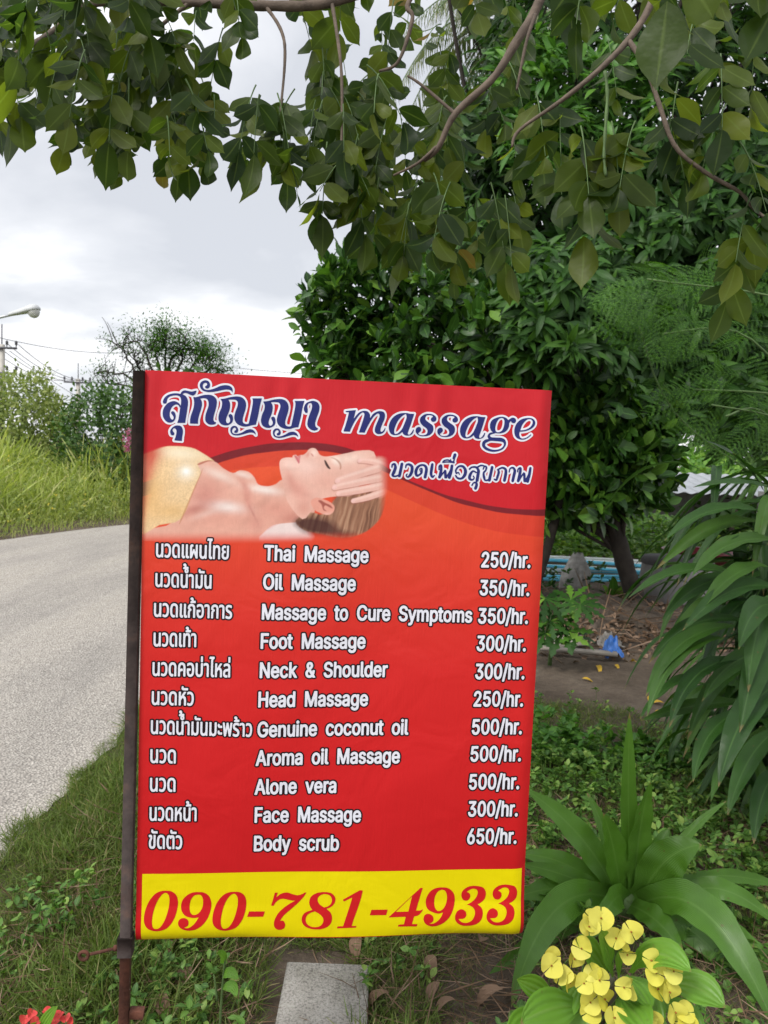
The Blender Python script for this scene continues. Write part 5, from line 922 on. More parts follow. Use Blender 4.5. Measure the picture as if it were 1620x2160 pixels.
pod = MB(); P = np.array([at(1276, 150, 1.75), at(1281, 200, 1.75), at(1277, 270, 1.75), at(1274, 330, 1.75), at(1278, 372, 1.75)]); Q, r, n_ = limb(P, 0.004, 0.0035, 20, 8)
pod.tube(Q, r * (1 + 0.25 * np.sin(np.arange(20) * 1.9)), 8); pod.build('seed_pod', M['green_stem'], over, smooth=True)

# ------------------------------------------------------------------ trees of the yard
def crown_points(n, c, r, g=rng, shell=0.45, lumps=9, seed=1):
    """twig ends spread through a lumpy crown; returns points and outward axes"""
    gg = np.random.default_rng(seed); lc = rnd_dir(lumps, gg); lr = gg.uniform(0.85, 1.2, lumps)
    d = rnd_dir(n, g); f = g.uniform(shell, 1.0, n) ** 0.6
    k = np.max((d @ lc.T) ** 8 * lr, axis=1) * 0.35 + 0.72
    P = d * (f * k)[:, None] * np.asarray(r); return P + np.asarray(c), unit(d / np.asarray(r) + np.array([0, 0, 0.25]))
def tree_wood(root, base, top, r0, tips, g, name='trunk', mat='bark_dark', lean=None, lk=0.22):
    mb = MB(); base = np.array(base, float); top = np.array(top, float)
    mid = (base + top) / 2 + (np.array(lean) if lean is not None else g.normal(size=3) * 0.08)
    Q, r, n_ = limb([base, mid, top], r0, r0 * 0.62, 16, 10); r[0] *= 1.35; r[1] *= 1.12; mb.tube(Q, r, n_); mb.build(name, M[mat], root, smooth=True)
    bb = MB()
    for q in tips:
        s_ = Q[int(g.integers(8, 16))]; m = (s_ + q) / 2 + g.normal(size=3) * 0.12 * np.linalg.norm(q - s_) + np.array([0, 0, 0.1]) * np.linalg.norm(q - s_)
        Z, rr, k = limb([s_, m, q], r0 * lk, 0.006, 12, 6); bb.tube(Z, rr, k)
    bb.build('limb', M[mat], root, smooth=True)
g1 = np.random.default_rng(11)
# oval-leaved tree behind the board
jb = ground_at(1358, 1312); jt = at(1288, 1075, 7.2)
jack = empty('oval_leaved_tree', jb, 'low round tree with glossy oval leaves and leaning trunk behind the board', 'tree')
def region(n, c, r, sx, d0, d1, poly, g, edge=0.0):
    """twig ends inside the measured outline of a crown, through its whole depth"""
    out = []; q = np.array(poly, float)
    while len(out) < n:
        px, py = g.uniform(q[:, 0].min(), q[:, 0].max()), g.uniform(q[:, 1].min(), q[:, 1].max())
        ins = False
        for (x0, y0), (x1, y1) in zip(q, np.roll(q, -1, 0)):
            if (y0 > py) != (y1 > py) and px < (x1 - x0) * (py - y0) / (y1 - y0) + x0: ins = not ins
        if not ins: continue
        k = 1 - 2 * abs(np.clip((px - q[:, 0].min()) / (np.ptp(q[:, 0]) + 1e-9), 0, 1) - 0.5)
        dm = (d0 + d1) / 2; out.append(at(px, py, dm + (g.random() - 0.5) * (d1 - d0) * (0.35 + 0.65 * k)))
    return np.array(out)
JP = [(660, 720), (640, 660), (690, 585), (760, 530), (850, 545), (960, 590), (1060, 640), (1130, 760), (1200, 870), (1330, 880), (1400, 960), (1350, 1060), (1250, 1085), (1140, 1080), (1000, 1100), (800, 1000), (665, 820)]
P = region(760, 0, 0, 0, 6.3, 8.3, JP, g1); ctr = P.mean(0)
P = np.r_[P, region(420, 0, 0, 0, 6.2, 7.9, [(1140, 840), (1330, 800), (1420, 880), (1390, 1040), (1300, 1075), (1140, 1090)], g1)]
A_ = unit((P - ctr) * np.array([1, 1, 0.9]) + np.array([0, -0.35, 0.75]) + g1.normal(size=P.shape) * 0.3)
mb = MB(); rosettes(mb, T_OVAL, P, A_, 9, 0.25, 1.35, 0.19, 0.10, g1, 0.05)
top_ = P[P[:, 2] > np.quantile(P[:, 2], 0.55)]; rosettes(mb, T_OVAL, top_[:140] + [0, -0.1, 0.08], np.tile([0.0, -0.2, 1.0], (len(top_[:140]), 1)), 6, 0.1, 0.7, 0.17, 0.0, g1, 0.03)
mb.build('crown', M['lf_jack'], jack, smooth=True)
tree_wood(jack, jb, jt, 0.105, P[(P[:, 1] > 6.9)][::22], g1, lean=(-0.02, 0, 0.0), lk=0.2)
# great dark mango tree filling the middle and right
mgo = empty('mango_tree', (1.35, 10.2, 0), 'big dark mango tree with whorls of drooping lance leaves, tallest at right', 'tree')
MP = [(900, 640), (890, 330), (960, 240), (1040, 60), (1080, -120), (1740, -120), (1760, 800), (1700, 900), (1500, 870), (1380, 900), (1230, 850), (1120, 780), (1040, 720)]
P = np.r_[region(1500, 0, 0, 0, 7.3, 11.5, MP, g1), region(110, 0, 0, 0, 7.6, 9.5, [(880, 560), (890, 320), (960, 200), (1060, 220), (1050, 600)], g1), region(900, 0, 0, 0, 6.9, 9.5, [(1180, 480), (1320, 300), (1720, 250), (1740, 960), (1560, 940), (1400, 860), (1250, 700)], g1), region(700, 0, 0, 0, 6.0, 11.0, [(800, -80), (900, -700), (1900, -800), (2300, -100), (1900, 500), (1720, 500), (1650, -120)], g1)]; ctr = np.array([3.0, 9.6, 4.2])  # last region: unseen crown above and right of view, added to cast shade
A_ = unit((P - ctr) * np.array([.8, .8, .5]) + np.array([0, -1.0, 0.9]) + g1.normal(size=P.shape) * 0.5)
mb = MB(); rosettes(mb, T_LANCE, P, A_, 11, 0.5, 1.6, 0.25, 0.42, g1, 0.04); mb.build('crown', M['lf_mango'], mgo, smooth=True)
P2 = region(190, 0, 0, 0, 7.0, 8.6, [(1040, 330), (1060, 120), (1120, 60), (1330, 90), (1420, 200), (1330, 330), (1150, 400)], g1)
mb = MB(); rosettes(mb, T_LANCE, P2, unit(np.array([0, -0.7, 0.9]) + g1.normal(size=P2.shape) * 0.35), 10, 0.4, 1.4, 0.24, 0.3, g1, 0.04); mb.build('young_shoots', M['lf_mango2'], mgo, smooth=True)
tree_wood(mgo, (1.35, 10.2, -0.05), (2.2, 9.8, 3.4), 0.24, P[(P[:, 1] > 9.2) & (P[:, 2] > 2.6)][::12], g1, lk=0.16)
# hanging boughs of lance leaves in front of it
hb = empty('mango_sapling', (1.28, 6.9, 0), 'younger mango tree with bright drooping whorls in front of the big one', 'tree')
P = np.r_[region(120, 0, 0, 0, 5.9, 6.9, [(1080, 640), (1110, 570), (1230, 560), (1340, 600), (1350, 700), (1260, 790), (1150, 790), (1090, 730)], g1), region(70, 0, 0, 0, 6.2, 7.4, [(1060, 560), (1180, 500), (1310, 520), (1330, 640), (1150, 660)], g1)]
mb = MB(); rosettes(mb, T_LANCE, P, unit(np.array([0, -0.8, 0.7]) + g1.normal(size=P.shape) * 0.35), 11, 0.5, 1.5, 0.22, 0.5, g1, 0.03); mb.build('crown', M['lf_mango'], hb, smooth=True)
tree_wood(hb, (1.28, 6.9, -0.05), (1.6, 6.9, 2.2), 0.05, P[::10], g1)
# feathery tree at the right
def bipinnate(npin=9, nlf=13):
    V = []; F = []; U = []; n = 0
    for k in range(npin):
        y = 0.15 + 0.85 * k / npin; L = 0.42 * math.sin(math.pi * (0.25 + 0.7 * (k + 0.5) / npin)) ** 0.7
        for s_ in (-1, 1):
            d = np.array([s_ * 0.86, 0.5, -0.12]); d /= np.linalg.norm(d)
            for j in range(nlf):
                q = np.array([0, y, -0.22 * y * y]) + d * L * (j + 1) / nlf - np.array([0, 0, 0.10 * (j / nlf) ** 2])
                for s2 in (-1, 1):
                    e_ = np.array([-d[1] * s2, d[0] * s2, 0.0]) * 0.024 + d * 0.010; w = d * 0.011
                    V += [q - w * 0.5, q + w * 0.5, q + e_ + w * 0.4, q + e_ - w * 0.4]; U += [(0.2, 0), (0.8, 0), (0.8, 1), (0.2, 1)]
                    F.append((n, n + 1, n + 2, n + 3)); n += 4
    return np.array(V), np.array(F), np.array(U)
T_BIP = bipinnate(8, 17)
fe = empty('feathery_tree', (3.0, 4.9, 0), 'slender tree with lacy fern-like bright green leaves at the right edge', 'tree')
FP = [(1330, 600), (1360, 550), (1480, 570), (1640, 520), (1750, 560), (1760, 1000), (1600, 960), (1450, 900), (1340, 740)]
P = np.r_[region(110, 0, 0, 0, 4.3, 5.6, FP, g1), region(30, 0, 0, 0, 4.2, 4.8, [(1340, 600), (1370, 550), (1480, 560), (1500, 720), (1390, 720)], g1)]
D = unit(np.array([-0.75, -0.35, -0.12]) + g1.normal(size=P.shape) * np.array([0.4, 0.4, 0.3])); mb = MB()
place(mb, T_BIP, P, D, np.array([0.0, -0.7, 0.7]) + g1.normal(size=P.shape) * 0.4, g1.uniform(0.22, 0.38, len(P)))
mb.build('crown', M['lf_feather'], fe)
tree_wood(fe, (3.0, 4.9, -0.05), (2.7, 4.9, 2.0), 0.05, P[::16], g1, mat='green_stem', lk=0.13)
# palm behind
pl = empty('coconut_palm', (1.75, 14.0, 0), 'tall coconut palm whose pale fronds show through the leaves', 'palm tree')
mb = MB(); mb.tube(*limb([(1.75, 14, -0.1), (1.85, 14, 4), (1.72, 14, 8.95)], 0.17, 0.12, 30, 10)); mb.build('trunk', M['bark'], pl, smooth=True)
T_LET = leaf_t(3, 0.05, 0.3, 0.3, 0.9)
mb = MB(); rb = MB(); hub = np.array([1.72, 14, 9.0])
for k in range(22):
    az = k * 2.4; el = g1.uniform(-0.15, 1.1); L = g1.uniform(1.5, 2.1); h = np.array([math.cos(az), math.sin(az), 0])
    P = bez(hub, hub + h * L * 0.55 * math.cos(el) + np.array([0, 0, L * 0.55 * math.sin(el) + 0.35]), hub + h * L * 0.95 + np.array([0, 0, L * (math.sin(el) - 0.95)]), 26)
    rb.tube(P, np.linspace(0.03, 0.006, 26), 5, caps=False); T = unit(np.gradient(P, axis=0)); sd = unit(np.cross(T, [0, 0, 1.0]))
    for s_ in (-1, 1):
        for q in range(2):
            D = unit(sd * s_ + T * 0.7 - np.array([0, 0, 0.55]) + g1.normal(size=P.shape) * 0.10); i0 = 3
            place(mb, T_LET, P[i0:] + T[i0:] * 0.05 * q, D[i0:], np.array([0, 0, 1.0]) + 0.3 * h, 0.52 * np.sin(np.linspace(0.5, 2.9, len(P)))[i0:] ** 0.7)
mb.build('frond', M['lf_palm'], pl, smooth=True); rb.build('midrib', M['green_stem'], pl, smooth=True)
# trees and shrubs past the yard, seen under the crowns
def far_shrub(name, label, px0, px1, py0, py1, d, n, size, mat, cat='tree', group=None, g=g1, base=None, thick=1.5, temp=T_SMALL, poly=None):
    P = region(n, 0, 0, 0, d - thick / 2, d + thick / 2, poly or [(px0, (py0 + py1) / 2), (px0 + (px1 - px0) * .2, py0 + (py1 - py0) * .15), ((px0 + px1) / 2, py0), (px1 - (px1 - px0) * .2, py0 + (py1 - py0) * .15), (px1, (py0 + py1) / 2), (px1, py1), (px0, py1)], g)
    b = at((px0 + px1) / 2 if base is None else base, py1, d); o = empty(name, (b[0], b[1], 0), label, cat, group)
    mb = MB(); rosettes(mb, temp, P, unit(P - P.mean(0) + [0, -0.4, 0.6]), 8, 0.2, 1.5, size, 0.15, g, size * 0.8); mb.build('crown', M[mat], o, smooth=True)
    tree_wood(o, (b[0], b[1], -0.05), (b[0], b[1], max(P[:, 2].mean() * 0.9, 0.3)), 0.03 + 0.012 * P[:, 2].max(), P[::max(1, n // 25)], g)
    return o
far_shrub('bright_shrub', 'bright green shrub behind the tin roof', 1380, 1560, 960, 1075, 20, 260, 0.22, 'lf_euph', 'shrub', None, thick=3)
far_shrub('bright_shrub', 'feathery light green bush beside the leaning trunk, behind the pipes', 1160, 1290, 1065, 1185, 13, 200, 0.16, 'lf_euph', 'shrub')
far_shrub('bright_shrub', 'low light green bush between leaning trunk and drum', 1330, 1420, 1090, 1180, 13.5, 120, 0.15, 'lf_euph', 'shrub')
far_shrub('bright_shrub', 'wide light green thicket behind the broad arching leaves', 1420, 1680, 1075, 1190, 15, 220, 0.2, 'lf_weed', 'shrub')
far_shrub('dark_tree', 'dark tree closing the view behind the leaning trunk', 1080, 1330, 880, 1120, 17, 300, 0.3, 'lf_fardark', 'tree', thick=3)
far_shrub('dark_tree', 'dark tree beyond the tin roof at the far right', 1480, 1800, 700, 1040, 24, 420, 0.4, 'lf_fardark', 'tree', thick=5)
far_shrub('dark_tree', 'dark bushy tree far behind the middle of the board', 500, 1060, 830, 1100, 24, 500, 0.4, 'lf_fardark', 'tree', thick=6)

# ------------------------------------------------------------------ strap-leaved lily beside the board
g2 = np.random.default_rng(23)
lb_ = ground_at(1325, 1925)
lily = empty('strap_leaved_lily', lb_, 'large lily clump with long arching strap leaves right of the board', 'plant')
LD = 2.45
LILY = [((1330,1905),(1322,1700),(1328,1503),.052,-.05,.35),((1300,1890),(1245,1755),(1108,1664),.085,.02,.0),((1305,1890),(1290,1760),(1238,1672),.045,.1,.3),((1310,1895),(1298,1780),(1272,1716),.082,-.1,.0),
 ((1338,1890),(1342,1755),(1372,1650),.078,-.06,-.3),((1352,1895),(1395,1790),(1480,1782),.125,-.1,.2),((1348,1885),(1375,1800),(1412,1745),.065,.05,.0),((1380,1860),(1440,1750),(1532,1690),.03,.0,.3),
 ((1292,1895),(1200,1800),(1092,1802),.07,.05,.0),((1285,1890),(1200,1840),(1098,1822),.06,-.05,.3),((1285,1900),(1190,1850),(1085,1895),.085,-.05,.0),((1290,1895),(1150,1840),(1078,2125),.10,-.35,.0),
 ((1262,1935),(1120,1960),(1002,2102),.055,-.25,.0),((1355,1905),(1500,1830),(1640,2180),.115,-.40,.0),((1420,1905),(1510,1820),(1650,1960),.065,-.1,.2),((1470,1850),(1550,1838),(1660,1872),.042,.1,.3),
 ((1375,1940),(1480,1930),(1570,2110),.085,-.2,.0),((1295,1910),(1200,1900),(1105,1962),.055,.0,.0),((1330,1910),(1390,1930),(1440,2010),.075,-.2,.0),((1480,1950),(1570,1960),(1650,2090),.075,-.15,.0),
 ((1320,1895),(1330,1800),(1316,1760),.07,.12,.2),((1360,1890),(1440,1850),(1520,1870),.06,.15,.0),((1318,1905),(1310,1850),(1240,1990),.07,-.25,.2)]
for (b0, b1, b2, w, dz, tw) in LILY:
    mb = MB(); ribbon(mb, at(*b0, LD), at(*b1, LD + dz * 0.5), at(*b2, LD + dz), w, 0.42, (0.1, -0.9, 0.55), 0.22, 20, 0.75, tw, 0.16, 0.75)
    mb.build('leaf', M['lf_crinum'], lily, smooth=True)
mb = MB(); c = at(1325, 1900, LD)
for k in range(5):
    q = lb_ + np.array([random.uniform(-.05, .05), random.uniform(-.04, .04), -0.02]); mb.tube([q, (q + c) / 2 + [0, 0, .01], c + [random.uniform(-.03, .03), 0, 0.02]], [0.035, 0.03, 0.02], 10)
mb.build('stem', M['green_stem'], lily, smooth=True)

# ------------------------------------------------------------------ broad arching leaves at the right edge
gb = np.array([1.85, 3.35, 0.0])
gin = empty('arching_leaf_clump', gb, 'dense clump of long dark green ribbed leaves drooping from the right edge', 'plant')
GL = [((1640,1035),(1560,1005),(1462,1028),.075,3.1),((1610,1035),(1570,960),(1490,930),.06,3.2),((1620,1085),(1500,1040),(1402,1140),.10,3.0),((1600,1100),(1500,1080),(1385,1200),.095,3.1),((1640,1140),(1530,1120),(1460,1215),.11,2.9),
 ((1560,1215),(1440,1170),(1325,1262),.10,2.9),((1630,1200),(1560,1170),(1470,1295),.11,2.85),((1600,1230),(1480,1190),(1395,1310),.10,3.0),((1640,1240),(1540,1210),(1440,1330),.11,2.8),((1650,1280),(1585,1250),(1558,1370),.13,2.7),
 ((1640,1255),(1590,1290),(1578,1460),.12,2.7),((1570,1310),(1450,1280),(1368,1400),.09,3.0),((1550,1320),(1420,1320),(1362,1470),.10,2.9),((1520,1345),(1410,1350),(1365,1512),.11,2.85),((1500,1420),(1400,1430),(1350,1518),.09,3.0),
 ((1560,1390),(1450,1390),(1412,1535),.10,2.85),((1640,1330),(1590,1380),(1560,1545),.14,2.65),((1650,1440),(1560,1470),(1515,1660),.14,2.6),((1580,1480),(1450,1480),(1352,1520),.085,3.1),((1570,1500),(1480,1520),(1462,1650),.10,2.9),
 ((1640,1540),(1570,1580),(1535,1720),.11,2.8),((1600,1560),(1530,1580),(1500,1690),.10,2.95),((1650,1620),(1600,1650),(1590,1780),.11,2.8),((1640,1050),(1600,1000),(1545,955),.07,3.3),((1660,1180),(1600,1110),(1520,1160),.10,3.0),
 ((1600,1400),(1500,1400),(1450,1560),.10,3.05),((1650,1380),(1540,1360),(1480,1480),.11,2.95),((1570,1260),(1480,1240),(1400,1370),.09,3.15),((1650,1500),(1540,1500),(1450,1610),.10,3.0),((1660,1060),(1560,1050),(1450,1100),.08,3.2)]
mb = MB()
for b0, b1, b2, w, d in GL:
    ribbon(mb, at(*b0, d + .12), at(*b1, d), at(*b2, d - .12), w * 0.66, 0.45, (-0.25 + random.uniform(-.5, .5), -0.6, 0.9), 0.35, 18, 0.85, random.uniform(-.7, .7), 0.12, 0.12)
for k in range(300):
    z = g2.uniform(0.15, 1.5); b = np.array([1.88 + g2.normal() * 0.16, 3.4 + g2.normal() * 0.25, z]); az = g2.uniform(1.9, 5.2); h = np.array([math.cos(az), math.sin(az), 0]); L = g2.uniform(0.3, 0.55)
    if b[0] + h[0] * L < 1.18: continue
    ribbon(mb, b, b + h * L * 0.55 + [0, 0, 0.16], b + h * L + [0, 0, -0.18 - g2.random() * 0.15], g2.uniform(.04, .072), 0.5, (h[0] * .2, h[1] * .2, 1), 0.3, 12, 0.85, 0, 0.08, 0.12)
mb.build('foliage', M['lf_ginger'], gin, smooth=True)
for k in range(9):
    q = gb + [g2.normal() * .12, g2.normal() * .18, -0.03]; t_ = np.array([1.88 + g2.normal() * .14, 3.4 + g2.normal() * .2, g2.uniform(0.9, 1.5)])
    mb = MB(); mb.tube(bez(q, (q + t_) / 2 + [0.03, 0, 0], t_, 8), np.linspace(0.016, 0.008, 8), 7); mb.build('stem', M['green_stem'], gin, smooth=True)

# ------------------------------------------------------------------ crown-of-thorns with pale yellow flowers
ED = 1.36
eb_ = np.array([0.40, 1.42, 0.0]); eu = empty('yellow_flowering_shrub', eb_, 'thorny shrub with pale yellow flower clusters and light green leaves at lower right', 'plant')
M['petal'] = leaf_mat('yellow_bract', [(0.0, (0.66, 0.60, 0.05)), (1.0, (0.78, 0.74, 0.16))], rough=0.6, transl=0.25, spec=0.2, tint=1.0)
M['pistil'] = plain('flower_eye', (0.35, 0.13, 0.02), 0.7)
M['thorn_stem'] = plain('thorny_stem', (0.14, 0.13, 0.09), 0.85, var=0.4, scale=40, bump=0.5)
EL = [((1285,2062),(1255,2015),(1212,1980),.05),((1292,2062),(1285,2010),(1262,1958),.036),((1305,2066),(1306,2010),(1298,1966),.02),((1330,2052),(1380,1975),(1458,2050),.056),((1175,2106),(1140,2090),(1090,2066),.04),((1228,2070),(1200,2090),(1172,2160),.044),
 ((1312,2064),(1360,2080),(1396,2170),.055),((1405,2078),(1460,2060),(1530,2126),.06),((1235,2128),(1170,2110),(1098,2158),.064),((1306,2102),(1330,2120),(1370,2180),.058),((1320,2058),(1345,2085),(1372,2130),.045),((1250,2120),(1230,2160),(1200,2230),.06),
 ((1390,2110),(1440,2130),(1480,2200),.06),((1330,2140),(1300,2180),(1290,2240),.06),((1150,2130),(1110,2150),(1070,2200),.05)]
for b0, b1, b2, w in EL:
    mb = MB(); dz = g2.uniform(-.05, .03); ribbon(mb, at(*b0, ED + .02), at(*b1, ED + dz), at(*b2, ED + dz - 0.04), w, 0.6, (0.1, -0.75, 0.75), 0.2, 12, 0.8, g2.uniform(-.3, .3), 0.05, 0.12); mb.build('leaf', M['lf_euph'], eu, smooth=True)
CL = [[(435,1350),(425,1405),(475,1445),(520,1492),(545,1362),(592,1312)],[(632,1185),(700,1142),(650,1150)],[(785,1255),(862,1215),(845,1335),(820,1262)],[(602,1502),(690,1482),(640,1605),(715,1585),(640,1655),(655,1440)],[(970,1375),(1050,1405),(1000,1440),(1010,1535),(1072,1545),(1098,1432)],[(1105,1655),(1165,1662),(1150,1705),(1180,1715)],[(800,1700),(770,1690)],[(822,1522),(850,1530)],[(968,1690),(985,1710)]]
def bract_pair(mb, eye, c, n, r, roll):
    n = unit(n); x, y = perp(n); x, y = x * math.cos(roll) + y * math.sin(roll), y * math.cos(roll) - x * math.sin(roll)
    for s_ in (-1, 1):
        V = [c]; K = 12
        for ring in (0.55, 1.0):
            for k in range(K + 1):
                t = -2.0 + 4.0 * k / K; rr = r * ring * (0.96 + 0.08 * math.cos(3 * t)); V.append(c + y * s_ * (r * 0.37 * ring + rr * math.cos(t) * 0.72) + x * rr * math.sin(t) * 0.98 + n * (0.55 * r * ring ** 1.5 * max(math.cos(t), -.2) + 0.10 * r * ring * math.sin(2.5 * t + s_) + 0.02 * r))
        F = [(0, 1 + k, 2 + k) for k in range(K)] + [(1 + k, K + 2 + k, K + 3 + k, 2 + k) for k in range(K)]
        mb.add(np.array(V), F, np.full((len(V), 2), 0.2))
    eye.lathe(c + n * 0.002, [(r * 0.02, 0.0), (r * 0.09, 0.0005), (r * 0.085, r * 0.16), (r * 0.04, r * 0.22)], 8, np.stack([x, y, n], 1))
for ci, cl_ in enumerate(CL):
    fl = MB(); eye = MB(); sk = MB(); cen = np.mean([at(1000 + zx / 2.613, 1500 + zy / 2.613, ED - .05) for zx, zy in cl_], 0)
    for zx, zy in cl_:
        p = at(1000 + zx / 2.613, 1500 + zy / 2.613, ED - 0.05 + g2.uniform(-.012, .012)); nrm = np.array([g2.normal() * .45, -1, 0.55 + g2.normal() * .35]); bract_pair(fl, eye, p, nrm, 0.0165 * g2.uniform(.85, 1.15), g2.uniform(0, 3))
        sk.tube(bez(p - unit(nrm) * 0.003, (p + cen) / 2 + [0, 0.02, -0.01], cen + [0, 0.04, -0.05], 6), 0.0012, 5, caps=False)
    sk.tube([cen + [0, 0.04, -0.05], cen * 0.6 + np.array([eb_[0], eb_[1], 0.32]) * 0.4, [eb_[0] + .02 * (ci - 4), eb_[1], 0.25]], 0.0022, 5, caps=False)
    o = fl.build('flower_cluster', M['petal'], eu, smooth=True); tag(eye.build('flower_eye', M['pistil'], o), kind='stuff'); sk.build('flower_stalk', M['green_stem'], o)
mb = MB()
for k in range(7):
    q = eb_ + [g2.normal() * .05, g2.normal() * .05, -0.02]; e_ = at([1290, 1310, 1230, 1390, 1330, 1180, 1250][k], [2062, 2064, 2090, 2090, 2120, 2110, 2140][k], ED + .03); P = bez(q, (q + e_) / 2 + g2.normal(size=3) * .03, e_, 12); mb.tube(P, np.linspace(.012, .007, 12), 8)
    for j in range(30):
        i = int(g2.integers(1, 11)); d = rnd_dir(1, g2)[0]; mb.tube([P[i], P[i] + d * 0.02], [0.0016, 0.0002], 4, caps=False)
mb.build('stem', M['thorn_stem'], eu, smooth=True)

# red-flowered one at the lower left corner
rb_ = np.array([-0.60, 1.34, 0.0]); re_ = empty('red_flowering_shrub', rb_, 'small shrub with red flowers at the lower left corner', 'plant')
M['red_petal'] = leaf_mat('red_bract', [(0.0, (0.62, 0.05, 0.05)), (1.0, (0.75, 0.10, 0.09))], rough=0.6, transl=0.2, spec=0.2, tint=1.0)
RD = 1.32; fl = MB(); eye = MB()
for px, py, r in [(52, 2144, .011), (66, 2132, .010), (60, 2156, .011), (98, 2128, .009), (124, 2136, .011), (138, 2142, .010), (146, 2154, .011), (118, 2150, .009), (75, 2150, .01)]:
    bract_pair(fl, eye, at(px, py + 6, RD + g2.uniform(-.01, .02)), (g2.normal() * .4, -0.25, 1.0), r * .8, g2.uniform(0, 3))
o = fl.build('flower_cluster', M['red_petal'], re_, smooth=True); tag(eye.build('flower_eye', M['pistil'], o), kind='stuff')
for b0, b1, b2, w in [((72, 2200), (95, 2150), (122, 2122), .02), ((90, 2190), (70, 2170), (60, 2165), .022), ((100, 2190), (120, 2180), (160, 2175), .024), ((80, 2210), (40, 2190), (10, 2200), .026)]:
    mb = MB(); ribbon(mb, at(*b0, RD), at(*b1, RD), at(*b2, RD - .03), w, 0.55, (0.2, -0.7, 0.7), 0.2, 10); mb.build('leaf', M['lf_euph'], re_, smooth=True)
mb = MB()
for px, py in [(60, 2150), (128, 2145), (95, 2180)]: mb.tube(bez(rb_ + [0, 0, -.02], rb_ + [g2.normal() * .03, 0, .3], at(px, py + 4, RD + .01), 10), np.linspace(.009, .002, 10), 7)
mb.build('stem', M['thorn_stem'], re_, smooth=True)

# ------------------------------------------------------------------ slab, dead leaves, small plants near the post
a = NT('concrete'); c = a.ramp(a.noise(150, 4, .7), [(0.34, (0.17, 0.16, 0.145)), (0.5, (0.38, 0.36, 0.325)), (0.7, (0.46, 0.44, 0.40))])
c = a.mix(0.8, c, a.ramp(a.noise(7, 5, .65), [(0.32, (0.62, 0.62, 0.58)), (0.6, (1.0, 1.0, 1.0))]), 'MULTIPLY'); c = a.mix(a.ramp(a.noise(45, 3, .6), [(0.70, (0, 0, 0)), (0.76, (.8, .8, .8))]), c, (0.07, 0.06, 0.045))
a.l(c, a.p.inputs['Base Color']); a.p.inputs['Roughness'].default_value = .92; a.p.inputs['Specular IOR Level'].default_value = .2; a.bump(a.noise(190, 4, .7), 1.0, .006); M['concrete'] = a.m
s0 = ground_at(606, 2026, 0.055); s1 = ground_at(779, 2033, 0.055); ex_ = unit(s1 - s0); ey_ = np.array([-ex_[1], ex_[0], 0]); hw = np.linalg.norm(s1 - s0) / 2
R_ = np.stack([ex_, ey_, [0, 0, 1.0]], 1); bm = MB(); b = 0.006; hl = 0.22; ht = 0.032
prof = [(hw, -ht), (hw, ht - b), (hw - b, ht)]
V = []
for (x, z) in prof:
    for sx_, sy_ in ((-1, -1), (1, -1), (1, 1), (-1, 1)): V.append((sx_ * x, sy_ * (x - hw + hl), z))
bm.add((np.array(V) @ R_.T) + (s0 + s1) / 2 - ey_ * hl + [0, 0, -ht], [(4 * i + j, 4 * i + (j + 1) % 4, 4 * i + 4 + (j + 1) % 4, 4 * i + 4 + j) for i in range(2) for j in range(4)] + [(8, 9, 10, 11)])
tag(bm.build('concrete_slab', M['concrete']), 'weathered grey concrete slab lying in the weeds below the board', 'slab')
T_DRY = leaf_t(6, 0.42, 0.45, 0.5, 1.5, 0.8, 0.35)
T_DRY2 = leaf_t(6, 0.30, 0.45, 0.6, 0.9, 0.8, 0.3)
def fallen(name, label, pts, mat, size, T, group, z=0.03):
    for px, py in pts:
        p = ground_at(px, py); p[2] = float(ground_h(p[0], p[1])) + z; mb = MB(); a_ = g2.uniform(0, 6.28)
        place(mb, T, p[None], np.array([[math.cos(a_), math.sin(a_), 0.12]]), np.array([[g2.normal() * .3, g2.normal() * .3, 1.0]]), size * g2.uniform(.8, 1.2))
        tag(mb.build(name, mat, smooth=True), label, 'leaf', group)
fallen('dry_leaf', 'curled brown dead leaf lying among the weeds', [(330, 2030), (375, 2035), (400, 2090), (290, 2140), (330, 2150), (925, 2110), (1000, 2000), (750, 2010), (1010, 2020), (240, 2105), (660, 2000), (900, 2050), (1060, 2120), (960, 2150), (150, 1990), (820, 2130)], M['dry'], 0.085, T_DRY, 'dead leaves among the weeds', 0.045)
fallen('yellow_leaf', 'yellow fallen leaf lying on the bare earth path', [(1227, 1440), (1258, 1414), (1296, 1411), (1340, 1405), (1372, 1480), (1380, 1510), (1400, 1495)], M['yellow_leaf'], 0.11, T_DRY2, 'yellow leaves on the path', 0.015)
sb = at(463, 2190, 1.75); sd_ = empty('weed_seedling', (sb[0], sb[1], 0), 'thin pale weed stem with a few leaves standing under the board', 'plant')
mb = MB(); mb.tube(bez([sb[0], sb[1], 0], at(462, 2120, 1.75), at(476, 2012, 1.75), 12), np.linspace(.004, .002, 12), 6); mb.tube(bez(at(458, 2110, 1.75), at(456, 2090, 1.75), at(451, 2056, 1.75), 6), np.linspace(.003, .0015, 6), 6); mb.build('stem', M['green_stem'], sd_, smooth=True)
for b0, b1, b2 in [((470, 2060), (485, 2040), (503, 2068)), ((470, 2084), (495, 2070), (498, 2104)), ((474, 2030), (468, 2014), (458, 2010))]:
    mb = MB(); ribbon(mb, at(*b0, 1.75), at(*b1, 1.74), at(*b2, 1.72), 0.024, 0.45, (0, -.6, .8), .2, 8); mb.build('leaf', M['lf_euph'], sd_, smooth=True)

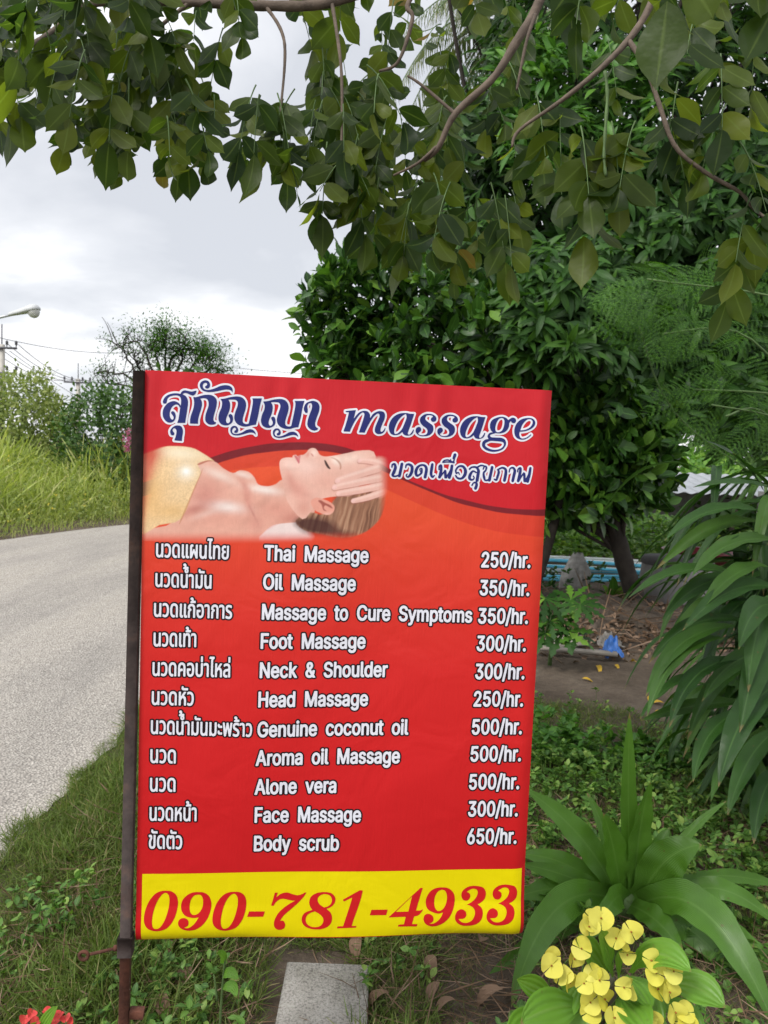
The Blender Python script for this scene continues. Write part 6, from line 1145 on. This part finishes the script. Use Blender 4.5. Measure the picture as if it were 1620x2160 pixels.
# ------------------------------------------------------------------ grass, weeds and litter on the ground
def scatter_xy(n, x0, x1, y0, y1, keep, g):
    out = np.zeros((0, 2))
    while len(out) < n:
        q = np.c_[g.uniform(x0, x1, n), g.uniform(y0, y1, n)]; out = np.r_[out, q[keep(q[:, 0], q[:, 1])]]
    return out[:n]
def road_r(y): return np.interp(y, ROAD_R[:, 1], ROAD_R[:, 0])
def patch(x, y, s=2.0, seed=4): return noise2((x + 50) * s, (y + 50) * s, 1.0, seed)
def grass(name, n, area, keep, hmin, hmax, T, mat, g, lean=0.5, kind='stuff'):
    q = scatter_xy(n, *area, keep, g); P = np.c_[q, ground_h(q[:, 0], q[:, 1]) - 0.005]
    D = unit(np.c_[g.normal(size=(n, 2)) * lean, np.ones(n)]); N = np.c_[g.normal(size=(n, 2)), np.full(n, 0.15)]
    mb = MB(); place(mb, T, P, D, N, g.uniform(hmin, hmax, n) * (0.6 + 0.8 * patch(q[:, 0], q[:, 1], 3.0, 8)) * np.clip((q[:, 0] - road_r(q[:, 1])) / 0.22, 0.62, 1)); tag(mb.build(name, M[mat]), kind=kind); return q
yard_path = lambda x, y: (y > 4.35 + 0.25 * np.sin(x * 1.7)) & (y < 9.2) & (x > -0.8)
slab_free = lambda x, y: ~((x > -0.272) & (x < -0.038) & (y < 2.19))
verge = lambda x, y: slab_free(x, y) & (x > road_r(y) - 0.035 + 0.10 * (patch(x, y, 6, 2) - 0.5)) & ~yard_path(x, y)
grass('verge_grass', 95000, (-1.6, 0.2, 1.6, 5.2), lambda x, y: verge(x, y) & (g2.random(len(x)) < np.clip(1.25 - 0.5 * (x + 1.4), 0.25, 1)), 0.05, 0.13, T_BLADE, 'grass', g2, 0.75)
grass('yard_grass', 42000, (-0.2, 2.6, 1.7, 5.0), lambda x, y: verge(x, y) & (patch(x, y, 2.5, 3) > 0.3), 0.03, 0.09, T_BLADE, 'grass', g2, 0.8)
grass('verge_grass', 16000, (-1.5, 3.5, 4.6, 14), lambda x, y: verge(x, y) & (x < road_r(y) + 1.0), 0.06, 0.16, T_BLADE, 'grass', g2, 0.6)
T_STRAW = leaf_t(2, 0.02, 0.4, 0.0, 0.3, 0.7)
q = scatter_xy(11000, -1.1, 2.4, 1.6, 3.2, verge, g2); P = np.c_[q, ground_h(q[:, 0], q[:, 1]) + g2.uniform(0.0, 0.05, len(q))]; mb = MB()
place(mb, T_STRAW, P, unit(np.c_[g2.normal(size=(len(q), 2)), g2.normal(size=len(q)) * .25]), g2.normal(size=(len(q), 3)), g2.uniform(.04, .16, len(q))); tag(mb.build('dead_straw', M['dry']), kind='stuff')
def weeds(name, n, area, keep, leafsz, h0, h1, mat, g, nl=7):
    q = scatter_xy(n, *area, keep, g); z0 = ground_h(q[:, 0], q[:, 1]); mb = MB(); hs = g.uniform(h0, h1, n) * (0.5 + patch(q[:, 0], q[:, 1], 2.2, 6))
    for lv in (0.45, 1.0):
        P = np.c_[q + g.normal(size=q.shape) * 0.012, z0 + hs * lv]; rosettes(mb, T_WEED, P, np.c_[g.normal(size=(n, 2)) * .3, np.ones(n)], nl if lv == 1 else nl // 2, 0.5, 1.5, leafsz * (1.15 if lv < 1 else .95), 0.15, g, 0.006)
    st = MB(); 
    for (x, y), z, h in zip(q, z0, hs): mb.add([(x - .0012, y, z - .01), (x + .0012, y, z - .01), (x + .0008, y, z + h), (x - .0008, y, z + h)], [(0, 1, 2, 3)])
    tag(mb.build(name, M[mat], smooth=True), kind='stuff')
off_slab = lambda x, y: ~((x > -0.29) & (x < -0.02) & (y < 2.21))
weeds('low_weeds', 900, (-0.75, 2.4, 1.75, 4.5), lambda x, y: verge(x, y) & off_slab(x, y) & ((patch(x, y, 5.0, 12) > 0.55) | (g2.random(len(x)) < 0.3)) & ((x > -0.2) | (g2.random(len(x)) < 0.4)), 0.030, 0.02, 0.09, 'lf_weed', g2)
weeds('low_weeds', 900, (0.5, 2.5, 2.2, 4.0), lambda x, y: (patch(x, y, 2.4, 12) > 0.36), 0.036, 0.03, 0.12, 'lf_weed', g2, 9)
weeds('broad_weeds', 90, (0.7, 2.4, 2.7, 3.9), lambda x, y: patch(x, y, 1.3, 15) > 0.45, 0.06, 0.05, 0.15, 'lf_mango2', g2, 9)
weeds('low_weeds', 150, (-1.15, -0.1, 1.6, 2.4), lambda x, y: verge(x, y) & off_slab(x, y) & (patch(x, y, 5.1, 29) > 0.5), 0.03, 0.02, 0.10, 'lf_weed', g2)
weeds('low_weeds', 500, (1.6, 6.5, 10.5, 13.5), lambda x, y: y > 10.5, 0.10, 0.1, 0.5, 'lf_weed', g2, 9)
weeds('low_weeds', 60, (1.2, 3.4, 7.6, 9.0), lambda x, y: patch(x, y, 1.3, 19) > 0.4, 0.07, 0.05, 0.3, 'lf_mango', g2, 8)

# ------------------------------------------------------------------ yard clutter behind the board
M['blue_pipe'] = plain('blue_plastic', (0.16, 0.62, 0.84), 0.4, var=0.2, scale=6, bump=0.03)
M['pale_pipe'] = plain('pale_plastic', (0.78, 0.84, 0.82), 0.5, var=0.2, scale=6, bump=0.03)
proto = None
for i, (py0, py1, d, kd) in enumerate([(1170, 1188, 9.9, 1), (1178, 1196, 9.8, 0), (1186, 1200, 10.0, 1), (1192, 1206, 9.7, 0), (1198, 1214, 9.9, 0), (1204, 1208, 9.8, 1), (1212, 1216, 9.6, 0), (1219, 1222, 9.7, 0), (1226, 1226, 9.5, 0), (1233, 1234, 9.6, 0), (1238, 1240, 9.4, 0), (1208, 1224, 10.1, 1), (1165, 1182, 10.2, 1), (1228, 1236, 10.1, 0)]):
    p0, p1 = at(1060 + g2.uniform(-30, 30), py0 + g2.uniform(-7, 7), d + g2.uniform(-.15, .15)), at(1362 + g2.uniform(-20, 14), py1 + g2.uniform(-6, 9), d + .2 + g2.uniform(-.15, .15)); mb = MB(); r = 0.019 + 0.003 * (i % 3)
    P = bez(p0, (p0 + p1) / 2 + [0, 0, 0.02], p1, 10); mb.tube(P, r, 12, caps=False); mb.tube(P[::-1], r * 0.86, 12, caps=False)
    c = p0; o = mb.build('plastic_pipe', M['pale_pipe' if kd else 'blue_pipe'], smooth=True)
    tag(o, 'pale weathered plastic pipe in the pipe stack behind the leaning trunk' if kd else 'blue plastic pipe in the pipe stack behind the leaning trunk', 'pipe', 'plastic pipes stacked behind the trunk')
pr = MB()
for px in (1100, 1330):
    p = at(px, 1246, 9.75); pr.box([p[0], p[1], p[2] / 2], [0.06, 0.45, max(p[2] / 2, .02) * 1.0])
tag(pr.build('pipe_trestle', M['bark_dark']), 'low timber trestle under the blue pipes', 'trestle')
# white sack
M['sack'] = plain('white_sack', (0.42, 0.40, 0.37), 0.85, var=0.45, scale=18, bump=0.5)
sc = at(1208, 1225, 8.9); th = np.linspace(0, 2 * math.pi, 25)[:-1]; mb = MB(); V = []
for k, z in enumerate(np.linspace(0, 1, 12)):
    rr = 0.135 * (0.75 + 0.5 * math.sin(math.pi * min(z * 1.1 + .12, 1))) * (1 if z < .8 else 1 - 2.6 * (z - .8))
    w = 1 + 0.10 * np.sin(3 * th + 4 * z) + 0.07 * np.sin(7 * th - 6 * z) + 0.03 * np.sin(13 * th + 11 * z)
    V.append(np.c_[sc[0] + rr * w * np.cos(th) + 0.05 * z, sc[1] + 0.75 * rr * w * np.sin(th), np.full(24, z * 0.44) + 0.025 * np.sin(5 * th) * z])
mb.add(np.concatenate(V), [(24 * i + j, 24 * i + (j + 1) % 24, 24 * i + 24 + (j + 1) % 24, 24 * i + 24 + j) for i in range(11) for j in range(24)] + [tuple(range(264, 288))])
tag(mb.build('sack', M['sack'], smooth=True), 'slumped dirty white sack in front of the blue pipes', 'sack')
# grey drum with a dark lid, red basin behind it
M['drum'] = plain('grey_drum', (0.20, 0.19, 0.185), 0.7, var=0.3, scale=10, bump=0.2); M['drum_dark'] = plain('drum_lid', (0.06, 0.055, 0.055), 0.7); M['red_plastic'] = plain('dark_red_plastic', (0.16, 0.02, 0.03), 0.4, bump=0.03)
dc = ground_at(1420, 1298); dr = empty('storage_drum', dc, 'grey round storage drum with dark lid beside the leaning trunk', 'drum')
mb = MB(); mb.lathe(dc, [(0.30, -0.02), (0.33, 0.1), (0.35, 0.35), (0.335, 0.5), (0.31, 0.55)], 32); mb.build('body', M['drum'], dr, smooth=True)
mb = MB(); mb.lathe(dc, [(0.345, 0.52), (0.35, 0.56), (0.33, 0.585), (0.1, 0.60), (0.001, 0.60)], 32); mb.build('lid', M['drum_dark'], dr, smooth=True)
rc = at(1475, 1175, 8.8); mb = MB(); mb.lathe([rc[0], rc[1], rc[2] - .1], [(0.02, 0), (0.30, 0), (0.40, 0.16), (0.42, 0.17), (0.41, 0.18), (0.38, 0.17), (0.28, 0.02), (0.02, 0.02)], 32)
bs = mb.build('basin', M['red_plastic'], smooth=True); tag(bs, 'dark red plastic basin behind the grey drum', 'basin')
mb = MB(); 
for sx_ in (-.3, .3):
    for sy_ in (-.25, .25): mb.box([rc[0] + sx_, rc[1] + sy_, (rc[2] - .12) / 2], [.03, .03, (rc[2] - .12) / 2])
mb.box([rc[0], rc[1], rc[2] - .115], [.5, .4, .014]); tag(mb.build('yard_bench', M['bark_dark']), 'rough wooden bench carrying the red basin', 'bench')
# boards and logs of the rubbish heap
M['board'] = plain('weathered_board', (0.36, 0.32, 0.27), 0.9, var=0.35, scale=9, bump=0.4); M['blue_bag'] = plain('blue_bag', (0.04, 0.17, 0.55), 0.4, var=0.4, scale=20, bump=0.3); M['grey_rag'] = plain('grey_rag', (0.20, 0.185, 0.165), 0.9, var=0.4, scale=25, bump=0.5)
def plank(label, p, a_, hl, hw_, ht_, tilt, mat='board', name='plank'):
    p = ground_at(*p); R = np.array(Matrix.Rotation(a_, 3, 'Z') @ Matrix.Rotation(tilt, 3, 'X')); mb = MB()
    n = 9; V = []
    for i in range(n):
        x = -hl + 2 * hl * i / (n - 1); j = 0.006 * math.sin(i * 2.3)
        V += [(x, -hw_ + j, -ht_), (x, hw_ + j, -ht_), (x, hw_ + j * .5, ht_ + j * .3), (x, -hw_ + j * .7, ht_ - j * .3)]
    mb.add(np.array(V) @ R.T + p + [0, 0, 0.07], [(4 * i + k, 4 * i + (k + 1) % 4, 4 * i + 4 + (k + 1) % 4, 4 * i + 4 + k) for i in range(n - 1) for k in range(4)] + [(0, 3, 2, 1), tuple(4 * n - 4 + k for k in range(4))])
    tag(mb.build(name, M[mat]), label, 'plank')
plank('pale broken board lying on the rubbish heap', (1195, 1372), 0.5, 0.18, 0.06, 0.012, 0.5)
plank('long thin grey batten across the rubbish heap', (1215, 1392), -0.15, 0.30, 0.025, 0.012, 0.2)
plank('dark plank leaning below the sack', (1180, 1290), 0.1, 0.5, 0.05, 0.02, 0.2, 'bark')
for lab, (p0, p1), r in [('thick dark log lying behind the rubbish heap', ((1200, 1300), (1345, 1310)), .06), ('thin branch lying across the rubbish heap', ((1150, 1335), (1290, 1345)), .025), ('short log end at the edge of the heap', ((1245, 1345), (1290, 1330)), .045)]:
    a_, b_ = ground_at(*p0), ground_at(*p1); mb = MB(); mb.tube(*limb([a_ + [0, 0, r], (a_ + b_) / 2 + [0, 0.05, r + .05], b_ + [0, 0, r]], r, r * .8, 14, 9)); tag(mb.build('log', M['bark'], smooth=True), lab, 'log')
def crumple(name, label, px, py, s, h, mat, seed, cat):
    g = np.random.default_rng(seed); p = ground_at(px, py); mb = MB(); n = 26; U, W_ = np.meshgrid(np.linspace(-1, 1, n), np.linspace(-1, 1, n)); r2 = U ** 2 + W_ ** 2
    z = h * np.exp(-1.2 * r2) * (0.45 + 1.1 * noise2(U * 3 + 20, W_ * 3 + 20, 1.0, seed)) + 0.03 * noise2(U * 8 + 30, W_ * 8 + 30, 1., seed + 1) + 0.01
    X_ = U * s * (0.8 + .4 * noise2(U * 2 + 9, W_ * 2 + 9, 1., seed + 2)); Y_ = W_ * s * 1.3 * (0.8 + .4 * noise2(U * 2 + 3, W_ * 2 + 5, 1., seed + 3)); idx = np.arange(n * n).reshape(n, n)
    mb.add(np.c_[p[0] + X_.ravel(), p[1] + Y_.ravel(), p[2] + z.ravel()], np.stack([idx[:-1, :-1], idx[:-1, 1:], idx[1:, 1:], idx[1:, :-1]], -1).reshape(-1, 4)); tag(mb.build(name, M[mat], smooth=True), label, cat)
crumple('plastic_bag', 'crumpled bright blue plastic bag on the rubbish heap', 1290, 1392, 0.075, 0.13, 'blue_bag', 31, 'bag')
crumple('rag', 'grey rag spilling over the rubbish heap above the blue bag', 1282, 1366, 0.10, 0.09, 'grey_rag', 41, 'rag')
# heap of litter: dark soil mound with dead leaves
mb = MB(); n = 60; U, W_ = np.meshgrid(np.linspace(0.9, 3.6, n), np.linspace(6.0, 8.6, n)); hh = 0.20 * np.exp(-((W_ - 7.2) / 0.7) ** 2) * np.clip(1.25 - np.abs(U - 2.1) / 1.2, 0, 1) * (0.5 + noise2(U * 3 + 9, W_ * 3 + 9, 1., 51)) + 0.06 * noise2(U * 9 + 9, W_ * 9 + 9, 1., 52) * np.exp(-((W_ - 7.2) / 0.8) ** 2) - 0.012
idx = np.arange(n * n).reshape(n, n); mb.add(np.c_[U.ravel(), W_.ravel(), hh.ravel()], np.stack([idx[:-1, :-1], idx[:-1, 1:], idx[1:, 1:], idx[1:, :-1]], -1).reshape(-1, 4))
a = NT('heap_soil'); a.l(a.ramp(a.noise(18, 6, .7), [(0.3, (0.03, 0.022, 0.016)), (0.7, (0.11, 0.08, 0.055))]), a.p.inputs['Base Color']); a.p.inputs['Roughness'].default_value = .95; a.bump(a.noise(40, 6, .7), 1.0, .03); M['heap'] = a.m
tag(mb.build('rubbish_mound', M['heap'], smooth=True), kind='structure')
q = np.c_[g2.uniform(1.1, 3.2, 1600), g2.normal(6.9, .5, 1600)]; z = 0.20 * np.exp(-((q[:, 1] - 7.2) / .7) ** 2) * np.clip(1.25 - np.abs(q[:, 0] - 2.1) / 1.2, 0, 1) + .03; mb = MB()
place(mb, T_DRY, np.c_[q, z], unit(np.c_[g2.normal(size=(1600, 2)), g2.normal(size=1600) * .3]), np.c_[g2.normal(size=(1600, 2)) * .6, np.ones(1600)], g2.uniform(.03, .10, 1600)); place(mb, T_STRAW, np.c_[q[:600] + g2.normal(size=(600, 2)) * .2, z[:600]], unit(np.c_[g2.normal(size=(600, 2)), g2.normal(size=600) * .2]), g2.normal(size=(600, 3)), g2.uniform(.15, .5, 600)); tag(mb.build('leaf_litter', M['dry'], smooth=True), kind='stuff')
# papaya seedling beside the board edge
pb_ = ground_at(1160, 1420); pp = empty('papaya_seedling', pb_, 'young papaya plant with deeply cut leaves at the right edge of the board', 'plant')
def papaya_leaf(mb, c, n, s, az):
    n = unit(n); x, y = perp(n)
    for k in range(9):
        t = az + (k - 4) * 0.62; d = x * math.cos(t) + y * math.sin(t); L = s * (1 - 0.05 * abs(k - 4)); 
        V = []; F = []
        for q, w in ((0, .02), (.3, .07), (.45, .16), (.52, .07), (.65, .18), (.72, .06), (.84, .12), (1, .004)):
            sd = np.cross(n, d); V += [c + d * L * q - sd * w * s * .8 - n * .12 * s * q * q, c + d * L * q + sd * w * s * .8 - n * .12 * s * q * q]
        for i in range(7): F.append((2 * i, 2 * i + 1, 2 * i + 3, 2 * i + 2))
        mb.add(np.array(V), F, np.full((16, 2), .2))
mb = MB(); st = MB(); top_ = at(1165, 1300, 5.6); pb3 = np.array([top_[0], top_[1], 0])
pp.location = Vector(pb3); st.tube([pb3, (pb3 + top_) / 2 + [.01, 0, 0], top_], [.016, .013, .01], 8)
for px, py, s in [(1150, 1262, .26), (1205, 1265, .24), (1190, 1330, .26), (1150, 1335, .22), (1225, 1275, .2), (1160, 1310, .22), (1215, 1340, .2)]:
    c = at(px, py, 5.5 + g2.uniform(-.15, .15)); papaya_leaf(mb, c, (g2.normal() * .3, -.5, 1), s, g2.uniform(0, 6)); st.tube(bez(top_, (top_ + c) / 2 + [0, 0, .05], c, 6), .005, 5, caps=False)
mb.build('foliage', M['lf_jack'], pp); st.build('stem', M['green_stem'], pp, smooth=True)
bp = ground_at(1292, 1292); sp_ = empty('broad_leaf_sprout', bp, 'dark upright broad-leaved sprout in front of the leaning trunk', 'plant'); mb = MB()
for px, py, w in [(1292, 1215, .10), (1320, 1240, .09), (1255, 1250, .08), (1235, 1268, .09), (1330, 1275, .07), (1270, 1235, .06)]: ribbon(mb, bp + [0, 0, 0], (bp + at(px, py, 7.6)) / 2 + [0, 0, .12], at(px, py, 7.6), w, .5, (0, -.8, .5), .2, 10)
mb.build('foliage', M['lf_jack'], sp_, smooth=True)
# low shed with a tin roof
M['tin'] = plain('tin_roof', (0.52, 0.54, 0.56), 0.38, metal=0.5, var=0.2, scale=3, bump=0.05); M['block'] = plain('cement_block', (0.33, 0.31, 0.28), 0.9, var=0.3, scale=15)
shd = empty('tin_shed', (6.4, 15.0, 0), 'low open shed with pale tin roof seen under the trees at right', 'shed')
mb = MB(); V = []; n = 90
for i in range(n):
    x = 4.6 + 4.4 * i / (n - 1); z = 0.018 * math.sin(i * 1.25)
    V += [(x, 13.9, 1.02 + z), (x, 16.2, 1.36 + z)]
mb.add(np.array(V), [(2 * i, 2 * i + 2, 2 * i + 3, 2 * i + 1) for i in range(n - 1)]); mb.build('roof', M['tin'], shd, smooth=True)
for x in (4.8, 6.4, 8.0): 
    mb = MB(); mb.box([x, 14.05, .5], [.05, .05, .5]); mb.build('post', M['bark'], shd)
mb = MB(); mb.box([6.8, 16.1, .6], [2.1, .08, .62]); mb.build('wall', M['block'], shd)
mb = MB(); mb.box([7.0, 13.6, .95], [.35, .12, .16]); mb.box([7.0, 13.6, .4], [.35, .12, .389]); tag(mb.build('block_pillar', M['block']), 'short grey cement block pillar at the far right below the tin roof', 'pillar')

# ------------------------------------------------------------------ far side of the road
g3 = np.random.default_rng(77)
def road_l(y): return np.interp(y, ROAD_L[:, 1], ROAD_L[:, 0])
def tall(name, n, area, keep, h0, h1):
    q = scatter_xy(n, *area, keep, g3); P = np.c_[q, ground_h(q[:, 0], q[:, 1]) - .02]; dist = np.clip((road_l(q[:, 1]) - q[:, 0]) / 3.0, 0.18, 1)
    D = unit(np.c_[g3.normal(size=(n, 2)) * .35, np.ones(n)]); mb = MB(); place(mb, T_TALL, P, D, np.c_[g3.normal(size=(n, 2)), np.full(n, .2)], g3.uniform(h0, h1, n) * dist * (.6 + .8 * patch(q[:, 0], q[:, 1], .8, 22))); tag(mb.build(name, M['tallgrass']), kind='stuff')
tall('tall_grass', 60000, (-20, 2, 9, 28), lambda x, y: (x < road_l(y) - .05), .8, 1.55)
tall('tall_grass', 9000, (-10, 9, 16, 32), lambda x, y: (x < road_l(y) - .05), .8, 1.5)
q = scatter_xy(8000, -19, 1, 9.5, 25, lambda x, y: x < road_l(y) - .3, g3); dist = np.clip((road_l(q[:, 1]) - q[:, 0]) / 3.0, .18, 1); mb = MB()
rosettes(mb, T_SMALL, np.c_[q, g3.uniform(.3, 1.15, len(q)) * dist], np.c_[g3.normal(size=(len(q), 2)) * .3, np.ones(len(q))], 8, .4, 1.5, .085, .1, g3, .08); tag(mb.build('roadside_weeds', M['lf_far'], smooth=True), kind='stuff')
M['wild_flower'] = leaf_mat('yellow_wild_flower', [(0, (.70, .52, .03)), (1, (.75, .65, .08))], transl=.2, tint=1.0)
q = scatter_xy(420, -17, -1, 10.5, 20, lambda x, y: x < road_l(y) - .4, g3); dist = np.clip((road_l(q[:, 1]) - q[:, 0]) / 3.0, .18, 1); mb = MB()
rosettes(mb, T_SMALL, np.c_[q, g3.uniform(.8, 1.2, len(q)) * dist], np.tile([0, -.4, 1.0], (len(q), 1)), 5, .9, 1.3, .035, 0, g3, .01); tag(mb.build('wild_flowers', M['wild_flower']), kind='stuff')
far_shrub('light_tree', 'airy yellowish green tree at the left edge beyond the road', -80, 150, 775, 1010, 21, 1200, .14, 'lf_far', thick=3.5, g=g3, poly=[(-80, 800), (10, 785), (60, 790), (95, 775), (105, 830), (140, 860), (150, 960), (160, 1010), (-80, 1010)])
far_shrub('light_tree', 'thin wispy sapling between the light tree and the dark tree', 90, 165, 780, 990, 20, 160, .10, 'lf_far', thick=1.5, g=g3, poly=[(95, 825), (110, 815), (130, 840), (160, 880), (170, 990), (100, 990)])
far_shrub('dark_tree', 'dense dark green tree across the road, left of the post', 120, 320, 820, 1040, 18, 900, .14, 'lf_fardark', thick=3, g=g3, poly=[(130, 880), (165, 835), (210, 815), (260, 825), (330, 820), (380, 860), (390, 1045), (250, 1045), (180, 1010), (130, 990)])
far_shrub('dark_tree', 'dark green tree behind the upper left of the board', 300, 620, 800, 1050, 22, 330, .28, 'lf_fardark', thick=4, g=g3, poly=[(300, 830), (380, 800), (470, 820), (560, 850), (640, 880), (640, 1060), (300, 1060)])
# gnarled tree with half-bare branches
ac = at(345, 1000, 24); act = empty('gnarled_tree', (ac[0], ac[1], 0), 'gnarled half-bare tree whose twigs rise above the board corner', 'tree')
mb = MB(); tips = []
mb.tube(*limb([(ac[0], ac[1], -.1), at(350, 880, 24), at(345, 820, 24)], .2, .12, 12, 9))
for P in [[(345, 820), (290, 790), (262, 740), (240, 722)], [(345, 820), (320, 770), (290, 725), (268, 724), (258, 740)], [(345, 820), (350, 760), (345, 720), (350, 708)], [(345, 820), (380, 770), (385, 735), (395, 712)], [(345, 820), (400, 780), (430, 745), (448, 770)], [(345, 820), (280, 800), (230, 785), (200, 788)], [(345, 820), (290, 815), (240, 812), (222, 806)], [(345, 820), (420, 790), (455, 775), (470, 790)], [(345, 820), (330, 750), (322, 735), (312, 728)], [(345, 820), (370, 745), (420, 740), (440, 760)], [(345, 820), (300, 790), (285, 760), (282, 740)]]:
    Q = [at(x, y, 24 + g3.uniform(-1, 1) * (i / 3)) for i, (x, y) in enumerate(P)]; Z, r, k = limb(Q, .05, .012, 16, 6); Z += g3.normal(size=Z.shape) * .03; mb.tube(Z, r, k)
    for i in range(5, 16):
        for _ in range(2):
            d = unit(g3.normal(size=3) + [0, 0, .6]); e_ = Z[i] + d * g3.uniform(.3, .8); mb.tube(bez(Z[i], (Z[i] + e_) / 2 + g3.normal(size=3) * .08, e_, 5), np.linspace(.016, .006, 5), 4, caps=False); tips += [(e_ + Z[i]) / 2, e_]
mb.build('limb', M['bark_dark'], act, smooth=True)
tips = np.array(tips); keep_ = g3.random(len(tips)) < np.where(tips[:, 0] > at(310, 800, 24)[0], .95, .18); tips = tips[keep_]; mb = MB(); rosettes(mb, T_FINE, tips, np.tile([0, 0, 1.0], (len(tips), 1)), 34, .2, 1.8, .10, .1, g3, .2)
mb.build('crown', M['lf_feather'], act, smooth=True)
# pink flower spike
fk = at(268, 1010, 16.5); fs = empty('pink_flower_spike', (fk[0], fk[1], 0), 'spike of pink flowers against the dark tree just left of the post', 'flower')
M['pink'] = leaf_mat('pink_petal', [(0, (.55, .10, .28)), (1, (.70, .22, .42))], transl=.3, tint=1.0)
mb = MB(); Q = bez((fk[0], fk[1], 0), at(268, 980, 16.5), at(270, 905, 16.5), 14); mb.tube(Q, np.linspace(.015, .005, 14), 5); mb.build('stem', M['green_stem'], fs)
P = np.array([at(269 + g3.normal() * 4.5, g3.uniform(906, 950), 16.4 + g3.normal() * .05) for _ in range(46)]); mb = MB(); rosettes(mb, T_SMALL, P, rnd_dir(46, g3), 5, .5, 1.3, .055, 0, g3, .015); tag(mb.build('petals', M['pink'], fs), kind='stuff')
# street lamp
M['galv'] = plain('galvanised_steel', (0.46, 0.47, 0.48), 0.45, metal=0.6, var=0.15, scale=4, bump=0.03); M['lamp_grey'] = plain('lamp_housing', (0.52, 0.53, 0.53), 0.45, var=0.1, scale=5, bump=0.02)
a = NT('lamp_glass'); a.p.inputs['Base Color'].default_value = (.75, .75, .72, 1); a.p.inputs['Roughness'].default_value = .15; a.p.inputs['Transmission Weight'].default_value = .35; M['lamp_glass'] = a.m
SD = 17.0; bp0 = at(-160, 980, SD); sl_ = empty('street_lamp', (bp0[0], bp0[1], 0), 'grey street lamp whose curved arm and lamp head reach in from the left edge', 'street lamp')
mb = MB(); a0 = at(-160, 700, SD); mb.tube([(bp0[0], bp0[1], -.1), a0], [.09, .06], 14); mb.build('pole', M['galv'], sl_, smooth=True)
mb = MB(); mb.tube(bez(a0, at(-90, 690, SD), at(24, 664, SD), 14), np.linspace(.035, .028, 14), 10); mb.build('arm', M['galv'], sl_, smooth=True)
h0, h1 = at(18, 665, SD), at(84, 651, SD); ax = unit(h1 - h0); upz = unit(np.cross(np.cross(ax, [0, 0, 1.0]), ax)); sdv = np.cross(ax, upz); L = np.linalg.norm(h1 - h0)
mb = MB(); V = []; K = 16; prof = [(0, .035, .035), (.05, .06, .055), (.35, .085, .085), (.55, .10, .12), (.7, .125, .15), (.85, .125, .155), (.95, .09, .12), (1.0, .03, .05)]
for t_, hz, wy in prof:
    for j in range(K):
        an = 2 * math.pi * j / K; V.append(h0 + ax * L * t_ + upz * hz * (math.sin(an) if math.sin(an) > 0 else .45 * math.sin(an)) + sdv * wy * math.cos(an))
mb.add(np.array(V), [(K * i + j, K * i + (j + 1) % K, K * i + K + (j + 1) % K, K * i + K + j) for i in range(len(prof) - 1) for j in range(K)] + [tuple(range(K))[::-1], tuple(range(K * (len(prof) - 1), K * len(prof)))])
hd = mb.build('lamp_head', M['lamp_grey'], sl_, smooth=True)
mb = MB(); mb.lathe(h0 + ax * L * .79 - upz * .03, [(.13, 0), (.125, -.05), (.09, -.11), (.04, -.14), (.002, -.145)], 18, np.stack([ax, sdv, upz], 1)); mb.build('glass_bowl', M['lamp_glass'], hd, smooth=True)
# electricity poles and wires
M['cement'] = plain('cement_pole', (0.50, 0.47, 0.42), 0.9, var=0.15, scale=5); M['dark_metal'] = plain('dark_metal', (0.10, 0.10, 0.11), 0.5); M['wire'] = plain('wire', (0.16, 0.16, 0.17), 0.5, bump=0)
def epole(label, px, d, ytop, yarm, yspike, half, y2=None):
    b = at(px, yarm, d); o = empty('electricity_pole', (b[0], b[1], 0), label, 'utility pole', 'electricity poles along the road')
    mb = MB(); tp = at(px, ytop, d); mb.box([b[0], b[1], tp[2] / 2], [.13, .13, tp[2] / 2 + .1]); mb.build('pole', M['cement'], o)
    mb = MB(); mb.tube([tp, at(px, yspike, d)], .035, 6); mb.build('spike', M['dark_metal'], o)
    for k, ya in enumerate([yarm] + ([y2] if y2 else [])):
        e0, e1 = at(px - half, ya, d), at(px + half, ya, d); e1[2] = e0[2]; mb = MB(); mb.box((e0 + e1) / 2 + [0, -.2, 0], [np.linalg.norm(e1 - e0) / 2, .06, .06])
        arm = mb.build('crossarm', M['dark_metal'], o); mb = MB()
        for f in (.02, .3, .7, .98):
            q = e0 * (1 - f) + e1 * f + [0, -.2, .06]; mb.lathe(q, [(.03, 0), (.03, .12), (.09, .14), (.07, .24), (.1, .27), (.05, .38), (.002, .4)], 8)
        mb.build('insulators', M['dark_metal'], arm)
epole('nearer electricity pole with two crossarms at the left edge', 4, 46, 730, 733, 684, 35, 786)
epole('farther electricity pole with a single crossarm left of the gnarled tree', 165, 62, 802, 806, 766, 28)
def wire(label, a_, b_, sagm, r, d0, d1):
    p0, p1 = at(*a_, d0), at(*b_, d1); mb = MB(); mb.tube(bez(p0, (p0 + p1) / 2 - [0, 0, 2 * sagm], p1, 16), r, 5, caps=False); tag(mb.build('power_line', M['wire']), label, 'wire')
for k, (f, nm) in enumerate([((39, 139 + 53), 'outermost'), ((18, 178), 'second'), ((-8, 156), 'third'), ((-30, 140), 'innermost')]):
    wire(f'{nm} of the wires strung between the two electricity poles', (f[0], 727), (f[1], 803), .6, .022, 46, 62)
wire('long single wire crossing the sky from the left edge towards the board', (-20, 708), (262, 744), .3, .02, 40, 60)
wire('faint wire above the top edge of the board', (440, 770), (900, 800), .2, .02, 60, 60)
wire('lower wire running down past the far electricity pole', (20, 740), (330, 910), .6, .018, 46, 60)
